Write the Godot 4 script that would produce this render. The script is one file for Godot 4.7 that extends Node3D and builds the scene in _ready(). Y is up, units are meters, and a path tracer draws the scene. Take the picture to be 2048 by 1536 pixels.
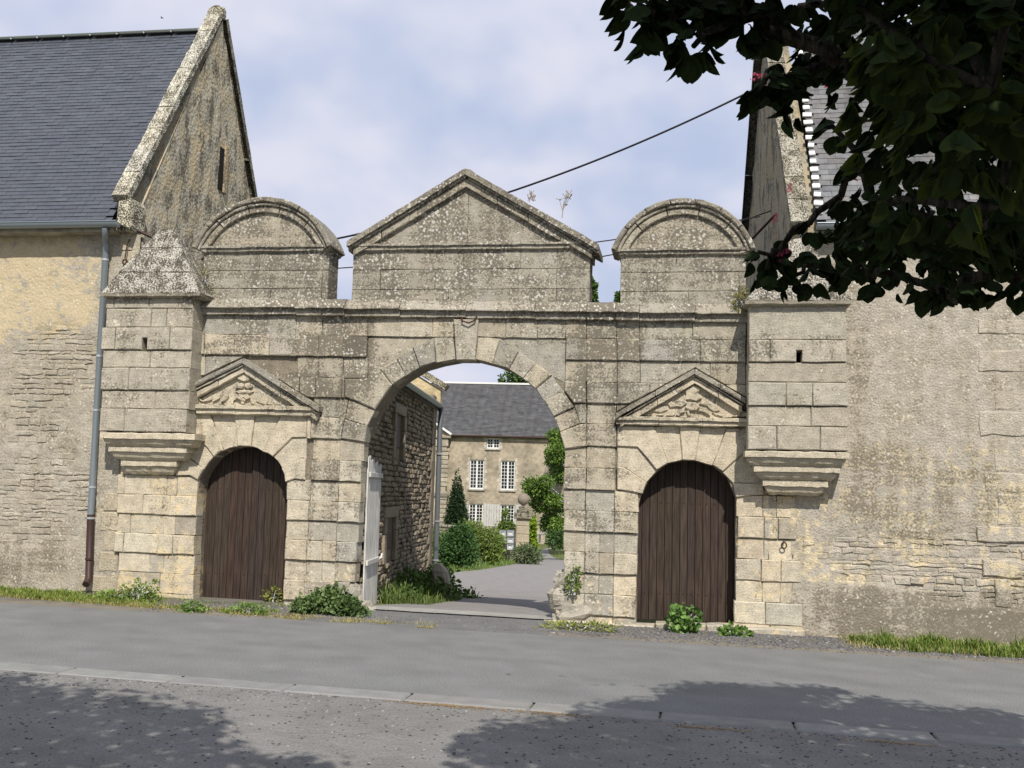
extends Node3D
# A stone double gateway on a village road, with barns either side and a manor house beyond.

class MB:
	var v := PackedVector3Array()
	var n := PackedVector3Array()
	var u := PackedVector2Array()
	var c := PackedColorArray()
	var col := Color.WHITE
	var rect := Rect2(-5.6, -0.4, 11.2, 6.8)
	func vert(p: Vector3, nn: Vector3) -> void:
		v.append(p)
		n.append(nn)
		u.append(Vector2((p.x - 0.5 * p.z - rect.position.x) / rect.size.x, 1.0 - (p.y + 0.1 * p.z - rect.position.y) / rect.size.y))
		c.append(col)
	func tri(a: Vector3, b: Vector3, d: Vector3, h: Vector3) -> void:
		var k := (b - a).cross(d - a)
		if k.length_squared() < 1e-14:
			return
		k = k.normalized()
		if k.dot(h) < 0.0:
			k = -k
			vert(a, k); vert(b, k); vert(d, k)
		else:
			vert(a, k); vert(d, k); vert(b, k)
	func quad(a: Vector3, b: Vector3, d: Vector3, e: Vector3, h: Vector3) -> void:
		tri(a, b, d, h)
		tri(a, d, e, h)
	func smooth(a: Vector3, b: Vector3, d: Vector3, na: Vector3, nb: Vector3, nd: Vector3) -> void:
		if (b - a).cross(d - a).dot(na + nb + nd) < 0.0:
			vert(a, na); vert(b, nb); vert(d, nd)
		else:
			vert(a, na); vert(d, nd); vert(b, nb)
	func mesh() -> ArrayMesh:
		var a := []
		a.resize(Mesh.ARRAY_MAX)
		a[Mesh.ARRAY_VERTEX] = v
		a[Mesh.ARRAY_NORMAL] = n
		a[Mesh.ARRAY_TEX_UV] = u
		a[Mesh.ARRAY_TEX_UV2] = u
		a[Mesh.ARRAY_COLOR] = c
		var m := ArrayMesh.new()
		if v.size() > 0:
			m.add_surface_from_arrays(Mesh.PRIMITIVE_TRIANGLES, a)
		return m

var rng := RandomNumberGenerator.new()
var base_of := {}
var taken := {}
var M := {}
var n3 := FastNoiseLite.new()
const FACADE := Rect2(-5.6, -0.4, 11.2, 6.8)
const LEFTW := Rect2(-10.5, -0.3, 6.0, 6.0)
const RIGHTW := Rect2(3.4, -0.5, 6.4, 6.0)

# ---------- naming ----------
func thing(called: String, label: String, category: String, at := Vector3.ZERO, group := "") -> Node3D:
	var o := Node3D.new()
	var k: int = taken.get(called, 0)
	taken[called] = k + 1
	o.name = called if k == 0 else "%s_%03d" % [called, k]
	add_child(o)
	o.position = at
	base_of[o] = at
	o.set_meta("label", label)
	o.set_meta("category", category)
	if group:
		o.set_meta("group", group)
	return o

func holder(called: String, parent: Node) -> Node3D:
	var o := Node3D.new()
	o.name = part_name(called, parent)
	parent.add_child(o, true)
	if base_of.has(parent):
		o.position = -base_of[parent]
	return o

func part_name(called: String, parent: Node) -> String:
	var key := str(parent.get_instance_id()) + called
	var k: int = taken.get(key, 0)
	taken[key] = k + 1
	return called if k == 0 else "%s_%03d" % [called, k]

func part(called: String, m: Mesh, mat: Material, parent: Node) -> MeshInstance3D:
	var o := MeshInstance3D.new()
	o.name = part_name(called, parent)
	o.mesh = m
	o.material_override = mat
	parent.add_child(o, true)
	if base_of.has(parent):
		o.position = -base_of[parent]
	return o

func local_part(called: String, m: Mesh, mat: Material, parent: Node) -> MeshInstance3D:
	var o := part(called, m, mat, parent)
	o.position = Vector3.ZERO
	return o

func struct(called: String, m: Mesh, mat: Material, kind := "structure") -> MeshInstance3D:
	var o := part(called, m, mat, self)
	o.set_meta("kind", kind)
	return o

func stuff(o: Node) -> Node:
	o.set_meta("kind", "stuff")
	return o

# ---------- colour and texture ----------
func lin(r: float, g: float, b: float) -> Color:
	return Color(r, g, b)

func tone(base: Color, spread := 0.08) -> Color:
	var k := 1.0 + rng.randf_range(-spread, spread)
	var w := rng.randf_range(-spread, spread) * 0.2
	return Color(base.r * k * (1.0 + w), base.g * k, base.b * k * (1.0 - w))

func fnl(seed_: int, freq: float, octaves := 4, kind := FastNoiseLite.TYPE_SIMPLEX_SMOOTH) -> FastNoiseLite:
	var f := FastNoiseLite.new()
	f.seed = seed_
	f.frequency = freq
	f.noise_type = kind
	f.fractal_octaves = octaves
	if octaves <= 1:
		f.fractal_type = FastNoiseLite.FRACTAL_NONE
	return f

func bytes(f: FastNoiseLite, w: int, h: int, seamless := false) -> PackedByteArray:
	var im: Image = f.get_seamless_image(w, h) if seamless else f.get_image(w, h, false, false, true)
	im.convert(Image.FORMAT_L8)
	return im.get_data()

func tex(im: Image) -> ImageTexture:
	return ImageTexture.create_from_image(im)

# a tileable grey grain: mid value, contrast, pits
func grain(seed_: int, size: int, f1: float, f2: float, mid: float, k1: float, k2: float, pit: float, bed := 0.0) -> ImageTexture:
	var a := bytes(fnl(seed_, f1, 4), size, size, true)
	var b := bytes(fnl(seed_ + 1, f2, 3), size, size, true)
	var out := PackedByteArray()
	out.resize(size * size)
	var lay := a
	if bed > 0.0:
		var li := fnl(seed_ + 2, 0.07, 3).get_seamless_image(size / 10, size)
		li.convert(Image.FORMAT_L8)
		li.resize(size, size, Image.INTERPOLATE_CUBIC)
		lay = li.get_data()
	for i in size * size:
		var x := mid + (a[i] - 128) * k1 + (b[i] - 128) * k2
		if bed > 0.0:
			x += (lay[i] - 128) * bed - maxf(0.0, 92.0 - lay[i]) * bed * 1.5
		if b[i] < 70:
			x -= (70 - b[i]) * pit
		out[i] = int(clampf(x, 0, 255))
	return tex(Image.create_from_data(size, size, false, Image.FORMAT_L8, out))

# streaky grain: stretched along one axis
func streaks(seed_: int, w: int, h: int, fx: float, stretch: int, mid: float, k: float, across := false) -> ImageTexture:
	var im: Image
	if across:
		im = fnl(seed_, fx, 4).get_seamless_image(w / stretch, h)
	else:
		im = fnl(seed_, fx, 4).get_seamless_image(w, h / stretch)
	im.convert(Image.FORMAT_L8)
	im.resize(w, h, Image.INTERPOLATE_CUBIC)
	var d := im.get_data()
	for i in d.size():
		d[i] = int(clampf(mid + (d[i] - 128) * k, 0, 255))
	return tex(Image.create_from_data(w, h, false, Image.FORMAT_L8, d))

# the weathering of one wall, as an overlay with alpha: bias(x, y) gives Color(dark, white, warm, grime)
func weather(rect: Rect2, per_m: float, seed_: int, bias: Callable, dark_col := Color8(96, 91, 79), warm_col := Color8(212, 191, 146)) -> ImageTexture:
	var w := int(rect.size.x * per_m)
	var h := int(rect.size.y * per_m)
	var bw := int(rect.size.x * 12.0)
	var bh := int(rect.size.y * 12.0)
	var bi := Image.create(bw, bh, false, Image.FORMAT_RGBA8)
	for y in bh:
		for x in bw:
			var q: Color = bias.call(rect.position.x + (x + 0.5) / bw * rect.size.x, rect.position.y + (1.0 - (y + 0.5) / bh) * rect.size.y)
			bi.set_pixel(x, y, q)
	bi.resize(w, h, Image.INTERPOLATE_BILINEAR)
	var B := bi.get_data()
	var A1 := bytes(fnl(seed_, 1.3 / per_m, 4), w, h)
	var A2 := bytes(fnl(seed_ + 1, 7.0 / per_m, 4), w, h)
	var A3 := bytes(fnl(seed_ + 2, 26.0 / per_m, 4), w, h)
	var cell := fnl(seed_ + 3, 19.0 / per_m, 1, FastNoiseLite.TYPE_CELLULAR)
	cell.cellular_return_type = FastNoiseLite.RETURN_DISTANCE
	var A4 := bytes(cell, w, h)
	var si := fnl(seed_ + 4, 5.0 / per_m, 3).get_image(w, h / 8, false, false, true)
	si.convert(Image.FORMAT_L8)
	si.resize(w, h, Image.INTERPOLATE_BILINEAR)
	var A5 := si.get_data()
	var hi := fnl(seed_ + 6, 9.0 / per_m, 3).get_image(w / 8, h, false, false, true)
	hi.convert(Image.FORMAT_L8)
	hi.resize(w, h, Image.INTERPOLATE_BILINEAR)
	var A6 := hi.get_data()
	var out := PackedByteArray()
	out.resize(w * h * 4)
	var dr := dark_col.r8
	var dg := dark_col.g8
	var db := dark_col.b8
	var wr := warm_col.r8
	var wg := warm_col.g8
	var wb := warm_col.b8
	for i in w * h:
		var j := i * 4
		var n1: int = A1[i] - 128
		var n2: int = A2[i] - 128
		var n3_: int = A3[i] - 128
		var d: float = clampf((B[j] - 130 + n1 * 0.7 + n2 * 0.5 + n3_ * 1.0 + (A5[i] - 128) * 0.4 + (A6[i] - 128) * 0.5) * 0.02, 0.0, 1.0)
		var wm: float = clampf((B[j + 2] - 128 + n1 * 0.5 + n2 * 0.5) * 0.03, 0.0, 1.0)
		var gr: float = clampf((B[j + 3] - 128 + n1 * 0.8 + (A5[i] - 128) * 0.7) * 0.012, 0.0, 0.75)
		var wh: float = clampf((B[j + 1] * 0.55 - 58 + n2 * 0.7 + n1 * 0.45 + n3_ * 0.7 - A4[i]) * 0.05, 0.0, 1.0)
		var cr: float = wr
		var cg: float = wg
		var cb: float = wb
		var a: float = wm * 0.62
		var k: float
		if gr > 0.0:
			var ga := gr * 0.5
			var na := a + ga - a * ga
			k = ga / na
			cr += (150 - cr) * k
			cg += (142 - cg) * k
			cb += (121 - cb) * k
			a = na
		if d > 0.0:
			var da := d * 0.78
			var na2 := a + da - a * da
			k = da / na2
			cr += (dr - cr) * k
			cg += (dg - cg) * k
			cb += (db - cb) * k
			a = na2
		if wh > 0.0:
			var wa := wh * 0.8
			var na3 := a + wa - a * wa
			k = wa / na3
			cr += (206 - cr) * k
			cg += (203 - cg) * k
			cb += (192 - cb) * k
			a = na3
		out[j] = int(cr)
		out[j + 1] = int(cg)
		out[j + 2] = int(cb)
		out[j + 3] = int(a * 255.0)
	return tex(Image.create_from_data(w, h, false, Image.FORMAT_RGBA8, out))

func base_mat(albedo: Texture2D, scale: Vector3, bump: Texture2D, bump_cm: float, rough := 0.92) -> StandardMaterial3D:
	var m := StandardMaterial3D.new()
	m.vertex_color_use_as_albedo = true
	m.albedo_texture = albedo
	m.uv1_triplanar = true
	m.uv1_world_triplanar = true
	m.uv1_scale = scale
	m.roughness = rough
	m.metallic_specular = 0.25
	if bump:
		m.heightmap_enabled = true
		m.heightmap_texture = bump
		m.heightmap_scale = bump_cm
	return m

func overlay(m: StandardMaterial3D, t: Texture2D) -> StandardMaterial3D:
	m.detail_enabled = true
	m.detail_albedo = t
	m.detail_uv_layer = BaseMaterial3D.DETAIL_UV_2
	m.detail_blend_mode = BaseMaterial3D.BLEND_MODE_MIX
	return m

func flat_mat(c: Color, rough := 0.8, metal := 0.0) -> StandardMaterial3D:
	var m := StandardMaterial3D.new()
	m.albedo_color = c.linear_to_srgb()
	m.roughness = rough
	m.metallic = metal
	m.metallic_specular = 0.35
	return m

# ---------- shapes ----------
func centre(p: Array) -> Vector2:
	var s := Vector2.ZERO
	for q in p:
		s += q
	return s / p.size()

# a dressed stone: outline in (x, y), front at z, chamfered and slightly worn edges
func stone_into(mb: MB, outline: Array, z: float, depth: float, ch := 0.012, jit := 0.004, step := 0.16) -> void:
	var p := PackedVector2Array(outline)
	if Geometry2D.is_polygon_clockwise(p):
		p.reverse()
	var r := PackedVector2Array()
	var nn := p.size()
	for i in nn:
		var a := p[i]
		var b := p[(i + 1) % nn]
		var k := maxi(1, int(round(a.distance_to(b) / step)))
		for j in k:
			var t := float(j) / k
			r.append(a.lerp(b, t))
	var m := r.size()
	var cen := Vector2.ZERO
	for q in r:
		cen += q
	cen /= m
	for i in m:
		r[i] += Vector2(rng.randf_range(-jit, jit), rng.randf_range(-jit, jit))
	var inn := PackedVector2Array()
	for i in m:
		var e1 := (r[i] - r[(i + m - 1) % m]).normalized()
		var e2 := (r[(i + 1) % m] - r[i]).normalized()
		var d := (e1.orthogonal() + e2.orthogonal())
		# orthogonal() turns clockwise or not: point inward
		if d.length() < 0.01:
			d = cen - r[i]
		d = d.normalized()
		if Geometry2D.is_point_in_polygon(r[i] + d * 0.004, r) == false:
			d = -d
		inn.append(r[i] + d * ch * rng.randf_range(0.6, 1.5))
	var tilt := Vector2(rng.randf_range(-1, 1), rng.randf_range(-1, 1)) * 0.012
	var idx := Geometry2D.triangulate_polygon(inn)
	if idx.is_empty():
		inn = r.duplicate()
		idx = Geometry2D.triangulate_polygon(inn)
	var zf := PackedFloat32Array()
	for i in m:
		zf.append(z + (inn[i] - cen).dot(tilt) + rng.randf_range(-0.002, 0.002))
	for t in range(0, idx.size(), 3):
		var a3 := Vector3(inn[idx[t]].x, inn[idx[t]].y, zf[idx[t]])
		var b3 := Vector3(inn[idx[t + 1]].x, inn[idx[t + 1]].y, zf[idx[t + 1]])
		var c3 := Vector3(inn[idx[t + 2]].x, inn[idx[t + 2]].y, zf[idx[t + 2]])
		mb.tri(a3, b3, c3, Vector3.BACK)
	for i in m:
		var j := (i + 1) % m
		var e := (r[j] - r[i])
		var o := Vector3(e.y, -e.x, 0.0)
		var r0 := Vector3(r[i].x, r[i].y, zf[i] - ch)
		var r1 := Vector3(r[j].x, r[j].y, zf[j] - ch)
		mb.quad(Vector3(inn[i].x, inn[i].y, zf[i]), Vector3(inn[j].x, inn[j].y, zf[j]), r1, r0, o + Vector3(0, 0, 0.3 * e.length()))
		mb.quad(r0, r1, Vector3(r[j].x, r[j].y, z - depth), Vector3(r[i].x, r[i].y, z - depth), o)

func stone(parent: Node, outline: Array, z: float, depth: float, mat: Material, col: Color, called := "stone", ch := 0.012, jit := 0.004, rect := FACADE) -> MeshInstance3D:
	var mb := MB.new()
	mb.rect = rect
	mb.col = col
	stone_into(mb, outline, z, depth, ch, jit)
	return part(called, mb.mesh(), mat, parent)

func rectp(x0: float, y0: float, x1: float, y1: float) -> Array:
	return [Vector2(x0, y0), Vector2(x1, y0), Vector2(x1, y1), Vector2(x0, y1)]

func shrink(p: Array, gap: float) -> Array:
	# in and out again, so that slivers left by cutting vanish
	var r := Geometry2D.offset_polygon(PackedVector2Array(p), -gap - 0.008, Geometry2D.JOIN_MITER)
	if r.is_empty():
		return []
	var q := Geometry2D.offset_polygon(r[0], 0.008, Geometry2D.JOIN_MITER)
	return Array(q[0]) if not q.is_empty() else []

# box with chamfered edges
func bbox_into(mb: MB, at: Vector3, b: Basis, size: Vector3, ch := 0.006) -> void:
	var h := size * 0.5
	var c := minf(ch, 0.4 * minf(h.x, minf(h.y, h.z)))
	var P := func(sx: int, sy: int, sz: int, k: int) -> Vector3:
		var q := Vector3(sx * (h.x - (0.0 if k == 0 else c)), sy * (h.y - (0.0 if k == 1 else c)), sz * (h.z - (0.0 if k == 2 else c)))
		return at + b * q
	for s in [-1, 1]:
		mb.quad(P.call(s, -1, -1, 0), P.call(s, 1, -1, 0), P.call(s, 1, 1, 0), P.call(s, -1, 1, 0), b.x * s)
		mb.quad(P.call(-1, s, -1, 1), P.call(1, s, -1, 1), P.call(1, s, 1, 1), P.call(-1, s, 1, 1), b.y * s)
		mb.quad(P.call(-1, -1, s, 2), P.call(1, -1, s, 2), P.call(1, 1, s, 2), P.call(-1, 1, s, 2), b.z * s)
		for t in [-1, 1]:
			mb.quad(P.call(s, t, -1, 0), P.call(s, t, 1, 0), P.call(s, t, 1, 1), P.call(s, t, -1, 1), b.x * s + b.y * t)
			mb.quad(P.call(s, -1, t, 0), P.call(s, 1, t, 0), P.call(s, 1, t, 2), P.call(s, -1, t, 2), b.x * s + b.z * t)
			mb.quad(P.call(-1, s, t, 1), P.call(1, s, t, 1), P.call(1, s, t, 2), P.call(-1, s, t, 2), b.y * s + b.z * t)
			for q in [-1, 1]:
				mb.tri(P.call(s, t, q, 0), P.call(s, t, q, 1), P.call(s, t, q, 2), b.x * s + b.y * t + b.z * q)

func bbox(called: String, at: Vector3, size: Vector3, mat: Material, parent: Node, b := Basis.IDENTITY, ch := 0.006, col := Color.WHITE, rect := FACADE) -> MeshInstance3D:
	var mb := MB.new()
	mb.rect = rect
	mb.col = col
	bbox_into(mb, at, b, size, ch)
	return part(called, mb.mesh(), mat, parent)

# bilinear patch a-b-c-d with noise relief along h
func patch(mb: MB, a: Vector3, b: Vector3, c: Vector3, d: Vector3, nu: int, nv: int, h: Vector3, amp: float, freq := 6.0, f = null) -> void:
	h = h.normalized()
	var P: Array[Vector3] = []
	for j in nv + 1:
		for i in nu + 1:
			var s := float(i) / nu
			var t := float(j) / nv
			var p := a.lerp(b, s).lerp(d.lerp(c, s), t)
			var k: float = n3.get_noise_3dv(p * freq) * amp
			if f != null:
				k += f.call(p)
			P.append(p + h * k)
	var N: Array[Vector3] = []
	for j in nv + 1:
		for i in nu + 1:
			var du: Vector3 = P[j * (nu + 1) + mini(i + 1, nu)] - P[j * (nu + 1) + maxi(i - 1, 0)]
			var dv: Vector3 = P[mini(j + 1, nv) * (nu + 1) + i] - P[maxi(j - 1, 0) * (nu + 1) + i]
			var q := du.cross(dv)
			if q.length_squared() < 1e-16:
				q = h
			q = q.normalized()
			N.append(q if q.dot(h) > 0 else -q)
	for j in nv:
		for i in nu:
			var k0 := j * (nu + 1) + i
			var k1 := k0 + nu + 1
			mb.smooth(P[k0], P[k0 + 1], P[k1 + 1], N[k0], N[k0 + 1], N[k1 + 1])
			mb.smooth(P[k0], P[k1 + 1], P[k1], N[k0], N[k1 + 1], N[k1])

# tube along points with radii
func tube_into(mb: MB, pts: Array, rad: Array, sides := 8, cap := true) -> void:
	var rings := []
	var ups := []
	for i in pts.size():
		var d: Vector3
		if i == 0:
			d = pts[1] - pts[0]
		elif i == pts.size() - 1:
			d = pts[i] - pts[i - 1]
		else:
			d = (pts[i + 1] - pts[i]).normalized() + (pts[i] - pts[i - 1]).normalized()
		d = d.normalized()
		var x := d.cross(Vector3.UP if absf(d.y) < 0.92 else Vector3.RIGHT).normalized()
		var y := d.cross(x).normalized()
		var ring := []
		for k in sides:
			var a := TAU * k / sides
			ring.append(x * cos(a) + y * sin(a))
		rings.append(ring)
	for i in pts.size() - 1:
		var off := 0
		var best := 9.0
		for k in sides:
			var q: float = (rings[i + 1][k] - rings[i][0]).length()
			if q < best:
				best = q
				off = k
		var turned := []
		for k in sides:
			turned.append(rings[i + 1][(k + off) % sides])
		rings[i + 1] = turned
		for k in sides:
			var l := (k + 1) % sides
			var a0: Vector3 = pts[i] + rings[i][k] * rad[i]
			var a1: Vector3 = pts[i] + rings[i][l] * rad[i]
			var b0: Vector3 = pts[i + 1] + rings[i + 1][k] * rad[i + 1]
			var b1: Vector3 = pts[i + 1] + rings[i + 1][l] * rad[i + 1]
			mb.smooth(a0, a1, b1, rings[i][k], rings[i][l], rings[i + 1][l])
			mb.smooth(a0, b1, b0, rings[i][k], rings[i + 1][l], rings[i + 1][k])
	if cap:
		var e := pts.size() - 1
		for k in sides:
			var l := (k + 1) % sides
			mb.tri(pts[0], pts[0] + rings[0][k] * rad[0], pts[0] + rings[0][l] * rad[0], pts[0] - pts[1])
			mb.tri(pts[e], pts[e] + rings[e][k] * rad[e], pts[e] + rings[e][l] * rad[e], pts[e] - pts[e - 1])

func tube(called: String, pts: Array, r: float, mat: Material, parent: Node, sides := 8) -> MeshInstance3D:
	var mb := MB.new()
	var rr := []
	for p in pts:
		rr.append(r)
	tube_into(mb, pts, rr, sides)
	return part(called, mb.mesh(), mat, parent)

# lathe about a vertical axis: prof = [Vector2(radius, y)]
func lathe_into(mb: MB, at: Vector3, prof: Array, sides := 20) -> void:
	for i in prof.size() - 1:
		for k in sides:
			var a := TAU * k / sides
			var b := TAU * (k + 1) / sides
			var da := Vector3(cos(a), 0, sin(a))
			var db := Vector3(cos(b), 0, sin(b))
			var e: Vector2 = prof[i + 1] - prof[i]
			var up := -e.x / maxf(e.length(), 1e-5)
			var p0: Vector3 = at + da * prof[i].x + Vector3.UP * prof[i].y
			var p1: Vector3 = at + db * prof[i].x + Vector3.UP * prof[i].y
			var p2: Vector3 = at + db * prof[i + 1].x + Vector3.UP * prof[i + 1].y
			var p3: Vector3 = at + da * prof[i + 1].x + Vector3.UP * prof[i + 1].y
			var na := (da + Vector3.UP * up).normalized()
			var nb := (db + Vector3.UP * up).normalized()
			if p0.distance_squared_to(p1) > 1e-9:
				mb.smooth(p0, p1, p2, na, nb, nb)
			if p2.distance_squared_to(p3) > 1e-9:
				mb.smooth(p0, p2, p3, na, nb, na)

# stacked rectangular rings [xl, xr, zf, y] joined to a back plane
func ring_loft(mb: MB, rings: Array, zb: float, nu := 8) -> void:
	for i in rings.size() - 1:
		var a = rings[i]
		var b = rings[i + 1]
		for k in nu:
			var s := float(k) / nu
			var t := float(k + 1) / nu
			var j1 := n3.get_noise_2d(lerpf(a[0], a[1], s) * 40.0, a[3] * 30.0) * 0.012
			var j2 := n3.get_noise_2d(lerpf(a[0], a[1], t) * 40.0, a[3] * 30.0) * 0.012
			var j3 := n3.get_noise_2d(lerpf(b[0], b[1], t) * 40.0, b[3] * 30.0) * 0.012
			var j4 := n3.get_noise_2d(lerpf(b[0], b[1], s) * 40.0, b[3] * 30.0) * 0.012
			mb.quad(Vector3(lerpf(a[0], a[1], s), a[3] + j1, a[2]), Vector3(lerpf(a[0], a[1], t), a[3] + j2, a[2]), Vector3(lerpf(b[0], b[1], t), b[3] + j3, b[2]), Vector3(lerpf(b[0], b[1], s), b[3] + j4, b[2]), Vector3(0, 0.001 if b[2] < a[2] else -0.001, 1) if absf(a[3] - b[3]) > 0.002 else Vector3(0, signf(a[2] - b[2]), 0))
		for q in [0, 1]:
			mb.quad(Vector3(a[q], a[3], a[2]), Vector3(b[q], b[3], b[2]), Vector3(b[q], b[3], zb), Vector3(a[q], a[3], zb), Vector3.LEFT if q == 0 else Vector3.RIGHT)
	var f = rings[0]
	var l = rings[rings.size() - 1]
	mb.quad(Vector3(f[0], f[3], f[2]), Vector3(f[1], f[3], f[2]), Vector3(f[1], f[3], zb), Vector3(f[0], f[3], zb), Vector3.UP if f[3] > l[3] else Vector3.DOWN)
	mb.quad(Vector3(l[0], l[3], l[2]), Vector3(l[1], l[3], l[2]), Vector3(l[1], l[3], zb), Vector3(l[0], l[3], zb), Vector3.DOWN if f[3] > l[3] else Vector3.UP)

# solid with an outline in (x, y) between z0 (front) and z1 (back)
func prism_into(mb: MB, outline: Array, z0: float, z1: float) -> void:
	var p := PackedVector2Array(outline)
	if Geometry2D.is_polygon_clockwise(p):
		p.reverse()
	var idx := Geometry2D.triangulate_polygon(p)
	for t in range(0, idx.size(), 3):
		for z in [z0, z1]:
			mb.tri(Vector3(p[idx[t]].x, p[idx[t]].y, z), Vector3(p[idx[t + 1]].x, p[idx[t + 1]].y, z), Vector3(p[idx[t + 2]].x, p[idx[t + 2]].y, z), Vector3.BACK if z == z0 else Vector3.FORWARD)
	for i in p.size():
		var a := p[i]
		var b := p[(i + 1) % p.size()]
		mb.quad(Vector3(a.x, a.y, z0), Vector3(b.x, b.y, z0), Vector3(b.x, b.y, z1), Vector3(a.x, a.y, z1), Vector3((b - a).y, -(b - a).x, 0))

# ---------- plants ----------
func multi(called: String, m: Mesh, mat: Material, xf: Array, cols: PackedColorArray, parent: Node) -> MultiMeshInstance3D:
	var mm := MultiMesh.new()
	mm.transform_format = MultiMesh.TRANSFORM_3D
	mm.use_colors = true
	mm.mesh = m
	mm.instance_count = xf.size()
	var b := PackedFloat32Array()
	b.resize(xf.size() * 16)
	for i in xf.size():
		var t: Transform3D = xf[i]
		var k := i * 16
		b[k] = t.basis.x.x; b[k + 1] = t.basis.y.x; b[k + 2] = t.basis.z.x; b[k + 3] = t.origin.x
		b[k + 4] = t.basis.x.y; b[k + 5] = t.basis.y.y; b[k + 6] = t.basis.z.y; b[k + 7] = t.origin.y
		b[k + 8] = t.basis.x.z; b[k + 9] = t.basis.y.z; b[k + 10] = t.basis.z.z; b[k + 11] = t.origin.z
		b[k + 12] = cols[i].r; b[k + 13] = cols[i].g; b[k + 14] = cols[i].b; b[k + 15] = 1.0
	mm.buffer = b
	var o := MultiMeshInstance3D.new()
	o.name = part_name(called, parent)
	o.multimesh = mm
	o.material_override = mat
	parent.add_child(o, true)
	if base_of.has(parent):
		o.position = -base_of[parent]
	return o

func rdir() -> Vector3:
	var z := rng.randf_range(-1, 1)
	var a := rng.randf_range(0, TAU)
	var r := sqrt(1 - z * z)
	return Vector3(r * cos(a), z, r * sin(a))

func facing(dir: Vector3, roll: float) -> Basis:
	var y := dir.normalized()
	var x := y.cross(Vector3.UP if absf(y.y) < 0.95 else Vector3.RIGHT).normalized()
	var b := Basis(x, y, x.cross(y))
	return b * Basis(Vector3.UP, roll)

# a leaf along +y from the origin: length 1, half width w, folded and drooping
func leaf_mesh(w: float, fold := 0.18, droop := 0.25, rows := 5, tip := 1.0) -> ArrayMesh:
	var mb := MB.new()
	var L := []
	for i in rows + 1:
		var t := float(i) / rows
		var ww := w * pow(sin(PI * pow(t, 1.25 * tip)), 0.8) if i > 0 and i < rows else 0.0
		L.append([Vector3(-ww, t, fold * ww * 2.0 - droop * t * t), Vector3(0, t, -droop * t * t), Vector3(ww, t, fold * ww * 2.0 - droop * t * t)])
	for i in rows:
		for k in 2:
			var h := Vector3(0, 0.2, 1)
			mb.quad(L[i][k], L[i][k + 1], L[i + 1][k + 1], L[i + 1][k], h)
	return mb.mesh()

func blade_mesh() -> ArrayMesh:
	var mb := MB.new()
	var a := Vector3(-0.5, 0, 0)
	var b := Vector3(0.5, 0, 0)
	var c := Vector3(0.4, 0.55, 0.12)
	var d := Vector3(-0.4, 0.55, 0.12)
	var e := Vector3(0, 1, 0.45)
	var up := Vector3(0, 0.6, 1)
	mb.quad(a, b, c, d, up)
	mb.tri(d, c, e, up)
	return mb.mesh()

# leaves through a set of ellipsoids [centre, radii], denser near the skin
func foliage(parent: Node, called: String, blobs: Array, count: int, leaf: Mesh, size: float, mat: Material, c0: Color, c1: Color, skin := 0.55, droop := 0.0) -> void:
	var xf := []
	var cols := PackedColorArray()
	var vol := 0.0
	for b in blobs:
		vol += b[1].x * b[1].y * b[1].z
	for b in blobs:
		var k := int(count * b[1].x * b[1].y * b[1].z / vol)
		for i in k:
			var d := rdir()
			var rr := lerpf(skin, 1.0, pow(rng.randf(), 0.7)) * (1.0 + 0.12 * rng.randfn())
			var p: Vector3 = b[0] + d * b[1] * rr
			var out := (d + rdir() * 0.9 + Vector3.DOWN * droop).normalized()
			var s := size * rng.randf_range(0.65, 1.3)
			xf.append(Transform3D(facing(out, rng.randf_range(0, TAU)).scaled(Vector3.ONE * s), p))
			cols.append(c0.lerp(c1, clampf(0.5 + 0.3 * rng.randfn() + n3.get_noise_3dv(p * 9.0) * 0.6, 0, 1)))
	stuff(multi(called, leaf, mat, xf, cols, parent))

func ground_y(x: float, z: float) -> float:
	var f := -0.015 * clampf(x, -14.0, 14.0)
	if z >= -0.4:
		return f
	var d := -0.4 - z
	var prof := [[0.0, 0.0], [7.4, -0.47], [20.0, -0.95], [35.0, -1.5], [65.0, -2.09], [120.0, -2.3], [2000.0, -2.3]]
	var y := -2.3
	for i in prof.size() - 1:
		if d <= prof[i + 1][0]:
			y = lerpf(prof[i][1], prof[i + 1][1], (d - prof[i][0]) / (prof[i + 1][0] - prof[i][0]))
			break
	return y + f * clampf(1.0 - d / 3.0, 0.0, 1.0)

func sheet(xs: Callable, z0: float, z1: float, nz: int, nx: int, lift: float, col := Color.WHITE) -> ArrayMesh:
	var mb := MB.new()
	mb.col = col
	for j in nz:
		var za := lerpf(z0, z1, float(j) / nz)
		var zb := lerpf(z0, z1, float(j + 1) / nz)
		var ea: Vector2 = xs.call(za)
		var eb: Vector2 = xs.call(zb)
		for i in nx:
			var a := lerpf(ea.x, ea.y, float(i) / nx)
			var b := lerpf(ea.x, ea.y, float(i + 1) / nx)
			var c := lerpf(eb.x, eb.y, float(i + 1) / nx)
			var d := lerpf(eb.x, eb.y, float(i) / nx)
			mb.quad(Vector3(a, ground_y(a, za) + lift, za), Vector3(b, ground_y(b, za) + lift, za), Vector3(c, ground_y(c, zb) + lift, zb), Vector3(d, ground_y(d, zb) + lift, zb), Vector3.UP)
	return mb.mesh()

func sstep(a: float, b: float, x: float) -> float:
	var t := clampf((x - a) / (b - a), 0, 1)
	return t * t * (3 - 2 * t)

func ell(x: float, y: float, cx: float, cy: float, rx: float, ry: float) -> float:
	var d := Vector2((x - cx) / rx, (y - cy) / ry).length()
	return clampf(1.4 - d, 0.0, 0.7) / 0.7

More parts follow.
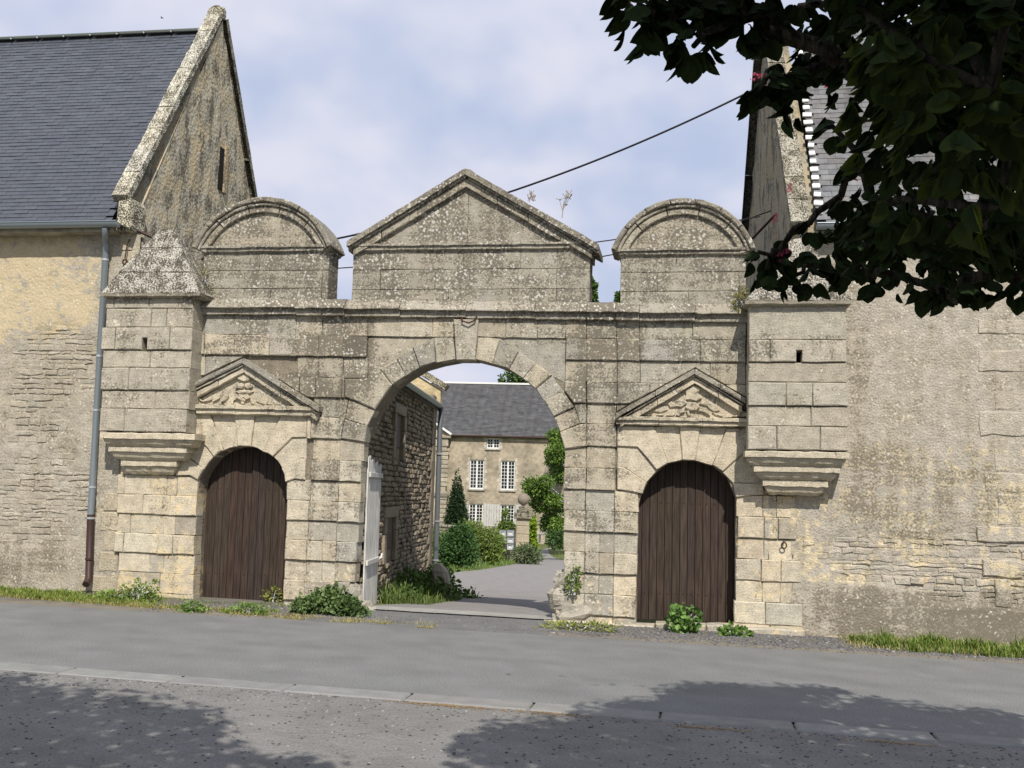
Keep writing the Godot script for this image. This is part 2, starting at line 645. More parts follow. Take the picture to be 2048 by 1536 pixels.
# ---------- materials ----------
func make_materials() -> void:
	var g_stone := grain(11, 512, 0.012, 0.09, 236, 0.16, 0.2, 0.9, 0.06)
	var b_stone := grain(21, 512, 0.02, 0.11, 150, 0.5, 0.7, 1.6, 0.22)
	var b_rough := grain(31, 512, 0.03, 0.06, 140, 0.8, 0.8, 1.0)
	var g_fine := grain(41, 512, 0.01, 0.16, 234, 0.1, 0.16, 0.2)
	var b_fine := grain(51, 512, 0.05, 0.2, 140, 0.5, 0.9, 0.4)
	var g_patchy := grain(61, 512, 0.006, 0.03, 226, 0.28, 0.22, 0.2)
	var fac := weather(FACADE, 130.0, 101, bias_facade)
	var lw := weather(LEFTW, 90.0, 202, bias_left, Color8(112, 105, 90), Color8(195, 177, 138))
	var rw := weather(RIGHTW, 90.0, 303, bias_right, Color8(112, 105, 91), Color8(212, 194, 152))
	M.stone = overlay(base_mat(g_stone, Vector3.ONE * 0.8, b_stone, 0.55), fac)
	M.left_plaster = overlay(base_mat(g_stone, Vector3.ONE * 0.6, b_rough, 0.6), lw)
	M.left_rubble = overlay(base_mat(g_stone, Vector3.ONE * 1.1, b_rough, 0.6), lw)
	M.right_plaster = overlay(base_mat(g_stone, Vector3.ONE * 0.8, b_rough, 0.7), rw)
	M.right_rubble = overlay(base_mat(g_stone, Vector3.ONE * 1.1, b_rough, 0.6), rw)
	# lichen crust of the turret roofs and copings
	var crust := bytes(fnl(71, 0.075, 3), 512, 512, true)
	var crust2 := bytes(fnl(72, 0.012, 3), 512, 512, true)
	var cd := PackedByteArray()
	cd.resize(512 * 512 * 3)
	for i in 512 * 512:
		var t := clampf((crust[i] - 118 + (crust2[i] - 128) * 0.5) * 0.03, 0.0, 1.0)
		cd[i * 3] = int(lerpf(92, 206, t))
		cd[i * 3 + 1] = int(lerpf(88, 203, t))
		cd[i * 3 + 2] = int(lerpf(78, 191, t))
	M.lichen = base_mat(tex(Image.create_from_data(512, 512, false, Image.FORMAT_RGB8, cd)), Vector3.ONE * 0.75, b_stone, 2.0)
	# gable render: dark vertical streaks over ochre and grey
	var s1 := streaks(81, 512, 512, 0.018, 4, 128, 1.0)
	var s1d := s1.get_image().get_data()
	var s2 := bytes(fnl(82, 0.07, 3), 512, 512, true)
	var s3 := bytes(fnl(83, 0.008, 3), 512, 512, true)
	var gd := PackedByteArray()
	gd.resize(512 * 512 * 3)
	for i in 512 * 512:
		var t := clampf((s1d[i] - 128 + (s2[i] - 128) * 0.7 + (s3[i] - 134) * 0.8) * 0.013, 0.0, 1.0)
		var o := clampf((s3[(i * 7 + 3) % (512 * 512)] * 0.0 + 150 - s3[i] + (s2[i] - 128) * 0.4) * 0.012, 0.0, 1.0)
		cd[i * 3] = 0
		gd[i * 3] = int(lerpf(lerpf(192, 192, o), 126, t))
		gd[i * 3 + 1] = int(lerpf(lerpf(187, 178, o), 119, t))
		gd[i * 3 + 2] = int(lerpf(lerpf(171, 150, o), 104, t))
	M.gable = base_mat(tex(Image.create_from_data(512, 512, false, Image.FORMAT_RGB8, gd)), Vector3.ONE * 0.42, b_rough, 1.0)
	M.old_plaster = base_mat(g_patchy, Vector3.ONE * 0.3, b_rough, 0.8)
	M.house_wall = base_mat(g_patchy, Vector3.ONE * 0.16, b_rough, 1.0)
	M.slate = base_mat(g_fine, Vector3.ONE * 0.9, b_fine, 0.25, 0.42)
	M.slate.metallic_specular = 0.5
	M.old_slate = base_mat(g_patchy, Vector3.ONE * 0.5, b_fine, 0.5, 0.65)
	M.zinc = flat_mat(Color(0.27, 0.31, 0.33), 0.38, 0.55)
	M.band = flat_mat(Color(0.6, 0.62, 0.62), 0.3, 0.7)
	M.iron_paint = flat_mat(Color(0.05, 0.028, 0.024), 0.5)
	M.rust = flat_mat(Color(0.06, 0.03, 0.018), 0.8, 0.2)
	M.dark = flat_mat(Color(0.012, 0.011, 0.01), 1.0)
	M.cement = overlay(base_mat(g_stone, Vector3.ONE * 0.6, b_fine, 0.5), rw)
	M.mortar = base_mat(g_stone, Vector3.ONE * 1.0, b_rough, 0.7)
	var wood := streaks(91, 256, 1024, 0.06, 14, 226, 0.4)
	M.wood = base_mat(wood, Vector3(2.2, 0.45, 2.2), wood, 0.2, 0.6)
	M.white_wood = base_mat(streaks(95, 256, 1024, 0.07, 12, 222, 0.4), Vector3(2.0, 0.4, 2.0), wood, 0.25, 0.65)
	# road surfaces
	M.asphalt = base_mat(grain(111, 1024, 0.004, 0.11, 230, 0.05, 0.26, 0.5), Vector3.ONE * 0.42, b_fine, 0.4, 0.85)
	M.verge = base_mat(grain(121, 1024, 0.006, 0.09, 228, 0.1, 0.2, 0.4), Vector3.ONE * 0.4, b_rough, 0.6, 0.95)
	M.concrete = base_mat(g_fine, Vector3.ONE * 0.7, b_fine, 0.4, 0.9)
	M.soil = base_mat(g_patchy, Vector3.ONE * 0.35, b_rough, 2.0, 1.0)
	M.white_paint = flat_mat(Color(0.68, 0.68, 0.65), 0.55)
	var gl := flat_mat(Color(0.02, 0.024, 0.028), 0.08)
	gl.metallic_specular = 0.5
	M.glass = gl
	M.leaf = StandardMaterial3D.new()
	M.leaf.vertex_color_use_as_albedo = true
	M.leaf.roughness = 0.5
	M.leaf.metallic_specular = 0.3
	M.leaf.backlight_enabled = true
	M.leaf.backlight = Color(0.55, 0.6, 0.2)
	M.tree_leaf = StandardMaterial3D.new()
	M.tree_leaf.vertex_color_use_as_albedo = true
	M.tree_leaf.roughness = 0.75
	M.tree_leaf.metallic_specular = 0.12
	M.tree_leaf.backlight_enabled = true
	M.tree_leaf.backlight = Color(0.25, 0.28, 0.06)
	M.tint = StandardMaterial3D.new()
	M.tint.vertex_color_use_as_albedo = true
	M.tint.roughness = 0.9
	M.bark = base_mat(streaks(131, 256, 512, 0.05, 5, 170, 1.4), Vector3(1.5, 0.6, 1.5), b_rough, 2.0)
	M.black = flat_mat(Color(0.01, 0.01, 0.011), 0.6)

func bias_facade(x: float, y: float) -> Color:
	var dark := 0.22
	var white := 0.42
	var warm := 0.26
	var grime := 0.33
	var strip := maxf(ell(x, y, -1.75, 3.0, 0.65, 1.6), ell(x, y, 1.75, 2.9, 0.6, 1.7))
	if y > 4.0:
		dark = 0.62
		white = 0.57
		grime = 0.9
	elif y > 2.6:
		dark = 0.42
		grime = 0.62
	dark += strip * 0.24
	grime += strip * 0.35
	if absf(x) < 1.3 and y > 2.0 and y < 4.0:
		dark = 0.36
		white = 0.44
		grime = 0.55
	# clean fans of voussoirs and jambs of the small doors
	var clean := maxf(ell(x, y, -3.3, 2.2, 1.0, 0.6), ell(x, y, 3.1, 2.1, 1.1, 0.6))
	dark -= clean * 0.25
	white -= clean * 0.15
	grime -= clean * 0.2
	if x < -2.6 and y < 1.9:
		dark = 0.14
		white = 0.3
		grime = 0.22
		warm = 0.42
	if x > 3.4 and y < 1.8:
		dark = 0.16
		warm = 0.4
		grime = 0.3
	if y < 0.5:
		dark += 0.05
		warm += 0.12
		white += 0.06
	# turrets
	if (x < -3.6 or x > 3.55) and y > 2.2 and y < 4.25:
		dark = 0.28
		white = 0.4
		grime = 0.42 + 0.1 * sin(y * 9.0)
		if x > 3.0:
			dark = 0.2
			grime = 0.4
			white = 0.33
	# the blocks: pale and spotted with lichen, dark in the middle
	dark += ell(x, y, -2.7, 4.75, 0.7, 0.3) * 0.14 + ell(x, y, 0.15, 5.5, 0.8, 0.35) * 0.12
	white += ell(x, y, 0.0, 4.8, 1.7, 0.4) * 0.04 + ell(x, y, -0.6, 5.45, 0.7, 0.3) * 0.1
	# the proud course under the cornice, and the proud courses of the strips
	if y > 3.45 and y < 3.76 and absf(x) > 1.35:
		dark += 0.2
		white += 0.04
	elif y < 3.45 and y > 0.3 and absf(x) > 1.3 and absf(x) < 2.2:
		dark += 0.13 if int(floor((3.76 - y) / 0.2852)) % 2 == 0 else -0.09
	elif y < 4.2 and y > 2.3 and absf(x) > 3.8:
		dark += 0.14 * clampf(sin((y - 2.33) * TAU / 0.545) , -0.6, 1.0)
	# lichen running down the upright joints of the strips
	if y < 3.4 and y > 0.5:
		for jx in [-2.15, -1.77, 1.64, 2.03]:
			dark += 0.24 * clampf(1.0 - absf(x - jx) / 0.07, 0.0, 1.0)
	return Color(clampf(dark, 0, 1), clampf(white, 0, 1), clampf(warm, 0, 1), clampf(grime, 0, 1))

func bias_left(x: float, y: float) -> Color:
	var warm := 0.25
	var grime := 0.5
	var dark := 0.26
	var white := 0.34
	# the ochre plaster that still clings to the upper wall
	var och := maxf(ell(x, y, -6.6, 4.9, 1.0, 0.9), ell(x, y, -7.2, 4.5, 1.1, 1.0))
	och = maxf(och, ell(x, y, -6.1, 4.2, 0.6, 0.5))
	warm += och * 0.5
	grime -= och * 0.25
	dark -= och * 0.16
	if y > 5.15:
		grime += 0.35
	grime += ell(x, y, -6.2, 3.3, 1.2, 0.7) * 0.3
	if y < 0.75:
		dark += ell(x, y, -6.5, 0.5, 0.6, 0.35) * 0.4
		grime += 0.25
	if x > -5.75:
		grime -= 0.15
		white += 0.08
	return Color(clampf(dark, 0, 1), clampf(white, 0, 1), clampf(warm, 0, 1), clampf(grime, 0, 1))

func bias_right(x: float, y: float) -> Color:
	var warm := 0.3
	var grime := 0.38
	var dark := 0.2
	var white := 0.32
	if y > 2.4:
		grime = 0.62
		white = 0.42
		dark = 0.26
	elif y > 0.55:
		warm = 0.5
		dark += ell(x, y, 5.9, 1.8, 1.1, 0.6) * 0.28
		grime += ell(x, y, 5.9, 1.9, 1.2, 0.8) * 0.3
	dark += ell(x, y, 5.2, 1.9, 0.22, 0.8) * 0.25
	dark += ell(x, y, 5.15, 3.6, 0.25, 0.7) * 0.2
	if y < 0.55:
		dark = 0.34 + ell(x, y, 6.0, 0.2, 1.6, 0.35) * 0.4
		grime = 0.75
		white = 0.3
		warm = 0.1
	return Color(clampf(dark, 0, 1), clampf(white, 0, 1), clampf(warm, 0, 1), clampf(grime, 0, 1))

# ---------- the gateway ----------
const VT := [4.037, 3.75, 3.456, 3.162, 2.878, 2.607, 2.305, 2.013, 1.727, 1.451, 1.174, 0.907, 0.634, 0.367, 0.087, -0.2]
const PALE := Color(0.57, 0.505, 0.378)
const BUFF := Color(0.445, 0.407, 0.322)
const GREY := Color(0.385, 0.362, 0.303)
const DARK := Color(0.19, 0.175, 0.14)

func V(i: int, u: float) -> float:
	return VT[i] - 0.009 * u

func stone_tone(u: float, v: float) -> Color:
	var a := PALE
	if v > 4.0:
		a = GREY
	elif v > 2.6 or (absf(u) > 1.3 and absf(u) < 2.15):
		a = BUFF.lerp(PALE, rng.randf() * 0.7) if rng.randf() > 0.22 else GREY
	elif rng.randf() < 0.2:
		a = BUFF
	return tone(a, 0.14)

func put_stone(parent: Node, p: Array, z: float, back := 0.22, called := "stone", col := Color(-1, 0, 0), ch := 0.012) -> void:
	var s := shrink(p, 0.002)
	if s.size() < 3:
		return
	var c := centre(s)
	stone(parent, s, z + rng.randf_range(-0.004, 0.004), z + back, M.stone, stone_tone(c.x, c.y) if col.r < 0 else tone(col, 0.05), called, ch if z > 0.01 else ch * 0.5, 0.005)

func course(parent: Node, i: int, us: Array, clips := [], z := -9.0, dark_at := -1) -> void:
	var zz := z
	if zz < -1.0:
		zz = 0.036 if i % 2 == 1 else 0.0
	for k in us.size() - 1:
		var a: float = us[k].x if us[k] is Vector2 else us[k]
		var b: float = us[k + 1].x if us[k + 1] is Vector2 else us[k + 1]
		var pieces := [PackedVector2Array([Vector2(a, V(i + 1, a)), Vector2(b, V(i + 1, b)), Vector2(b, V(i, b)), Vector2(a, V(i, a))])]
		for c in clips:
			var next := []
			for p in pieces:
				for r in Geometry2D.clip_polygons(p, PackedVector2Array(c)):
					if not Geometry2D.is_polygon_clockwise(r):
						next.append(r)
			pieces = next
		for p in pieces:
			if absf(area(p)) > 0.006:
				put_stone(parent, Array(p), zz, 0.22, "stone", DARK if k == dark_at else Color(-1, 0, 0))

func area(p: PackedVector2Array) -> float:
	var s := 0.0
	for i in p.size():
		s += p[i].cross(p[(i + 1) % p.size()])
	return s * 0.5

func build_gateway() -> void:
	var g := thing("stone_gateway", "weathered limestone gateway with one wide carriage arch and a pedimented plank door either side", "gateway", Vector3(0, 0, 0))
	# the body of the wall behind the dressed facing
	var out := [Vector2(-5.05, -0.3), Vector2(-5.05, 4.2), Vector2(-3.98, 4.2), Vector2(-3.98, 4.26), Vector2(3.75, 4.2), Vector2(4.9, 4.1), Vector2(4.9, -0.3)]
	var holes := [[Vector2(3.609, -0.284), Vector2(3.601, 1.658), Vector2(3.492, 1.915), Vector2(3.299, 2.073), Vector2(2.995, 2.145), Vector2(2.684, 2.074), Vector2(2.471, 1.859), Vector2(2.375, 1.66), Vector2(2.326, 1.462), Vector2(2.336, -0.344)], [Vector2(1.444, -0.385), Vector2(1.359, 2.233), Vector2(1.293, 2.473), Vector2(1.201, 2.673), Vector2(1.061, 2.894), Vector2(0.942, 3.049), Vector2(0.768, 3.197), Vector2(0.573, 3.311), Vector2(0.343, 3.392), Vector2(0.099, 3.452), Vector2(-0.166, 3.451), Vector2(-0.424, 3.401), Vector2(-0.669, 3.33), Vector2(-0.863, 3.211), Vector2(-1.05, 3.085), Vector2(-1.286, 2.736), Vector2(-1.384, 2.513), Vector2(-1.428, 2.374), Vector2(-1.589, 2.282), Vector2(-1.66, 1.765), Vector2(-1.634, -0.529)], [Vector2(-2.434, -0.566), Vector2(-2.511, 1.469), Vector2(-2.53, 1.717), Vector2(-2.55, 1.821), Vector2(-2.59, 1.91), Vector2(-2.653, 1.992), Vector2(-2.722, 2.06), Vector2(-2.798, 2.107), Vector2(-2.88, 2.141), Vector2(-2.963, 2.181), Vector2(-3.053, 2.215), Vector2(-3.259, 2.204), Vector2(-3.456, 2.144), Vector2(-3.6, 2.05), Vector2(-3.725, 1.886), Vector2(-3.806, 1.73), Vector2(-3.834, 1.435), Vector2(-3.803, -0.63)]]
	for h in holes:
		for q in h:
			out.append(q)
	var core := MB.new()
	core.col = Color(0.24, 0.21, 0.16)
	prism_into(core, out, -0.035, -0.48)
	part("wall_core", core.mesh(), M.stone, g)
	# --- courses across the front
	var ped_l := [Vector2(-4.036, 3.101), Vector2(-3.22, 3.478), Vector2(-2.034, 2.761), Vector2(-2.072, 2.628), Vector2(-3.886, 2.603), Vector2(-4.006, 2.602)]
	var ped_r := [Vector2(2.012, 2.691), Vector2(2.044, 2.765), Vector2(3.07, 3.355), Vector2(3.75, 2.951), Vector2(3.751, 2.551), Vector2(2.027, 2.564)]
	var fan_l := [Vector2(-4.293, 2.591), Vector2(-3.866, 2.639), Vector2(-2.246, 2.633), Vector2(-2.227, 1.738), Vector2(-2.393, 1.734), Vector2(-2.529, 1.703), Vector2(-2.456, -0.567), Vector2(-3.773, -0.629), Vector2(-3.82, 1.716), Vector2(-3.942, 1.762), Vector2(-4.242, 1.755)]
	var fan_r := [Vector2(2.047, 2.571), Vector2(3.777, 2.558), Vector2(4.032, 1.894), Vector2(4.032, 1.701), Vector2(3.798, 1.683), Vector2(3.601, 1.645), Vector2(3.609, -0.284), Vector2(2.336, -0.344), Vector2(2.382, 1.66), Vector2(2.205, 1.695), Vector2(2.06, 1.705)]
	var arch := [Vector2(-1.734, 3.169), Vector2(-1.41, 3.172), Vector2(-1.432, 3.732), Vector2(-0.506, 3.755), Vector2(-0.225, 3.755), Vector2(0.139, 3.756), Vector2(0.438, 3.736), Vector2(1.342, 3.731), Vector2(1.34, 3.154), Vector2(1.623, 3.156), Vector2(1.639, 2.285), Vector2(1.352, 2.24), Vector2(1.424, -0.386), Vector2(-1.424, -0.519), Vector2(-1.403, 2.285), Vector2(-1.756, 2.328), Vector2(-1.71, 2.605), Vector2(-1.671, 2.891), Vector2(-1.722, 2.904)]
	var corner := [Vector2(-3.9, 4.2), Vector2(-5.4, 4.2), Vector2(-5.4, 2.2), Vector2(-3.9, 2.2)]
	var corner_r := [Vector2(3.72, 4.2), Vector2(5.4, 4.2), Vector2(5.4, 2.2), Vector2(3.72, 2.2)]
	var cuts := [ped_l, ped_r, fan_l, fan_r, arch, corner, corner_r]
	course(g, 0, [-3.95, Vector2(-3.841, 3.921), Vector2(-2.481, 3.921), Vector2(-2.093, 3.921), Vector2(-1.765, 3.921), Vector2(-1.44, 3.922), Vector2(-0.973, 3.908), Vector2(-0.511, 3.887), Vector2(-0.208, 3.887)], cuts, 0.0)
	course(g, 0, [Vector2(0.121, 3.887), Vector2(0.517, 3.888), Vector2(0.95, 3.888), Vector2(1.333, 3.875), Vector2(1.617, 3.875), Vector2(2.021, 3.855), Vector2(2.327, 3.855), Vector2(3.027, 3.856), 3.75], cuts, 0.0)
	course(g, 1, [-3.95, Vector2(-3.824, 3.633), Vector2(-3.373, 3.634), Vector2(-2.852, 3.636), Vector2(-2.468, 3.637), Vector2(-2.131, 3.638), Vector2(-1.768, 3.639), Vector2(-1.429, 3.64)], cuts, -9.0, 6)
	course(g, 1, [Vector2(1.338, 3.581), Vector2(1.629, 3.582), Vector2(2.031, 3.584), Vector2(2.331, 3.585), Vector2(3.127, 3.588), 3.75], cuts)
	course(g, 2, [-3.95, Vector2(-3.806, 3.31), Vector2(-2.438, 3.319), Vector2(-2.124, 3.321), Vector2(-1.769, 3.323), Vector2(-1.416, 3.325)], cuts)
	course(g, 2, [Vector2(1.344, 3.289), Vector2(1.634, 3.291), Vector2(2.042, 3.294), Vector2(2.341, 3.296), Vector2(3.259, 3.303), 3.75], cuts)
	course(g, 3, [-3.95, Vector2(-2.969, 3.032), Vector2(-2.381, 3.038), Vector2(-2.148, 3.04), Vector2(-1.771, 3.043), Vector2(-1.405, 3.047)], cuts)
	course(g, 3, [Vector2(1.35, 3.005), Vector2(1.639, 3.008), Vector2(2.04, 3.012), Vector2(2.477, 3.017), 3.75], cuts)
	course(g, 4, [Vector2(-2.661, 2.753), Vector2(-2.172, 2.759), Vector2(-1.767, 2.764), Vector2(-1.394, 2.769)], cuts)
	course(g, 4, [Vector2(1.483, 2.724), Vector2(1.644, 2.726), Vector2(2.038, 2.731), Vector2(2.414, 2.736)], cuts)
	course(g, 5, [Vector2(-2.355, 2.464), Vector2(-2.188, 2.466), Vector2(-1.776, 2.473), Vector2(-1.382, 2.479)], cuts)
	course(g, 5, [Vector2(1.489, 2.436), Vector2(1.643, 2.438), Vector2(2.042, 2.445)], cuts)
	var jl := [0, 0, 0, 0, 0, 0, 727, 723, 722, 721, 717, 714, 712, 712, 712]
	for i in range(6, 15):
		var l0 := -2.155 - 0.004 * (i - 6)
		var edge: float = [Vector2(-1.42, 2.182), Vector2(-1.438, 1.907), Vector2(-1.441, 1.633), Vector2(-1.444, 1.347), Vector2(-1.454, 1.075), Vector2(-1.464, 0.811), Vector2(-1.475, 0.541), Vector2(-1.541, 0.276), Vector2(-1.567, 0.041)][i - 6].x
		var us := [l0 - (0.0 if i < 8 else 0.34), l0, -1.765 + 0.01 * (i % 2), edge]
		if i >= 8:
			us[0] = [Vector2(-7.447, 8.939), Vector2(-7.447, 8.939), Vector2(-2.503, 1.607), Vector2(-2.489, 1.318), Vector2(-2.49, 1.044), Vector2(-2.485, 0.777), Vector2(-2.486, 0.505), Vector2(-2.481, 0.24), Vector2(-2.483, 0.003)][i - 6].x
		else:
			us.remove_at(0)
		if i in [11, 12]:
			us.insert(us.size() - 2, -1.95)
		course(g, i, us, [] if i >= 8 else [fan_l], -9.0, 2 if i == 7 else -1)
		var er: float = [Vector2(1.354, 2.133), Vector2(1.353, 1.847), Vector2(1.352, 1.562), Vector2(1.364, 1.285), Vector2(1.363, 1.008), Vector2(1.375, 0.74), Vector2(1.394, 0.454), Vector2(1.281, 0.17), Vector2(1.231, -0.007)][i - 6].x
		var jr: float = [Vector2(-7.447, 8.939), Vector2(-7.447, 8.939), Vector2(2.344, 1.594), Vector2(2.341, 1.313), Vector2(2.338, 1.039), Vector2(2.335, 0.773), Vector2(2.325, 0.489), Vector2(2.323, 0.212), Vector2(2.331, 0.039)][i - 6].x
		var ur := [er, 1.645 + 0.008 * (i % 2), 2.03]
		if i >= 8:
			ur.append(jr)
		if i in [10, 11, 12]:
			ur.insert(2, 1.84)
		course(g, i, ur, [] if i >= 8 else [fan_r])
	# left of the left door
	course(g, 6, [-5.0, -4.45, -3.9], [fan_l])
	course(g, 7, [-5.0, -4.4, -3.9], [fan_l], 0.0)
	course(g, 8, [Vector2(-5.032, 1.631), Vector2(-4.933, 1.633), Vector2(-4.281, 1.649), Vector2(-4.131, 1.652), Vector2(-3.823, 1.645)])
	course(g, 9, [Vector2(-5.007, 1.37), Vector2(-4.62, 1.38), Vector2(-4.213, 1.391), Vector2(-3.817, 1.401)], [], 0.028)
	course(g, 10, [Vector2(-4.989, 1.102), Vector2(-4.8, 1.108), Vector2(-4.302, 1.122), Vector2(-4.129, 1.127), Vector2(-3.816, 1.136)], [], 0.0)
	course(g, 11, [Vector2(-5.016, 0.82), Vector2(-4.88, 0.825), Vector2(-4.36, 0.841), Vector2(-4.135, 0.848), Vector2(-3.815, 0.858)], [], 0.03)
	course(g, 12, [Vector2(-4.945, 0.543), Vector2(-4.477, 0.559), Vector2(-4.268, 0.566), Vector2(-4.111, 0.571), Vector2(-3.807, 0.582)], [], 0.0)
	course(g, 13, [Vector2(-4.928, 0.285), Vector2(-4.304, 0.308), Vector2(-3.807, 0.327)], [], 0.004)
	course(g, 14, [Vector2(-4.904, 0.043), Vector2(-4.274, 0.068), Vector2(-3.8, 0.087)], [], 0.0)
	# right of the right door
	course(g, 8, [Vector2(3.608, 1.549), Vector2(3.944, 1.558), Vector2(4.114, 1.562), Vector2(4.352, 1.568)], [], 0.0)
	course(g, 9, [Vector2(3.622, 1.304), Vector2(3.957, 1.314), Vector2(4.133, 1.319), Vector2(4.358, 1.326)], [], 0.03)
	course(g, 10, [Vector2(3.616, 1.016), Vector2(3.957, 1.027), Vector2(4.014, 1.029), Vector2(4.37, 1.04)], [], 0.0)
	course(g, 11, [Vector2(3.598, 0.76), Vector2(3.92, 0.771), Vector2(4.17, 0.78), Vector2(4.419, 0.788)], [], 0.02)
	course(g, 12, [Vector2(3.606, 0.486), Vector2(3.933, 0.499), Vector2(4.158, 0.507), Vector2(4.394, 0.516)], [], 0.0)
	course(g, 13, [Vector2(3.582, 0.251), Vector2(3.971, 0.266), Vector2(4.431, 0.285)], [], 0.014)
	course(g, 14, [Vector2(3.576, 0.061), Vector2(4.033, 0.08), Vector2(4.43, 0.097)], [], 0.0)
	# --- voussoirs of the great arch
	for q in [
		[0.036, [Vector2(-1.71, 2.605), Vector2(-1.384, 2.513), Vector2(-1.403, 2.285), Vector2(-1.756, 2.328)]], [0.0, [Vector2(-1.671, 2.891), Vector2(-1.286, 2.736), Vector2(-1.384, 2.513), Vector2(-1.71, 2.605)]],
		[0.036, [Vector2(-1.734, 3.169), Vector2(-1.41, 3.172), Vector2(-1.397, 3.207), Vector2(-1.236, 3.299), Vector2(-1.05, 3.085), Vector2(-1.286, 2.736), Vector2(-1.671, 2.891), Vector2(-1.722, 2.904)]],
		[0.02, [Vector2(-1.236, 3.299), Vector2(-1.006, 3.453), Vector2(-0.863, 3.211), Vector2(-1.05, 3.085)]], [0.0, [Vector2(-1.006, 3.453), Vector2(-0.777, 3.601), Vector2(-0.669, 3.33), Vector2(-0.863, 3.211)]],
		[0.03, [Vector2(-0.777, 3.601), Vector2(-0.485, 3.741), Vector2(-0.445, 3.401), Vector2(-0.669, 3.33)]], [0.0, [Vector2(-0.485, 3.741), Vector2(-0.218, 3.755), Vector2(-0.166, 3.444), Vector2(-0.445, 3.401)]],
		[0.0, [Vector2(0.132, 3.756), Vector2(0.438, 3.736), Vector2(0.343, 3.385), Vector2(0.099, 3.445)]], [0.03, [Vector2(0.438, 3.736), Vector2(0.697, 3.558), Vector2(0.573, 3.311), Vector2(0.343, 3.385)]],
		[0.0, [Vector2(0.697, 3.558), Vector2(0.941, 3.395), Vector2(0.768, 3.19), Vector2(0.573, 3.311)]], [0.024, [Vector2(0.941, 3.395), Vector2(1.162, 3.24), Vector2(0.942, 3.049), Vector2(0.768, 3.19)]],
		[0.0, [Vector2(1.162, 3.24), Vector2(1.316, 3.025), Vector2(1.061, 2.894), Vector2(0.942, 3.049)]], [0.036, [Vector2(1.316, 3.025), Vector2(1.475, 2.811), Vector2(1.201, 2.673), Vector2(1.061, 2.894)]],
		[0.0, [Vector2(1.475, 2.811), Vector2(1.553, 2.591), Vector2(1.287, 2.473), Vector2(1.201, 2.673)]], [0.036, [Vector2(1.553, 2.584), Vector2(1.64, 2.592), Vector2(1.646, 2.285), Vector2(1.352, 2.24), Vector2(1.287, 2.466)]],
		[0.03, [Vector2(1.34, 3.154), Vector2(1.623, 3.156), Vector2(1.628, 2.867), Vector2(1.467, 2.858), Vector2(1.336, 3.025)]], [0.0, [Vector2(1.468, 2.851), Vector2(1.629, 2.853), Vector2(1.633, 2.592), Vector2(1.553, 2.591)]]]:
		put_stone(g, q[1], q[0], 0.22, "voussoir", Color(-1, 0, 0), 0.016)
	stone(g, shrink([Vector2(-0.213, 4.003), Vector2(0.143, 3.988), Vector2(0.111, 3.424), Vector2(-0.153, 3.423)], 0.004), 0.065, 0.36, M.stone, tone(BUFF), "keystone")
	# sunk spandrels
	var spl := MB.new()
	spl.col = tone(BUFF)
	prism_into(spl, [Vector2(-1.418, 3.746), Vector2(-0.499, 3.755), Vector2(-0.777, 3.594), Vector2(-1.236, 3.292), Vector2(-1.396, 3.193)], -0.028, -0.1)
	part("spandrel_panel", spl.mesh(), M.stone, g)
	spl = MB.new()
	spl.col = tone(GREY)
	prism_into(spl, [Vector2(0.43, 3.75), Vector2(1.335, 3.731), Vector2(1.34, 3.14), Vector2(1.162, 3.234), Vector2(0.698, 3.551)], -0.028, -0.1)
	part("spandrel_panel", spl.mesh(), M.stone, g)
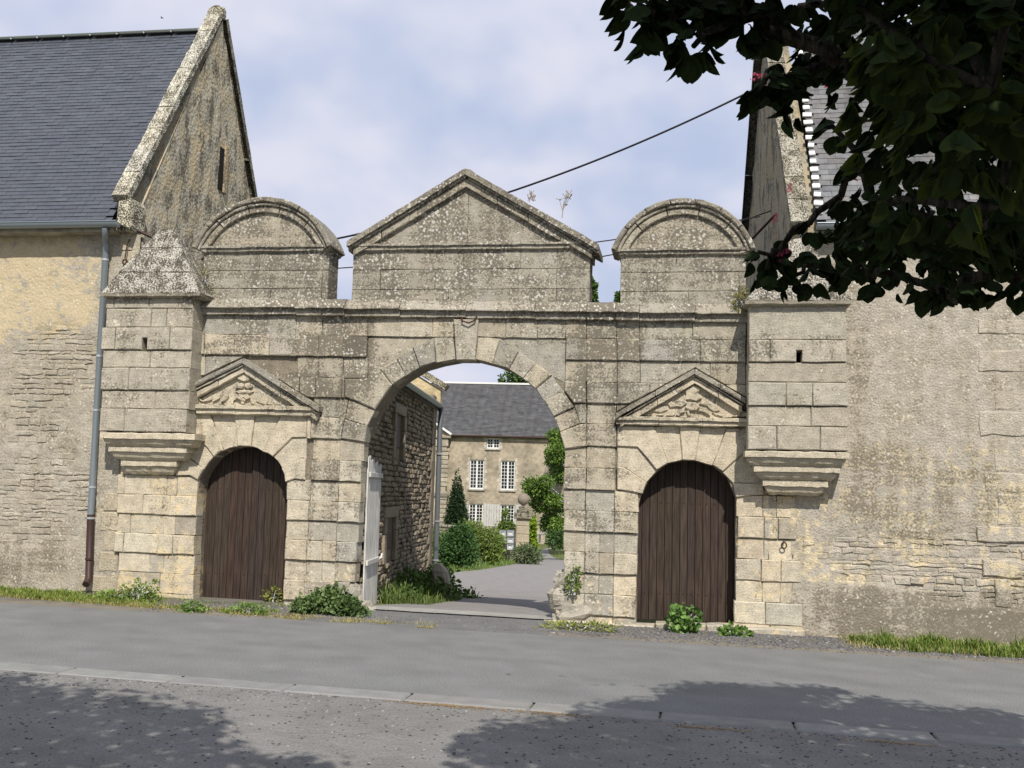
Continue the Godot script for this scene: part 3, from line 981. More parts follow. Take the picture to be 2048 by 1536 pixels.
	# --- fans over the two small doors
	for q in [
		[0.03, [Vector2(-3.315, 2.639), Vector2(-3.016, 2.643), Vector2(-3.052, 2.201), Vector2(-3.255, 2.197)]], [0.0, [Vector2(-3.678, 2.642), Vector2(-3.315, 2.639), Vector2(-3.255, 2.197), Vector2(-3.362, 2.181), Vector2(-3.456, 2.137)]], [0.0, [Vector2(-3.016, 2.643), Vector2(-2.633, 2.642), Vector2(-2.88, 2.134), Vector2(-2.963, 2.174), Vector2(-3.052, 2.201)]],
		[0.03, [Vector2(-3.903, 2.639), Vector2(-3.678, 2.642), Vector2(-3.456, 2.137), Vector2(-3.536, 2.1), Vector2(-3.6, 2.043), Vector2(-3.888, 2.369)]], [0.03, [Vector2(-2.633, 2.642), Vector2(-2.246, 2.633), Vector2(-2.247, 2.34), Vector2(-2.458, 2.337), Vector2(-2.722, 2.06), Vector2(-2.797, 2.101), Vector2(-2.88, 2.134)]],
		[0.0, [Vector2(-4.13, 2.401), Vector2(-3.888, 2.369), Vector2(-3.6, 2.043), Vector2(-3.67, 1.971), Vector2(-3.732, 1.872), Vector2(-4.027, 2.056), Vector2(-4.112, 2.097)]], [0.0, [Vector2(-2.458, 2.337), Vector2(-2.247, 2.34), Vector2(-2.241, 2.042), Vector2(-2.314, 2.054), Vector2(-2.59, 1.91), Vector2(-2.653, 1.992), Vector2(-2.722, 2.06)]],
		[0.03, [Vector2(-4.027, 2.056), Vector2(-3.732, 1.872), Vector2(-3.78, 1.801), Vector2(-3.813, 1.723), Vector2(-3.936, 1.776), Vector2(-4.146, 1.771), Vector2(-4.165, 2.096)]], [0.03, [Vector2(-2.314, 2.054), Vector2(-2.241, 2.042), Vector2(-2.234, 1.745), Vector2(-2.394, 1.755), Vector2(-2.53, 1.717), Vector2(-2.55, 1.821), Vector2(-2.59, 1.91)]],
		[0.03, [Vector2(2.868, 2.571), Vector2(3.138, 2.561), Vector2(3.079, 2.127), Vector2(2.911, 2.131)]], [0.0, [Vector2(2.535, 2.565), Vector2(2.868, 2.571), Vector2(2.911, 2.131), Vector2(2.729, 2.088)]], [0.0, [Vector2(3.138, 2.561), Vector2(3.476, 2.56), Vector2(3.299, 2.067), Vector2(3.079, 2.127)]],
		[0.03, [Vector2(2.047, 2.571), Vector2(2.535, 2.565), Vector2(2.729, 2.088), Vector2(2.581, 1.986), Vector2(2.321, 2.284), Vector2(2.051, 2.292)]], [0.03, [Vector2(3.476, 2.56), Vector2(3.758, 2.558), Vector2(3.72, 2.257), Vector2(3.427, 1.985), Vector2(3.299, 2.067)]],
		[0.0, [Vector2(2.051, 2.292), Vector2(2.321, 2.284), Vector2(2.581, 1.986), Vector2(2.445, 1.832), Vector2(2.147, 2.023), Vector2(2.055, 2.021)]], [0.0, [Vector2(3.72, 2.257), Vector2(3.778, 2.18), Vector2(3.956, 1.957), Vector2(3.956, 1.841), Vector2(3.562, 1.845), Vector2(3.427, 1.985)]],
		[0.03, [Vector2(2.055, 2.021), Vector2(2.147, 2.023), Vector2(2.445, 1.832), Vector2(2.395, 1.674), Vector2(2.204, 1.708), Vector2(2.059, 1.718)]], [0.03, [Vector2(3.562, 1.845), Vector2(3.95, 1.847), Vector2(3.95, 1.699), Vector2(3.798, 1.695), Vector2(3.601, 1.658)]]]:
		put_stone(g, q[1], q[0], 0.28, "voussoir", PALE)
	door_pediment(g, [Vector2(-3.984, 3.034), Vector2(-3.175, 3.429), Vector2(-2.029, 2.76)], [Vector2(-3.864, 2.907), Vector2(-3.168, 3.246), Vector2(-2.333, 2.777)], [Vector2(-3.856, 2.766), Vector2(-2.1, 2.752)], [Vector2(-3.826, 2.632), Vector2(-2.117, 2.634)], true)
	door_pediment(g, [Vector2(2.044, 2.73), Vector2(3.062, 3.323), Vector2(3.719, 2.941)], [Vector2(2.248, 2.713), Vector2(3.049, 3.151), Vector2(3.7, 2.772)], [Vector2(2.038, 2.677), Vector2(3.732, 2.668)], [Vector2(2.052, 2.572), Vector2(3.733, 2.564)], false)
	# --- the long cornice
	var cx := [-3.97, Vector2(-2.462, 3.983), Vector2(-2.075, 3.983), Vector2(-1.749, 3.982), Vector2(-0.96, 3.982), Vector2(-0.03, 3.982), Vector2(0.922, 3.981), Vector2(1.627, 3.981), Vector2(2.009, 3.981), Vector2(2.328, 3.981), Vector2(3.058, 3.98), 3.76]
	for k in cx.size() - 1:
		var a: float = cx[k].x if cx[k] is Vector2 else cx[k]
		var b: float = cx[k + 1].x if cx[k + 1] is Vector2 else cx[k + 1]
		var add: float = 0.02 if k in [1, 3, 7, 9] else (0.035 if k in [2, 8] else 0.0)
		var lip: float = lerpf(Vector2(-3.822, 4.167).y, Vector2(3.573, 4.05).y, (a + b + 7.7) / 15.3)
		var low: float = lerpf(Vector2(-3.897, 4.077).y, Vector2(3.577, 3.953).y, (a + b + 7.7) / 15.3)
		var mb := MB.new()
		mb.col = tone(GREY, 0.1)
		ring_loft(mb, [[a + 0.003, b - 0.003, 0.0, lip + 0.15], [a + 0.003, b - 0.003, 0.12 + add, lip + 0.015], [a + 0.003, b - 0.003, 0.125 + add, lip], [a + 0.003, b - 0.003, 0.06 + add, lip - 0.008], [a + 0.003, b - 0.003, 0.06 + add, low], [a + 0.003, b - 0.003, 0.012, low - 0.008]], -0.34, 7)
		part("cornice_stone", mb.mesh(), M.stone, g)
	# --- the three blocks on top
	side_block(g, [Vector2(-3.916, 4.312), Vector2(-2.037, 4.305)], [Vector2(-3.956, 5.013), Vector2(-2.067, 4.992)], [Vector2(-4.059, 5.093), Vector2(-1.969, 5.025)], Vector2(-3.067, 5.749).y)
	side_block(g, [Vector2(2.061, 4.263), Vector2(3.721, 4.237)], [Vector2(2.052, 4.941), Vector2(3.719, 4.91)], [Vector2(1.936, 4.967), Vector2(3.842, 4.946)], Vector2(2.946, 5.623).y)
	middle_block(g)
	# --- the plank doors
	plank_door(g, [Vector2(-3.993, 0.015), Vector2(-2.521, 0.073)], Vector2(-3.294, 2.268).y, Vector2(-3.244, 0.052).y, "brown vertical plank door in the left arch")
	plank_door(g, [Vector2(2.279, -0.018), Vector2(3.688, 0.042)], Vector2(2.977, 2.223).y, Vector2(2.995, 0.013).y, "brown vertical plank door in the right arch")
	# --- white leaf of the carriage gate, folded back
	var leaf := holder("gate_leaf", g)
	leaf.set_meta("label", "white painted board gate folded back inside the arch")
	var a0 := Vector3(-1.44, -0.1, -0.28)
	var a1 := Vector3(-1.575, -0.1, -1.42)
	var dir := (a1 - a0).normalized()
	var nb := Basis(dir, Vector3.UP, dir.cross(Vector3.UP))
	for k in 11:
		var t := (k + 0.5) / 11.0
		var mb2 := MB.new()
		mb2.col = Color(0.78, 0.77, 0.71) * rng.randf_range(0.88, 1.05)
		var hh := 2.2 + 0.035 * sin(k * 2.1) - 0.01 * k
		bbox_into(mb2, a0.lerp(a1, t) + Vector3(0, hh * 0.5 + 0.0, 0), nb, Vector3(1.09 / 11.0 - 0.008, hh, 0.025), 0.004)
		local_part("board", mb2.mesh(), M.white_wood, leaf)
	for y in [0.72, 1.95]:
		var mb3 := MB.new()
		mb3.col = Color(0.72, 0.71, 0.65)
		bbox_into(mb3, a0.lerp(a1, 0.5) + Vector3(0.032, y, 0.004), nb, Vector3(1.08, 0.07, 0.03), 0.005)
		local_part("rail", mb3.mesh(), M.white_wood, leaf)
	var bolt := MB.new()
	tube_into(bolt, [a1 + Vector3(0.05, 0.7, 0.3), a1 + Vector3(0.05, 0.735, -0.02), a1 + Vector3(0.06, 0.8, -0.02)], [0.018, 0.018, 0.014], 6)
	local_part("bar", bolt.mesh(), M.white_paint, leaf)
	# --- worn feet of the arch
	for q in [[-1.53, 0.2, 0.02, 0.17, 0.2, 0.12], [-1.4, 0.05, 0.07, 0.17, 0.1, 0.12], [-1.22, 0.0, 0.14, 0.1, 0.08, 0.09], [1.4, 0.5, 0.0, 0.17, 0.15, 0.15], [1.36, 0.26, 0.02, 0.2, 0.17, 0.15], [1.5, 0.1, 0.05, 0.32, 0.13, 0.15]]:
		var mb4 := MB.new()
		mb4.col = tone(GREY.lerp(BUFF, 0.4))
		lump(mb4, Vector3(q[0], q[1], q[2] - 0.08), Vector3(q[3], q[4], q[5]), 0.5)
		part("foot_stone", mb4.mesh(), M.stone, g)
	# --- low sill of blocks along the foot on the right
	for q in [[Vector2(1.143, 0.004), Vector2(1.809, -0.006)], [Vector2(1.822, -0.011), Vector2(2.581, -0.036)], [Vector2(2.593, 0.015), Vector2(2.746, 0.016)], [Vector2(2.758, 0.016), Vector2(3.226, -0.001)], [Vector2(3.238, 0.018), Vector2(3.651, 0.017)], [Vector2(3.663, 0.018), Vector2(4.464, 0.003)]]:
		var x0: float = q[0].x
		var x1: float = q[1].x
		var y: float = (q[0].y + q[1].y) * 0.5 + rng.randf_range(0.0, 0.02)
		var mb5 := MB.new()
		mb5.col = tone(BUFF, 0.12)
		stone_into(mb5, [Vector2(x0, y), Vector2(x1 - 0.008, y + 0.008), Vector2(x1 - 0.008, -0.3), Vector2(x0, -0.3)], 0.15 + rng.randf_range(-0.03, 0.02), 0.3, 0.022, 0.008)
		part("sill_stone", mb5.mesh(), M.stone, g)
	# iron staple under the keystone
	tube("staple", [Vector3(-0.09, 4.02, 0.07), Vector3(-0.07, 3.96, 0.11), Vector3(0.02, 3.93, 0.12), Vector3(0.1, 3.97, 0.11), Vector3(0.12, 4.03, 0.07)], 0.012, M.rust, g, 6)

func lump(mb: MB, at: Vector3, r: Vector3, rough: float) -> void:
	var nu := 12
	var nv := 8
	var P := []
	for j in nv + 1:
		for i in nu:
			var th := PI * j / nv
			var ph := TAU * i / nu
			var d := Vector3(sin(th) * cos(ph), cos(th), sin(th) * sin(ph))
			var box := d / maxf(absf(d.x), maxf(absf(d.y), absf(d.z)))
			d = d.lerp(box * 0.8, 0.55)
			P.append(at + d * r * (1.0 + rough * n3.get_noise_3dv((at + d * r) * 22.0)))
	for j in nv:
		for i in nu:
			var k0 := j * nu + i
			var k1 := j * nu + (i + 1) % nu
			mb.quad(P[k0], P[k1], P[k1 + nu], P[k0 + nu], (P[k0] + P[k1 + nu]) * 0.5 - at)

func rake(called: String, g: Node, a: Vector2, b: Vector2, t0: float, t1: float, z: float, back: float, pieces: int, col: Color, ch := 0.012) -> void:
	# a sloping band under the line a-b, from t0 to t1 measured straight down
	for k in pieces:
		var p := a.lerp(b, float(k) / pieces)
		var q := a.lerp(b, float(k + 1) / pieces)
		var mb := MB.new()
		mb.col = tone(col, 0.1)
		stone_into(mb, shrink([p + Vector2(0, -t0), q + Vector2(0, -t0), q + Vector2(0, -t1), p + Vector2(0, -t1)], 0.002), z, z + back, ch, 0.004, 0.12)
		part(called, mb.mesh(), M.stone, g)

func door_pediment(g: Node, outer: Array, inner: Array, b0: Array, b1: Array, left: bool) -> void:
	var ped := holder("door_pediment", g)
	var A: Vector2 = outer[0]
	var T: Vector2 = outer[1]
	var B: Vector2 = outer[2]
	var th: float = T.y - inner[1].y
	for e in [[A, T], [T, B]]:
		rake("raking_cap", ped, e[0], e[1], 0.0, th * 0.42, 0.17, 0.2, 2, GREY * 0.85, 0.014)
		rake("raking_mould", ped, e[0] + Vector2(0.03 if e[0] == A else 0.0, 0), e[1] - Vector2(0.03 if e[1] == B else 0.0, 0), th * 0.42, th * 0.58, 0.13, 0.16, 2, BUFF, 0.008)
		rake("raking_band", ped, e[0] + Vector2(0.05 if e[0] == A else 0.0, 0), e[1] - Vector2(0.05 if e[1] == B else 0.0, 0), th * 0.58, th * 1.1, 0.1, 0.13, 2, PALE, 0.01)
	var tym := MB.new()
	tym.col = tone(PALE)
	prism_into(tym, [inner[0] + Vector2(-0.1, -0.12), inner[1], inner[2] + Vector2(0.1, -0.05)], 0.02, -0.1)
	local_part("tympanum", tym.mesh(), M.stone, ped)
	var h: float = b0[0].y - b1[0].y
	for k in 3:
		var s0 := k / 3.0
		var s1 := (k + 1) / 3.0
		var p0: Vector2 = b0[0].lerp(b0[1], s0)
		var p1: Vector2 = b0[0].lerp(b0[1], s1)
		var mb := MB.new()
		mb.col = tone(PALE)
		var e := 0.002
		ring_loft(mb, [[p0.x + e, p1.x - e, 0.1, p0.y + 0.012], [p0.x + e, p1.x - e, 0.14, p0.y], [p0.x + e, p1.x - e, 0.14, p0.y - h * 0.34], [p0.x + e, p1.x - e, 0.105, p0.y - h * 0.38], [p0.x + e, p1.x - e, 0.105, p0.y - h * 0.86], [p0.x + e, p1.x - e, 0.03, p0.y - h]], -0.05, 6)
		local_part("base_moulding", mb.mesh(), M.stone, ped)
	# low relief
	var rel := []
	if left:
		rel = [
			[[Vector2(-3.301, 3.159), Vector2(-3.259, 3.209), Vector2(-3.193, 3.224), Vector2(-3.132, 3.203), Vector2(-3.086, 3.168), Vector2(-3.121, 3.125), Vector2(-3.186, 3.104), Vector2(-3.254, 3.124)], 0.045], [[Vector2(-3.315, 3.018), Vector2(-3.303, 3.067), Vector2(-3.237, 3.089), Vector2(-3.185, 3.075), Vector2(-3.19, 3.033), Vector2(-3.233, 3.004)], 0.04], [[Vector2(-3.183, 3.033), Vector2(-3.177, 3.075), Vector2(-3.126, 3.09), Vector2(-3.073, 3.062), Vector2(-3.063, 3.02), Vector2(-3.122, 3.005)], 0.04],
			[[Vector2(-3.32, 2.968), Vector2(-3.247, 2.99), Vector2(-3.18, 2.984), Vector2(-3.114, 2.991), Vector2(-3.039, 2.971), Vector2(-3.096, 2.935), Vector2(-3.178, 2.948), Vector2(-3.259, 2.933)], 0.03], [[Vector2(-3.286, 2.884), Vector2(-3.229, 2.934), Vector2(-3.176, 2.906), Vector2(-3.126, 2.935), Vector2(-3.086, 2.879), Vector2(-3.136, 2.857), Vector2(-3.175, 2.892), Vector2(-3.217, 2.849)], 0.055], [[Vector2(-3.233, 2.856), Vector2(-3.175, 2.885), Vector2(-3.144, 2.857), Vector2(-3.164, 2.828), Vector2(-3.209, 2.828)], 0.05], [[Vector2(-3.216, 2.828), Vector2(-3.172, 2.828), Vector2(-3.17, 2.786), Vector2(-3.214, 2.786)], 0.045],
			[[Vector2(-3.37, 2.791), Vector2(-3.344, 2.862), Vector2(-3.301, 2.898), Vector2(-3.278, 2.87), Vector2(-3.328, 2.841), Vector2(-3.333, 2.791)], 0.035], [[Vector2(-3.072, 2.9), Vector2(-3.048, 2.858), Vector2(-3.03, 2.795), Vector2(-3.066, 2.794), Vector2(-3.092, 2.85)], 0.03], [[Vector2(-3.406, 2.896), Vector2(-3.447, 2.846), Vector2(-3.513, 2.81), Vector2(-3.515, 2.853), Vector2(-3.449, 2.882), Vector2(-3.416, 2.96)], 0.04], [[Vector2(-3.538, 2.867), Vector2(-3.582, 2.845), Vector2(-3.647, 2.816), Vector2(-3.641, 2.844), Vector2(-3.576, 2.873), Vector2(-3.534, 2.923)], 0.035], [[Vector2(-3.657, 2.851), Vector2(-3.723, 2.829), Vector2(-3.775, 2.821), Vector2(-3.746, 2.85), Vector2(-3.687, 2.858), Vector2(-3.659, 2.894)], 0.032], [[Vector2(-3.861, 2.891), Vector2(-3.821, 2.849), Vector2(-3.752, 2.815), Vector2(-3.805, 2.821), Vector2(-3.852, 2.856)], 0.03],
			[[Vector2(-3.003, 2.844), Vector2(-2.943, 2.831), Vector2(-2.875, 2.797), Vector2(-2.956, 2.803)], 0.022], [[Vector2(-2.854, 2.825), Vector2(-2.758, 2.805), Vector2(-2.757, 2.784), Vector2(-2.838, 2.79)], 0.022], [[Vector2(-2.721, 2.805), Vector2(-2.648, 2.806), Vector2(-2.647, 2.785), Vector2(-2.72, 2.784)], 0.02]]
	else:
		rel = [
			[[Vector2(2.935, 3.051), Vector2(3.052, 3.118), Vector2(3.143, 3.072), Vector2(3.104, 3.013), Vector2(3.157, 2.941), Vector2(3.079, 2.9), Vector2(3.001, 2.919), Vector2(2.91, 2.911), Vector2(2.949, 2.985)], 0.035], [[Vector2(2.845, 2.911), Vector2(2.936, 2.918), Vector2(2.976, 2.879), Vector2(2.885, 2.819), Vector2(2.794, 2.837)], 0.035], [[Vector2(2.976, 2.892), Vector2(3.079, 2.887), Vector2(3.132, 2.828), Vector2(3.08, 2.775), Vector2(3.003, 2.774), Vector2(2.937, 2.819)], 0.04], [[Vector2(3.144, 2.921), Vector2(3.248, 2.882), Vector2(3.209, 2.842), Vector2(3.118, 2.868)], 0.03], [[Vector2(2.709, 2.869), Vector2(2.754, 2.903), Vector2(2.807, 2.877), Vector2(2.82, 2.824), Vector2(2.742, 2.81)], 0.03],
			[[Vector2(2.821, 2.725), Vector2(2.86, 2.772), Vector2(2.899, 2.792), Vector2(2.938, 2.76), Vector2(2.886, 2.746), Vector2(2.86, 2.706)], 0.04], [[Vector2(2.951, 2.773), Vector2(2.989, 2.787), Vector2(3.01, 2.708), Vector2(2.977, 2.708)], 0.035], [[Vector2(3.093, 2.775), Vector2(3.158, 2.802), Vector2(3.222, 2.777), Vector2(3.268, 2.712), Vector2(3.21, 2.737), Vector2(3.158, 2.763)], 0.04], [[Vector2(2.691, 2.71), Vector2(2.743, 2.757), Vector2(2.808, 2.725), Vector2(2.782, 2.705)], 0.035], [[Vector2(2.389, 2.753), Vector2(2.429, 2.72), Vector2(2.508, 2.715), Vector2(2.416, 2.7)], 0.03], [[Vector2(2.56, 2.709), Vector2(2.612, 2.736), Vector2(2.665, 2.723), Vector2(2.652, 2.703)], 0.03], [[Vector2(3.287, 2.764), Vector2(3.351, 2.746), Vector2(3.429, 2.707), Vector2(3.339, 2.719)], 0.025], [[Vector2(3.544, 2.715), Vector2(3.608, 2.729), Vector2(3.653, 2.769), Vector2(3.634, 2.71)], 0.03], [[Vector2(3.196, 2.869), Vector2(3.273, 2.889), Vector2(3.351, 2.844), Vector2(3.39, 2.779), Vector2(3.313, 2.765), Vector2(3.248, 2.803)], 0.025], [[Vector2(2.52, 2.768), Vector2(2.598, 2.835), Vector2(2.677, 2.836), Vector2(2.716, 2.783), Vector2(2.625, 2.743)], 0.022]]
	for q in rel:
		var mb := MB.new()
		mb.col = tone(PALE, 0.05)
		stone_into(mb, q[0], 0.022 + q[1], q[1] + 0.01, 0.012, 0.002, 0.08)
		local_part("carving", mb.mesh(), M.stone, ped)

func arc_pt(u0: float, u1: float, vb: float, h: float, t: float, k: float) -> Vector2:
	var a := (u1 - u0) * 0.5
	var R := (a * a + h * h) / (2.0 * h)
	var c := Vector2((u0 + u1) * 0.5, vb + h - R)
	var th := asin(clampf(a / R, -1, 1))
	if h > a:
		th = PI - th
	var ang := PI / 2 + th - 2.0 * th * k
	return c + Vector2(cos(ang), sin(ang)) * (R - t)

func arc_band(u0: float, u1: float, vb: float, h: float, t0: float, t1: float, k0: float, k1: float, n: int) -> Array:
	var o := []
	for i in n + 1:
		o.append(arc_pt(u0, u1, vb, h, t0, lerpf(k0, k1, float(i) / n)))
	for i in n + 1:
		o.append(arc_pt(u0, u1, vb, h, t1, lerpf(k1, k0, float(i) / n)))
	return o

func side_block(g: Node, lo: Array, hi: Array, ends: Array, crown: float) -> void:
	var b := holder("round_topped_block", g)
	var x0: float = lo[0].x
	var x1: float = lo[1].x
	var y0: float = minf(lo[0].y, lo[1].y) - 0.05
	var y1: float = (hi[0].y + hi[1].y) * 0.5
	var rows := [y0, y0 + 0.19, y0 + 0.45, y1]
	for r in 3:
		var js := [x0, lerpf(x0, x1, [0.55, 0.3, 0.62][r]), x1 - 0.09 if r < 2 else x1] if r < 2 else [x0, lerpf(x0, x1, 0.45), x1]
		if r < 2:
			js.append(x1)
		for k in js.size() - 1:
			var mb := MB.new()
			mb.col = tone(GREY, 0.08)
			stone_into(mb, shrink(rectp(js[k], rows[r], js[k + 1], rows[r + 1]), 0.002), 0.0, 0.42, 0.006, 0.003)
			local_part("stone", mb.mesh(), M.stone, b)
	# moulding under the arc
	var u0: float = ends[0].x
	var u1: float = ends[1].x
	var vb: float = (ends[0].y + ends[1].y) * 0.5
	var m2 := MB.new()
	m2.col = tone(GREY)
	ring_loft(m2, [[x0 - 0.05, x1 + 0.05, 0.06, vb + 0.0], [x0 - 0.06, x1 + 0.06, 0.075, vb - 0.01], [x0 - 0.06, x1 + 0.06, 0.075, vb - 0.035], [x0 - 0.03, x1 + 0.03, 0.045, vb - 0.04], [x0 - 0.03, x1 + 0.03, 0.045, vb - 0.08], [x0, x1, 0.006, vb - 0.1]], -0.45, 10)
	local_part("string_moulding", m2.mesh(), M.stone, b)
	var h := crown - vb
	for k in 7:
		var mb := MB.new()
		mb.col = tone(GREY * 0.72, 0.1)
		stone_into(mb, shrink(arc_band(u0, u1, vb - 0.03, h + 0.03, 0.0, 0.075, k / 7.0, (k + 1) / 7.0, 4), 0.002), 0.13 + rng.randf_range(-0.012, 0.012), 0.66, 0.016, 0.006)
		local_part("cap_stone", mb.mesh(), M.stone, b)
	for k in 5:
		var mb := MB.new()
		mb.col = tone(GREY, 0.08)
		stone_into(mb, arc_band(u0, u1, vb - 0.03, h + 0.03, 0.074, 0.12, k / 5.0 + 0.002, (k + 1) / 5.0 - 0.002, 5), 0.09, 0.5, 0.01, 0.002)
		local_part("arc_moulding", mb.mesh(), M.stone, b)
		mb = MB.new()
		mb.col = tone(BUFF, 0.08)
		stone_into(mb, arc_band(u0, u1, vb - 0.03, h + 0.03, 0.121, 0.21, k / 5.0 + 0.002, (k + 1) / 5.0 - 0.002, 5), 0.055, 0.5, 0.01, 0.002)
		local_part("arc_band", mb.mesh(), M.stone, b)
	# three panels of the tympanum
	for q in [[0.0, 0.46], [0.46, 0.62], [0.62, 1.0]]:
		var o := []
		for i in 9:
			o.append(arc_pt(u0, u1, vb - 0.03, h + 0.03, 0.2, lerpf(0.03 + q[0] * 0.94, 0.03 + q[1] * 0.94, i / 8.0)))
		var xl := lerpf(u0 + 0.12, u1 - 0.12, q[0])
		var xr := lerpf(u0 + 0.12, u1 - 0.12, q[1])
		for i in o.size():
			o[i].y = maxf(o[i].y, vb + 0.006)
		o.append(Vector2(xr, vb))
		o.append(Vector2(xl, vb))
		var mb := MB.new()
		mb.col = tone(BUFF, 0.08)
		prism_into(mb, o, 0.006 if q[0] == 0.46 else 0.0, -0.4)
		local_part("tympanum_panel", mb.mesh(), M.stone, b)

func middle_block(g: Node) -> void:
	var b := holder("pedimented_block", g)
	var lo := [Vector2(-1.686, 4.29), Vector2(1.651, 4.25)]
	var hi := [Vector2(-1.693, 4.988), Vector2(1.652, 4.952)]
	var x0: float = lo[0].x
	var x1: float = lo[1].x
	var ys := [4.12, 4.42, 4.7, 4.97]
	var js := [[x0, -1.28, -0.3, 0.55, 1.2, x1], [x0, -1.28, -0.5, 0.3, 1.2, x1], [x0, -1.28, -0.1, 0.7, 1.2, x1]]
	for r in 3:
		for k in js[r].size() - 1:
			var mb := MB.new()
			mb.col = tone(GREY, 0.08)
			stone_into(mb, shrink(rectp(js[r][k], ys[r], js[r][k + 1], ys[r + 1]), 0.002), 0.002, 0.42, 0.006, 0.003)
			local_part("stone", mb.mesh(), M.stone, b)
	var L: Vector2 = Vector2(-1.746, 5.08)
	var T: Vector2 = Vector2(-0.085, 6.09)
	var R: Vector2 = Vector2(1.774, 5.003)
	var vb := 5.06
	for k in 4:
		var a := lerpf(x0 - 0.06, x1 + 0.05, k / 4.0)
		var c := lerpf(x0 - 0.06, x1 + 0.05, (k + 1) / 4.0)
		var m2 := MB.new()
		m2.col = tone(GREY)
		ring_loft(m2, [[a, c, 0.06, vb], [a, c, 0.08, vb - 0.01], [a, c, 0.08, vb - 0.035], [a, c, 0.05, vb - 0.04], [a, c, 0.05, vb - 0.085], [a, c, 0.008, vb - 0.1]], -0.45, 8)
		local_part("string_moulding", m2.mesh(), M.stone, b)
	for e in [[L, T], [T, R]]:
		rake("raking_cap", b, e[0], e[1], 0.0, 0.09, 0.15, 0.68, 5, GREY * 0.72, 0.018)
		rake("raking_mould", b, e[0] + (e[1] - e[0]) * 0.02, e[1], 0.085, 0.125, 0.11, 0.5, 4, GREY, 0.01)
		rake("raking_band", b, e[0] + (e[1] - e[0]) * (0.05 if e[0] == L else 0.0), e[1] - (e[1] - e[0]) * (0.05 if e[1] == R else 0.0), 0.125, 0.24, 0.07, 0.46, 4, BUFF, 0.01)
	for q in [[Vector2(x0 + 0.12, vb), Vector2(-0.06, vb), Vector2(-0.06, T.y - 0.22)], [Vector2(-0.054, vb), Vector2(x1 - 0.12, vb), Vector2(-0.054, T.y - 0.22)]]:
		var mb := MB.new()
		mb.col = tone(GREY, 0.05)
		prism_into(mb, q, 0.0, -0.4)
		local_part("tympanum_panel", mb.mesh(), M.stone, b)
	# rough crest of the cap
	var cr := MB.new()
	cr.col = GREY * 0.8
	lump(cr, Vector3(T.x, T.y - 0.05, -0.15), Vector3(0.12, 0.07, 0.3), 0.3)
	local_part("crest_stone", cr.mesh(), M.stone, b)

func plank_door(g: Node, xs: Array, top: float, bottom: float, label: String) -> void:
	var d := holder("plank_door", g)
	d.set_meta("label", label)
	var x0: float = xs[0].x
	var x1: float = xs[1].x
	var n := 14
	for k in n:
		var w := (x1 - x0) / n
		var mb := MB.new()
		var c := Color(0.072, 0.052, 0.041)
		if rng.randf() < 0.3:
			c = Color(0.064, 0.048, 0.039)
		mb.col = tone(c, 0.1)
		bbox_into(mb, Vector3(x0 + (k + 0.5) * w, (top + bottom) * 0.5, -0.34 + rng.randf_range(-0.004, 0.004)), Basis.IDENTITY, Vector3(w - 0.004, top - bottom, 0.04), 0.006)
		local_part("plank", mb.mesh(), M.wood, d)
	bbox("backing", Vector3((x0 + x1) * 0.5, (top + bottom) * 0.5, -0.38), Vector3(x1 - x0, top - bottom, 0.03), M.dark, d).position = Vector3.ZERO
	var nails := MB.new()
	for y in [bottom + 0.35, bottom + 1.55]:
		for k in n:
			lathe_into(nails, Vector3(x0 + (k + 0.5) * (x1 - x0) / n, y, -0.317), [Vector2(0.0, 0.008), Vector2(0.009, 0.0), Vector2(0.0, -0.008)], 6)
	stuff(local_part("nail_heads", nails.mesh(), M.rust, d))

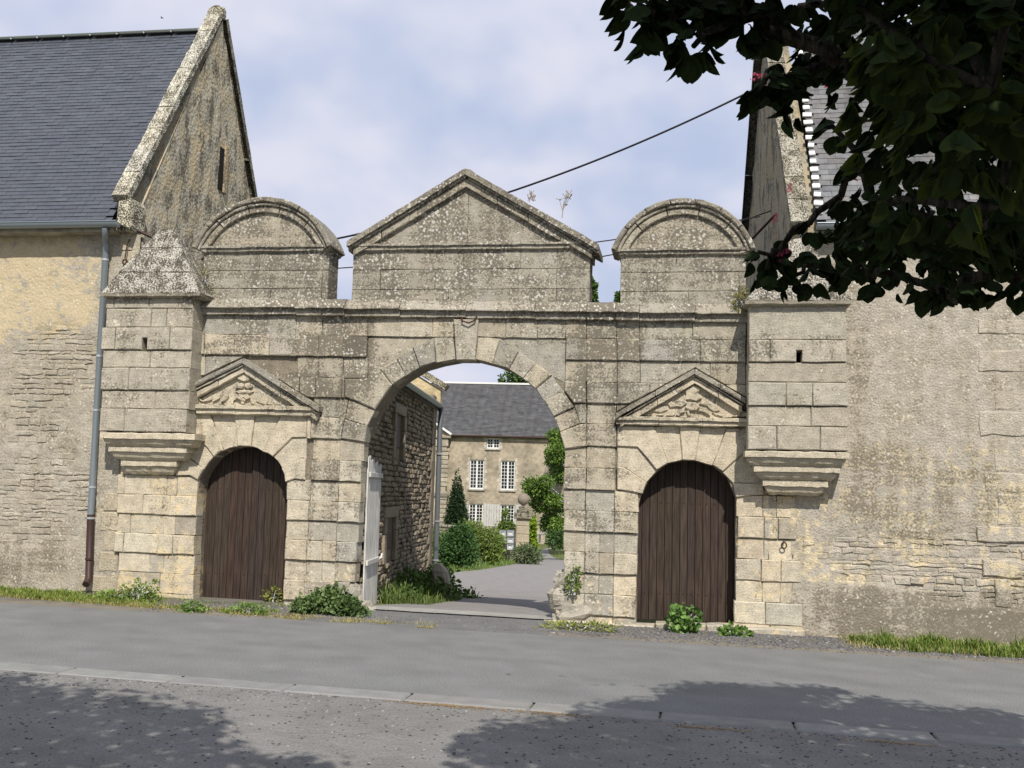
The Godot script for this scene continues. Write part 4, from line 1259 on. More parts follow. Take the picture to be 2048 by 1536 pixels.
# ---------- the two corbelled turrets ----------
func turret(label: String, rows: Array, xl: Array, xr: Array, joints: Array, slit: Array, tiers: Array, roof: Array, base: Color, front := 0.45) -> void:
	var t := thing("corbelled_turret", label, "turret", Vector3((xl[0] + xr[0]) * 0.5, rows[rows.size() - 1], 0.1), "corbelled stone turrets at the ends of the gateway")
	for i in rows.size() - 1:
		var proud: bool = (i % 2 == 0 and i > 0) if rows.size() > 7 else i % 2 == 1
		var z := front + (0.028 if proud else 0.0)
		var js := [xl[i]]
		for q in joints[i]:
			js.append(q)
		js.append(xr[i])
		for k in js.size() - 1:
			var p := shrink(rectp(js[k], rows[i + 1], js[k + 1], rows[i]), 0.003)
			var pieces := [PackedVector2Array(p)]
			if js[k] < slit[0] and js[k + 1] > slit[0] and rows[i + 1] < slit[3] and rows[i] > slit[1]:
				pieces = Geometry2D.clip_polygons(PackedVector2Array(p), PackedVector2Array(rectp(slit[0], slit[1], slit[2], slit[3])))
			for q in pieces:
				stone(t, Array(q), z, z + 0.25, M.stone, tone(base if rng.randf() > 0.3 else BUFF, 0.07), "stone")
	var dk := MB.new()
	dk.col = Color(0.05, 0.045, 0.04)
	bbox_into(dk, Vector3((slit[0] + slit[2]) * 0.5, (slit[1] + slit[3]) * 0.5, 0.0), Basis.IDENTITY, Vector3(0.5, 0.5, 0.2), 0.004)
	part("slit_back", dk.mesh(), M.mortar, t)
	for q in tiers:
		# q = [xl, xr, z, top, fillet bottom, bottom]
		var mb := MB.new()
		mb.col = tone(PALE, 0.06)
		var f: float = q[4]
		var e: float = q[5]
		ring_loft(mb, [[q[0], q[1], q[2] - 0.01, q[3]], [q[0], q[1], q[2], q[3] - 0.012], [q[0], q[1], q[2], f], [q[0] + 0.035, q[1] - 0.035, q[2] - 0.035, f - 0.004], [q[0] + 0.04, q[1] - 0.04, q[2] - 0.04, lerpf(f, e, 0.3)], [q[0] + 0.06, q[1] - 0.06, q[2] - 0.06, lerpf(f, e, 0.65)], [q[0] + 0.1, q[1] - 0.1, q[2] - 0.1, e]], -0.05, 12)
		part("corbel_tier", mb.mesh(), M.stone, t)
	# pyramid of lichened stone: roof = [xl, xr, zf, y, apex_l, apex_r, apex_y, apex_z]
	var zb := -0.25
	var cuts := [0.0, 0.34, 0.72, 1.0]
	for k in 3:
		var mb := MB.new()
		mb.col = Color(0.78, 0.77, 0.75) * rng.randf_range(0.9, 1.05)
		var ra := []
		for s in [cuts[k], cuts[k + 1]]:
			var lap := 0.012 if s == cuts[k] and k > 0 else 0.0
			ra.append([lerpf(roof[0], roof[4], s) - lap, lerpf(roof[1], roof[5], s) + lap, lerpf(roof[2], roof[7] + 0.04, s) + lap, lerpf(roof[3], roof[6], s) - lap, lerpf(zb, roof[7] - 0.04, s)])
		var C := func(q: Array, x: int, z: int) -> Vector3:
			return Vector3(q[x], q[3], q[2] if z == 0 else q[4])
		var amp := 0.022
		patch(mb, C.call(ra[0], 0, 0), C.call(ra[0], 1, 0), C.call(ra[1], 1, 0), C.call(ra[1], 0, 0), 22, 8, Vector3(0, 0.4, 1), amp, 18.0)
		patch(mb, C.call(ra[0], 1, 0), C.call(ra[0], 1, 1), C.call(ra[1], 1, 1), C.call(ra[1], 1, 0), 10, 8, Vector3(1, 0.4, 0), amp, 18.0)
		patch(mb, C.call(ra[0], 0, 0), C.call(ra[0], 0, 1), C.call(ra[1], 0, 1), C.call(ra[1], 0, 0), 10, 8, Vector3(-1, 0.4, 0), amp, 18.0)
		patch(mb, C.call(ra[0], 0, 1), C.call(ra[0], 1, 1), C.call(ra[1], 1, 1), C.call(ra[1], 0, 1), 10, 8, Vector3(0, 0.4, -1), amp, 18.0)
		for e in [0, 1]:
			var q: Array = ra[e]
			mb.quad(C.call(q, 0, 0), C.call(q, 1, 0), C.call(q, 1, 1), C.call(q, 0, 1), Vector3.UP if e == 1 else Vector3.DOWN)
		part("roof_stone", mb.mesh(), M.lichen, t)
	var ev := MB.new()
	ev.col = tone(BUFF * 0.8)
	ring_loft(ev, [[roof[0], roof[1], roof[2], roof[3] + 0.005], [roof[0] + 0.01, roof[1] - 0.01, roof[2] - 0.01, roof[3] - 0.04], [roof[0] + 0.07, roof[1] - 0.07, roof[2] - 0.06, roof[3] - 0.06]], zb, 14)
	part("eaves_stone", ev.mesh(), M.stone, t)

func build_turrets() -> void:
	var yl := func(a: Array) -> Array:
		return a.map(func(q): return q.y)
	var xx := func(a: Array) -> Array:
		return a.map(func(q): return q.x)
	turret("left turret on stepped corbels with a tall lichen-white pyramid roof, next to the zinc downpipe",
		yl.call([Vector2(-4.528, 4.295), Vector2(-4.516, 4.102), Vector2(-4.499, 3.831), Vector2(-4.479, 3.512), Vector2(-4.463, 3.258), Vector2(-4.443, 2.942), Vector2(-4.427, 2.683), Vector2(-4.406, 2.362)]), xx.call([Vector2(-5.191, 4.225), Vector2(-5.172, 3.938), Vector2(-5.214, 3.652), Vector2(-5.187, 3.367), Vector2(-5.183, 3.083), Vector2(-5.163, 2.8), Vector2(-5.159, 2.519)]), xx.call([Vector2(-3.872, 4.221), Vector2(-3.863, 3.938), Vector2(-3.854, 3.655), Vector2(-3.859, 3.374), Vector2(-3.858, 3.094), Vector2(-3.856, 2.815), Vector2(-3.869, 2.537)]),
		[xx.call([Vector2(-5.069, 4.225), Vector2(-4.538, 4.223)]), xx.call([Vector2(-4.49, 3.938), Vector2(-4.265, 3.938)]), xx.call([Vector2(-5.008, 3.652), Vector2(-4.188, 3.655)]), xx.call([Vector2(-4.47, 3.371)]), xx.call([Vector2(-4.767, 3.087)]), xx.call([Vector2(-4.36, 2.81)]), xx.call([Vector2(-4.79, 2.524)])],
		[Vector2(-4.597, 3.49).x, Vector2(-4.597, 3.49).y, Vector2(-4.519, 3.682).x, Vector2(-4.519, 3.682).y],
		[[Vector2(-5.137, 2.335).x, Vector2(-3.727, 2.357).x, 0.37, Vector2(-4.39, 2.347).y, Vector2(-4.385, 2.264).y, Vector2(-4.43, 2.163).y], [Vector2(-5.059, 2.153).x, Vector2(-3.894, 2.174).x, 0.26, Vector2(-4.436, 2.171).y, Vector2(-4.431, 2.087).y, Vector2(-4.475, 1.971).y], [Vector2(-4.918, 1.956).x, Vector2(-4.084, 1.972).x, 0.15, Vector2(-4.481, 1.978).y, Vector2(-4.476, 1.894).y, Vector2(-4.52, 1.776).y]],
		[Vector2(-5.244, 4.295).x, Vector2(-3.729, 4.289).x, 0.44, Vector2(-4.482, 4.306).y, Vector2(-4.544, 5.275).x, Vector2(-4.329, 5.272).x, Vector2(-4.445, 5.288).y, 0.1], BUFF, 0.34)
	turret("right turret on stepped corbels, its pyramid roof half hidden by the overhanging leaves",
		yl.call([Vector2(4.335, 4.134), Vector2(4.334, 3.66), Vector2(4.334, 3.373), Vector2(4.334, 3.119), Vector2(4.333, 2.822), Vector2(4.333, 2.564), Vector2(4.332, 2.263)]), xx.call([Vector2(3.733, 3.916), Vector2(3.728, 3.53), Vector2(3.723, 3.242), Vector2(3.723, 2.954), Vector2(3.724, 2.7), Vector2(3.719, 2.415)]), xx.call([Vector2(4.934, 3.916), Vector2(4.932, 3.535), Vector2(4.936, 3.25), Vector2(4.947, 2.967), Vector2(4.951, 2.717), Vector2(4.949, 2.436)]),
		[[], xx.call([Vector2(3.995, 3.531)]), [], xx.call([Vector2(4.192, 2.959), Vector2(4.516, 2.963)]), xx.call([Vector2(4.497, 2.711)]), xx.call([Vector2(4.076, 2.421), Vector2(4.606, 2.43)])],
		[Vector2(4.316, 3.367).x, Vector2(4.316, 3.367).y, Vector2(4.389, 3.526).x, Vector2(4.389, 3.526).y],
		[[Vector2(3.687, 2.237).x, Vector2(4.956, 2.261).x, 0.48, Vector2(4.329, 2.249).y, Vector2(4.329, 2.174).y, Vector2(4.339, 2.071).y], [Vector2(3.805, 2.06).x, Vector2(4.862, 2.082).x, 0.37, Vector2(4.34, 2.078).y, Vector2(4.34, 1.996).y, Vector2(4.35, 1.898).y], [Vector2(3.924, 1.888).x, Vector2(4.725, 1.906).x, 0.26, Vector2(4.351, 1.904).y, Vector2(4.351, 1.816).y, Vector2(4.372, 1.703).y]],
		[Vector2(3.671, 4.14).x, Vector2(4.995, 4.135).x, 0.55, Vector2(4.338, 4.15).y, Vector2(4.297, 5.034).x, Vector2(4.481, 5.032).x, Vector2(4.386, 5.046).y, 0.1], BUFF)

# ---------- rubble walls ----------
func rubble_wall(w: Node, called: String, x0: float, x1: float, y0: float, y1: float, z: float, rect: Rect2, expo: Callable, plaster: Material, rubble: Material, col: Color, most: int) -> void:
	var mb := MB.new()
	mb.rect = rect
	mb.col = col
	patch(mb, Vector3(x0, y0, z), Vector3(x1, y0, z), Vector3(x1, y1, z), Vector3(x0, y1, z), int((x1 - x0) / 0.05), int((y1 - y0) / 0.05), Vector3.BACK, 0.012, 9.0,
		func(p: Vector3) -> float: return lerpf(0.012, -0.014, sstep(0.25, 0.6, expo.call(p.x, p.y))) + n3.get_noise_3dv(p * 34.0) * 0.006)
	part("plaster", mb.mesh(), plaster, w)
	# solid wall behind
	var back := MB.new()
	back.col = col
	bbox_into(back, Vector3((x0 + x1) * 0.5, (y0 + y1) * 0.5, z - 0.3), Basis.IDENTITY, Vector3(x1 - x0, y1 - y0, 0.46), 0.01)
	part(called, back.mesh(), plaster, w)
	var list := []
	var y := y0
	while y < y1 - 0.05:
		var h := rng.randf_range(0.05, 0.1)
		var x := x0 - rng.randf() * 0.2
		while x < x1:
			var l := rng.randf_range(0.1, 0.36)
			var c := Vector2(x + l * 0.5, y + h * 0.5)
			if c.x > x0 + 0.05 and c.x < x1 - 0.05 and expo.call(c.x, c.y) > 0.4:
				list.append([x, y, l, h])
			x += l
		y += h
	list.shuffle()
	var rest := MB.new()
	rest.rect = rect
	for i in list.size():
		var q = list[i]
		var g := 0.006
		var k := rng.randf_range(-0.012, 0.012)
		var k2 := rng.randf_range(-0.016, 0.006)
		var o := [Vector2(q[0] + g, q[1] + g + k), Vector2(q[0] + q[2] - g, q[1] + g - k), Vector2(q[0] + q[2] - g * 2.0, q[1] + q[3] - g + k2), Vector2(q[0] + q[2] * 0.5, q[1] + q[3] - g * 0.5), Vector2(q[0] + g * 2.0, q[1] + q[3] - g + rng.randf_range(-0.016, 0.006))]
		var one := MB.new() if i < most else rest
		one.rect = rect
		one.col = tone(col * rng.randf_range(0.9, 1.12), 0.1)
		stone_into(one, o, z + rng.randf_range(-0.014, 0.006), 0.06, 0.01, 0.009, 0.09)
		if i < most:
			part("stone", one.mesh(), rubble, w)
	if rest.v.size() > 0:
		stuff(part("small_rubble", rest.mesh(), rubble, w))

func expo_left(x: float, y: float) -> float:
	var e := 0.1
	e = maxf(e, ell(x, y, -6.1, 3.45, 0.7, 0.45) * 0.75)
	e = maxf(e, ell(x, y, -6.4, 2.75, 0.5, 0.7) * 0.72)
	e = maxf(e, ell(x, y, -6.3, 1.35, 0.9, 0.62) * 0.95)
	e = maxf(e, ell(x, y, -7.4, 1.3, 0.9, 0.7) * 0.9)
	e = maxf(e, ell(x, y, -5.6, 1.35, 0.25, 0.3) * 0.7)
	e = maxf(e, ell(x, y, -5.62, 3.15, 0.2, 0.2) * 0.6)
	e = maxf(e, ell(x, y, -5.9, 2.0, 0.2, 0.14) * 0.75)
	if y < 0.75:
		e *= 0.2
	return e + n3.get_noise_2d(x * 16.0, y * 22.0) * 0.26

func expo_right(x: float, y: float) -> float:
	var e := 0.12
	e = maxf(e, ell(x, y, 5.4, 0.95, 0.9, 0.35) * 0.62)
	e = maxf(e, ell(x, y, 6.35, 0.85, 0.75, 0.4) * 0.95)
	e = maxf(e, ell(x, y, 6.9, 0.8, 0.9, 0.5) * 0.8)
	e = maxf(e, ell(x, y, 5.0, 1.05, 0.25, 0.2) * 0.8)
	if y > 2.4:
		e = maxf(e, 0.22)
	if y < 0.42:
		e *= 0.25
	return e + n3.get_noise_2d(x * 15.0 + 90.0, y * 21.0) * 0.26

func slate_mesh(w: float, l: float, t: float, c0 := Color.WHITE) -> ArrayMesh:
	# lies in the xy plane, top at y = 0, hanging to y = -l, face towards +z; the lower edge stands proud
	var mb := MB.new()
	mb.col = c0
	var a := Vector3(-w / 2, 0, 0.0)
	var b := Vector3(w / 2, 0, 0.0)
	var c := Vector3(w / 2, -l, t * 2.0)
	var d := Vector3(-w / 2, -l, t * 2.0)
	mb.quad(a, b, c, d, Vector3.BACK)
	var k := Vector3(0, 0, -t)
	mb.quad(d, c, c + k, d + k, Vector3.DOWN)
	mb.quad(a, d, d + k, a + k, Vector3.LEFT)
	mb.quad(b, c, c + k, b + k, Vector3.RIGHT)
	return mb.mesh()

func slate_roof(w: Node3D, e0: Vector3, e1: Vector3, up: Vector3, expo: float, wide: float, mat: Material, col: Color, spread: float, most: int, near: Vector3) -> void:
	# courses of slates from the eaves e0-e1 along up to the ridge
	var x := (e1 - e0).normalized()
	var y := up.normalized()
	var b := Basis(x, y, x.cross(y))
	var n := int(up.length() / expo)
	var len := (e1 - e0).length()
	var m := []
	var ms := []
	for k in 4:
		m.append(slate_mesh(wide - 0.004, expo * 1.75, [0.006, 0.007, 0.008, 0.0065][k]))
	for k in 10:
		ms.append(slate_mesh(wide - 0.004, expo * 1.75, [0.006, 0.007, 0.008, 0.0065][k % 4], tone(col, spread)))
	var all := []
	for r in n:
		var s := -wide * (0.5 if r % 2 == 0 else 0.0)
		while s < len - wide * 0.3:
			var at := e0 + x * (s + wide * 0.5) + y * ((r + 1) * expo + expo * 0.75)
			if s + wide * 0.5 > 0.02 and s + wide < len + 0.08:
				all.append(at)
			s += wide
	all.sort_custom(func(p, q): return p.distance_squared_to(near) < q.distance_squared_to(near))
	var xf := [[], [], [], []]
	var cs := [PackedColorArray(), PackedColorArray(), PackedColorArray(), PackedColorArray()]
	for i in all.size():
		var k := rng.randi() % 4
		var tilt := Basis(Vector3.RIGHT, rng.randf_range(-0.008, 0.006)) * Basis(Vector3.BACK, rng.randf_range(-0.006, 0.006))
		var t := Transform3D(b * tilt, all[i] + b.z * rng.randf_range(0.0, 0.003))
		var c := tone(col, spread)
		if i < most:
			var mm: Mesh = ms[rng.randi() % 10]
			var o := part("slate", mm, mat, w)
			o.transform = Transform3D(t.basis, t.origin + o.position)
		else:
			xf[k].append(t)
			cs[k].append(c)
	for k in 4:
		stuff(multi("slates", m[k], mat, xf[k], cs[k], w))
	# boarding under the slates
	var bd := MB.new()
	bd.col = Color(0.05, 0.05, 0.055)
	var dn := -b.z * 0.02
	bd.quad(e0 + dn, e1 + dn, e1 + up + dn, e0 + up + dn, b.z)
	bd.quad(e0 + dn * 5, e1 + dn * 5, e1 + up + dn * 5, e0 + up + dn * 5, -b.z)
	part("roof_boarding", bd.mesh(), M.tint, w)

func gutter(w: Node, a: Vector3, b: Vector3, r: float, mat: Material) -> void:
	var mb := MB.new()
	var x := (b - a).normalized()
	var out := x.cross(Vector3.UP).normalized()
	var n := 10
	for k in n:
		var t0 := PI * k / n
		var t1 := PI * (k + 1) / n
		var d0 := out * cos(t0) - Vector3.UP * sin(t0)
		var d1 := out * cos(t1) - Vector3.UP * sin(t1)
		mb.smooth(a + d0 * r, b + d0 * r, b + d1 * r, d0, d0, d1)
		mb.smooth(a + d0 * r, b + d1 * r, a + d1 * r, d0, d1, d1)
		mb.tri(b, b + d0 * r, b + d1 * r, x)
		mb.tri(a, a + d0 * r, a + d1 * r, -x)
	part("gutter", mb.mesh(), mat, w)
	tube("gutter_bead", [a + out * r + Vector3(0, 0.004, 0), b + out * r + Vector3(0, 0.004, 0)], 0.011, mat, w, 6)

func gable_wall(w: Node, p: Callable, ys: Array, zs: Array, base: float, n: Vector3, col: Color, mat: Material) -> void:
	# zs = [front, apex, back], ys = heights there
	var mb := MB.new()
	mb.col = col
	for k in 2:
		patch(mb, p.call(zs[k], base), p.call(zs[k + 1], base), p.call(zs[k + 1], ys[k + 1]), p.call(zs[k], ys[k]), 26, 56, n, 0.035, 7.0)
		patch(mb, p.call(zs[k], base) - n * 0.35, p.call(zs[k + 1], base) - n * 0.35, p.call(zs[k + 1], ys[k + 1]) - n * 0.35, p.call(zs[k], ys[k]) - n * 0.35, 2, 2, -n, 0.0)
		mb.quad(p.call(zs[k], ys[k]), p.call(zs[k + 1], ys[k + 1]), p.call(zs[k + 1], ys[k + 1]) - n * 0.35, p.call(zs[k], ys[k]) - n * 0.35, Vector3.UP)
	for k in [0, 2]:
		mb.quad(p.call(zs[k], base), p.call(zs[k], ys[k]), p.call(zs[k], ys[k]) - n * 0.35, p.call(zs[k], base) - n * 0.35, p.call(zs[k], 0.0) - p.call(zs[1], 0.0))
	part("gable", mb.mesh(), mat, w)

func coping(w: Node, a: Vector3, b: Vector3, across: Vector3, wide: float, thick: float, pieces: int, col: Color, mat: Material) -> void:
	var d := (b - a).normalized()
	var nrm := across.normalized().cross(d)
	if nrm.y < 0:
		nrm = -nrm
	for k in pieces:
		var p := a.lerp(b, float(k) / pieces)
		var q := a.lerp(b, float(k + 1) / pieces)
		var mb := MB.new()
		mb.col = tone(col, 0.08)
		var l := (q - p).length() - 0.008
		var c := (p + q) * 0.5 + nrm * rng.randf_range(-0.008, 0.01)
		var bs := Basis(across.normalized(), d, nrm) * Basis(Vector3.RIGHT, rng.randf_range(-0.012, 0.012))
		var f := wide * 0.5
		var t := thick * rng.randf_range(0.9, 1.1)
		patch(mb, c + bs * Vector3(-f, -l / 2, t), c + bs * Vector3(f, -l / 2, t), c + bs * Vector3(f, l / 2, t), c + bs * Vector3(-f, l / 2, t), 6, 12, nrm, 0.02, 22.0)
		for s in [-1, 1]:
			patch(mb, c + bs * Vector3(s * f, -l / 2, 0), c + bs * Vector3(s * f, l / 2, 0), c + bs * Vector3(s * f, l / 2, t), c + bs * Vector3(s * f, -l / 2, t), 10, 2, bs.x * s, 0.0, 22.0)
			patch(mb, c + bs * Vector3(-f, s * l / 2, 0), c + bs * Vector3(f, s * l / 2, 0), c + bs * Vector3(f, s * l / 2, t), c + bs * Vector3(-f, s * l / 2, t), 4, 1, bs.y * s, 0.0)
		part("coping_stone", mb.mesh(), mat, w)

func build_left_barn() -> void:
	var w := thing("slate_roofed_barn", "barn with a steep dark slate roof, ochre plaster and a zinc downpipe at the left", "barn", Vector3(-7.6, 0, -2.4))
	var col := Color(0.43, 0.39, 0.31)
	rubble_wall(w, "wall", -10.2, -4.93, -0.25, 5.3, -0.05, LEFTW, expo_left, M.left_plaster, M.left_rubble, col, 300)
	# corner blocks at the foot beside the gateway and under the eaves
	for q in [[Vector2(-5.238, 1.499), Vector2(-5.015, 1.25)], [Vector2(-5.273, 1.228), Vector2(-4.996, 0.968)], [Vector2(-5.224, 0.948), Vector2(-4.992, 0.688)], [Vector2(-5.265, 0.665), Vector2(-4.973, 0.395)], [Vector2(-5.518, 0.334), Vector2(-4.954, 0.104)], [Vector2(-5.235, 5.28), Vector2(-5.046, 5.025)], [Vector2(-5.186, 5.011), Vector2(-4.809, 4.727)]]:
		var a: Vector2 = q[0]
		var b: Vector2 = q[1]
		stone(w, rectp(a.x, b.y, b.x, a.y), -0.03 + rng.randf_range(0, 0.012), 0.2, M.left_rubble, tone(Color(0.5, 0.44, 0.32), 0.06), "quoin_stone", 0.012, 0.005, LEFTW)
	var zr := -2.385
	# gable towards the gateway
	gable_wall(w, func(z: float, y: float) -> Vector3: return Vector3(-5.07, y, z), [5.35, 9.68, 5.4], [-0.05, -2.62, -5.15], 0.0, Vector3.RIGHT, Color(0.84, 0.83, 0.78), M.gable)
	var sl := bbox("slit_window", Vector3(-5.09, Vector2(-2.928, 7.135).y, Vector2(-2.928, 7.135).x), Vector3(0.06, 0.75, 0.2), M.dark, w)
	sl.set_meta("label", "narrow slit in the gable")
	bbox("slit_jamb", Vector3(-5.055, Vector2(-3.051, 7.155).y, Vector2(-3.051, 7.155).x), Vector3(0.05, 0.85, 0.12), M.gable, w, Basis.IDENTITY, 0.01, Color(0.7, 0.64, 0.56))
	coping(w, Vector3(-5.16, 5.72, 0.12), Vector3(-5.16, 9.72, -2.58), Vector3.RIGHT, 0.25, 0.1, 9, Color(0.98, 0.97, 0.9), M.lichen)
	coping(w, Vector3(-5.16, 9.72, -2.66), Vector3(-5.16, 5.5, -5.25), Vector3.RIGHT, 0.3, 0.12, 2, Color(0.6, 0.58, 0.52), M.lichen)
	var ap := MB.new()
	ap.col = Color(0.95, 0.93, 0.82)
	lump(ap, Vector3(-5.16, 9.82, -2.62), Vector3(0.17, 0.13, 0.14), 0.2)
	part("apex_stone", ap.mesh(), M.lichen, w)
	stone(w, [Vector2(-5.176, 5.701), Vector2(-4.984, 5.735), Vector2(-4.95, 5.683), Vector2(-4.958, 5.329), Vector2(-4.986, 5.286), Vector2(-5.185, 5.377)], 0.21, 0.4, M.lichen, Color(0.95, 0.92, 0.8), "kneeler_stone", 0.02, 0.006)
	stone(w, [Vector2(-5.223, 5.39), Vector2(-5.001, 5.328), Vector2(-4.997, 5.269), Vector2(-5.216, 5.279)], 0.14, 0.3, M.lichen, Color(0.9, 0.86, 0.72), "kneeler_stone", 0.012, 0.004)
	# roof
	var e0 := Vector3(-11.2, 5.36, 0.2)
	var e1 := Vector3(-5.3, 5.36, 0.2)
	slate_roof(w, e0, e1, Vector3(0, 4.05, -2.6), 0.083, 0.215, M.slate, Color(0.084, 0.094, 0.112), 0.12, 300, Vector3(-5.3, 5.3, 0.2))
	var rb := MB.new()
	rb.col = Color(0.05, 0.05, 0.055)
	rb.quad(Vector3(-11.2, 9.41, -2.42), Vector3(-5.3, 9.41, -2.42), Vector3(-5.3, 5.36, -5.1), Vector3(-11.2, 5.36, -5.1), Vector3(0, 0.5, -1))
	part("rear_slope", rb.mesh(), M.tint, w)
	for k in 12:
		var x := -5.3 - 0.5 * k
		var mb := MB.new()
		mb.col = tone(Color(0.12, 0.14, 0.125), 0.1)
		bbox_into(mb, Vector3(x - 0.245, 9.425, -2.38), Basis(Vector3.RIGHT, 0.3), Vector3(0.485, 0.05, 0.2), 0.02)
		part("ridge_piece", mb.mesh(), M.tint, w)
		var hk := MB.new()
		lathe_into(hk, Vector3(x - 0.02, 9.38, -2.27), [Vector2(0, 0.02), Vector2(0.022, 0), Vector2(0, -0.02)], 6)
		part("ridge_hook", hk.mesh(), M.band, w)
	gutter(w, Vector3(-11.2, 5.37, 0.27), Vector3(Vector2(-5.116, 5.334).x, 5.37, 0.27), 0.075, M.zinc)
	bbox("eaves_board", Vector3(-8.2, 5.28, 0.08), Vector3(5.95, 0.06, 0.26), M.old_plaster, w, Basis.IDENTITY, 0.006, Color(0.4, 0.36, 0.27))
	# downpipe, zinc above and painted iron below
	var top: Vector3 = Vector3(-5.325, 5.251, 0.24)
	var p1: Vector3 = Vector3(-5.414, 5.091, 0.05)
	var p2: Vector3 = Vector3(-5.379, 1.17, 0.05)
	var p3: Vector3 = Vector3(-5.34, 0.288, 0.05)
	p2.x = p1.x + 0.03
	p3.x = p1.x + 0.06
	tube("downpipe", [top + Vector3(0, 0.04, 0.02), top + Vector3(0, -0.05, 0.0), p1 + Vector3(0, 0.06, 0.03), p1, p2], 0.045, M.zinc, w, 12)
	tube("iron_pipe", [p2 + Vector3(0, 0.02, 0.0), p3, p3 + Vector3(0.02, -0.07, 0.1)], 0.05, M.iron_paint, w, 12)
	for t in [0.06, 0.42, 0.62, 0.9]:
		var c := p1.lerp(p2, t)
		tube("pipe_band", [c, c + Vector3(0, 0.03, 0)], 0.052, M.band, w, 12)
	for t in [0.05, 0.7]:
		var c := p2.lerp(p3, t)
		tube("pipe_band", [c, c + Vector3(0, 0.03, 0)], 0.057, M.band if t < 0.5 else M.iron_paint, w, 12)
	# lead flashing and stub of pipe behind the turret
	tube("lead_flashing", [Vector3(-5.035, 5.344, 0), Vector3(-4.72, 5.208, -0.1)], 0.025, M.iron_paint, w, 6)
	# hanging hook
	var hk: Vector3 = Vector3(-5.072, 5.188, 0)
	var he: Vector3 = Vector3(-5.111, 4.841, 0.03)
	tube("iron_hook", [hk, hk + Vector3(-0.02, -0.08, 0.03), he + Vector3(0.02, 0.18, 0.02), he + Vector3(0.0, 0.05, 0.01)], 0.009, M.rust, w, 6)
	var ring := []
	for k in 13:
		ring.append(he + Vector3(cos(TAU * k / 12.0), sin(TAU * k / 12.0), 0) * 0.035)
	tube("iron_ring", ring, 0.012, M.rust, w, 6)

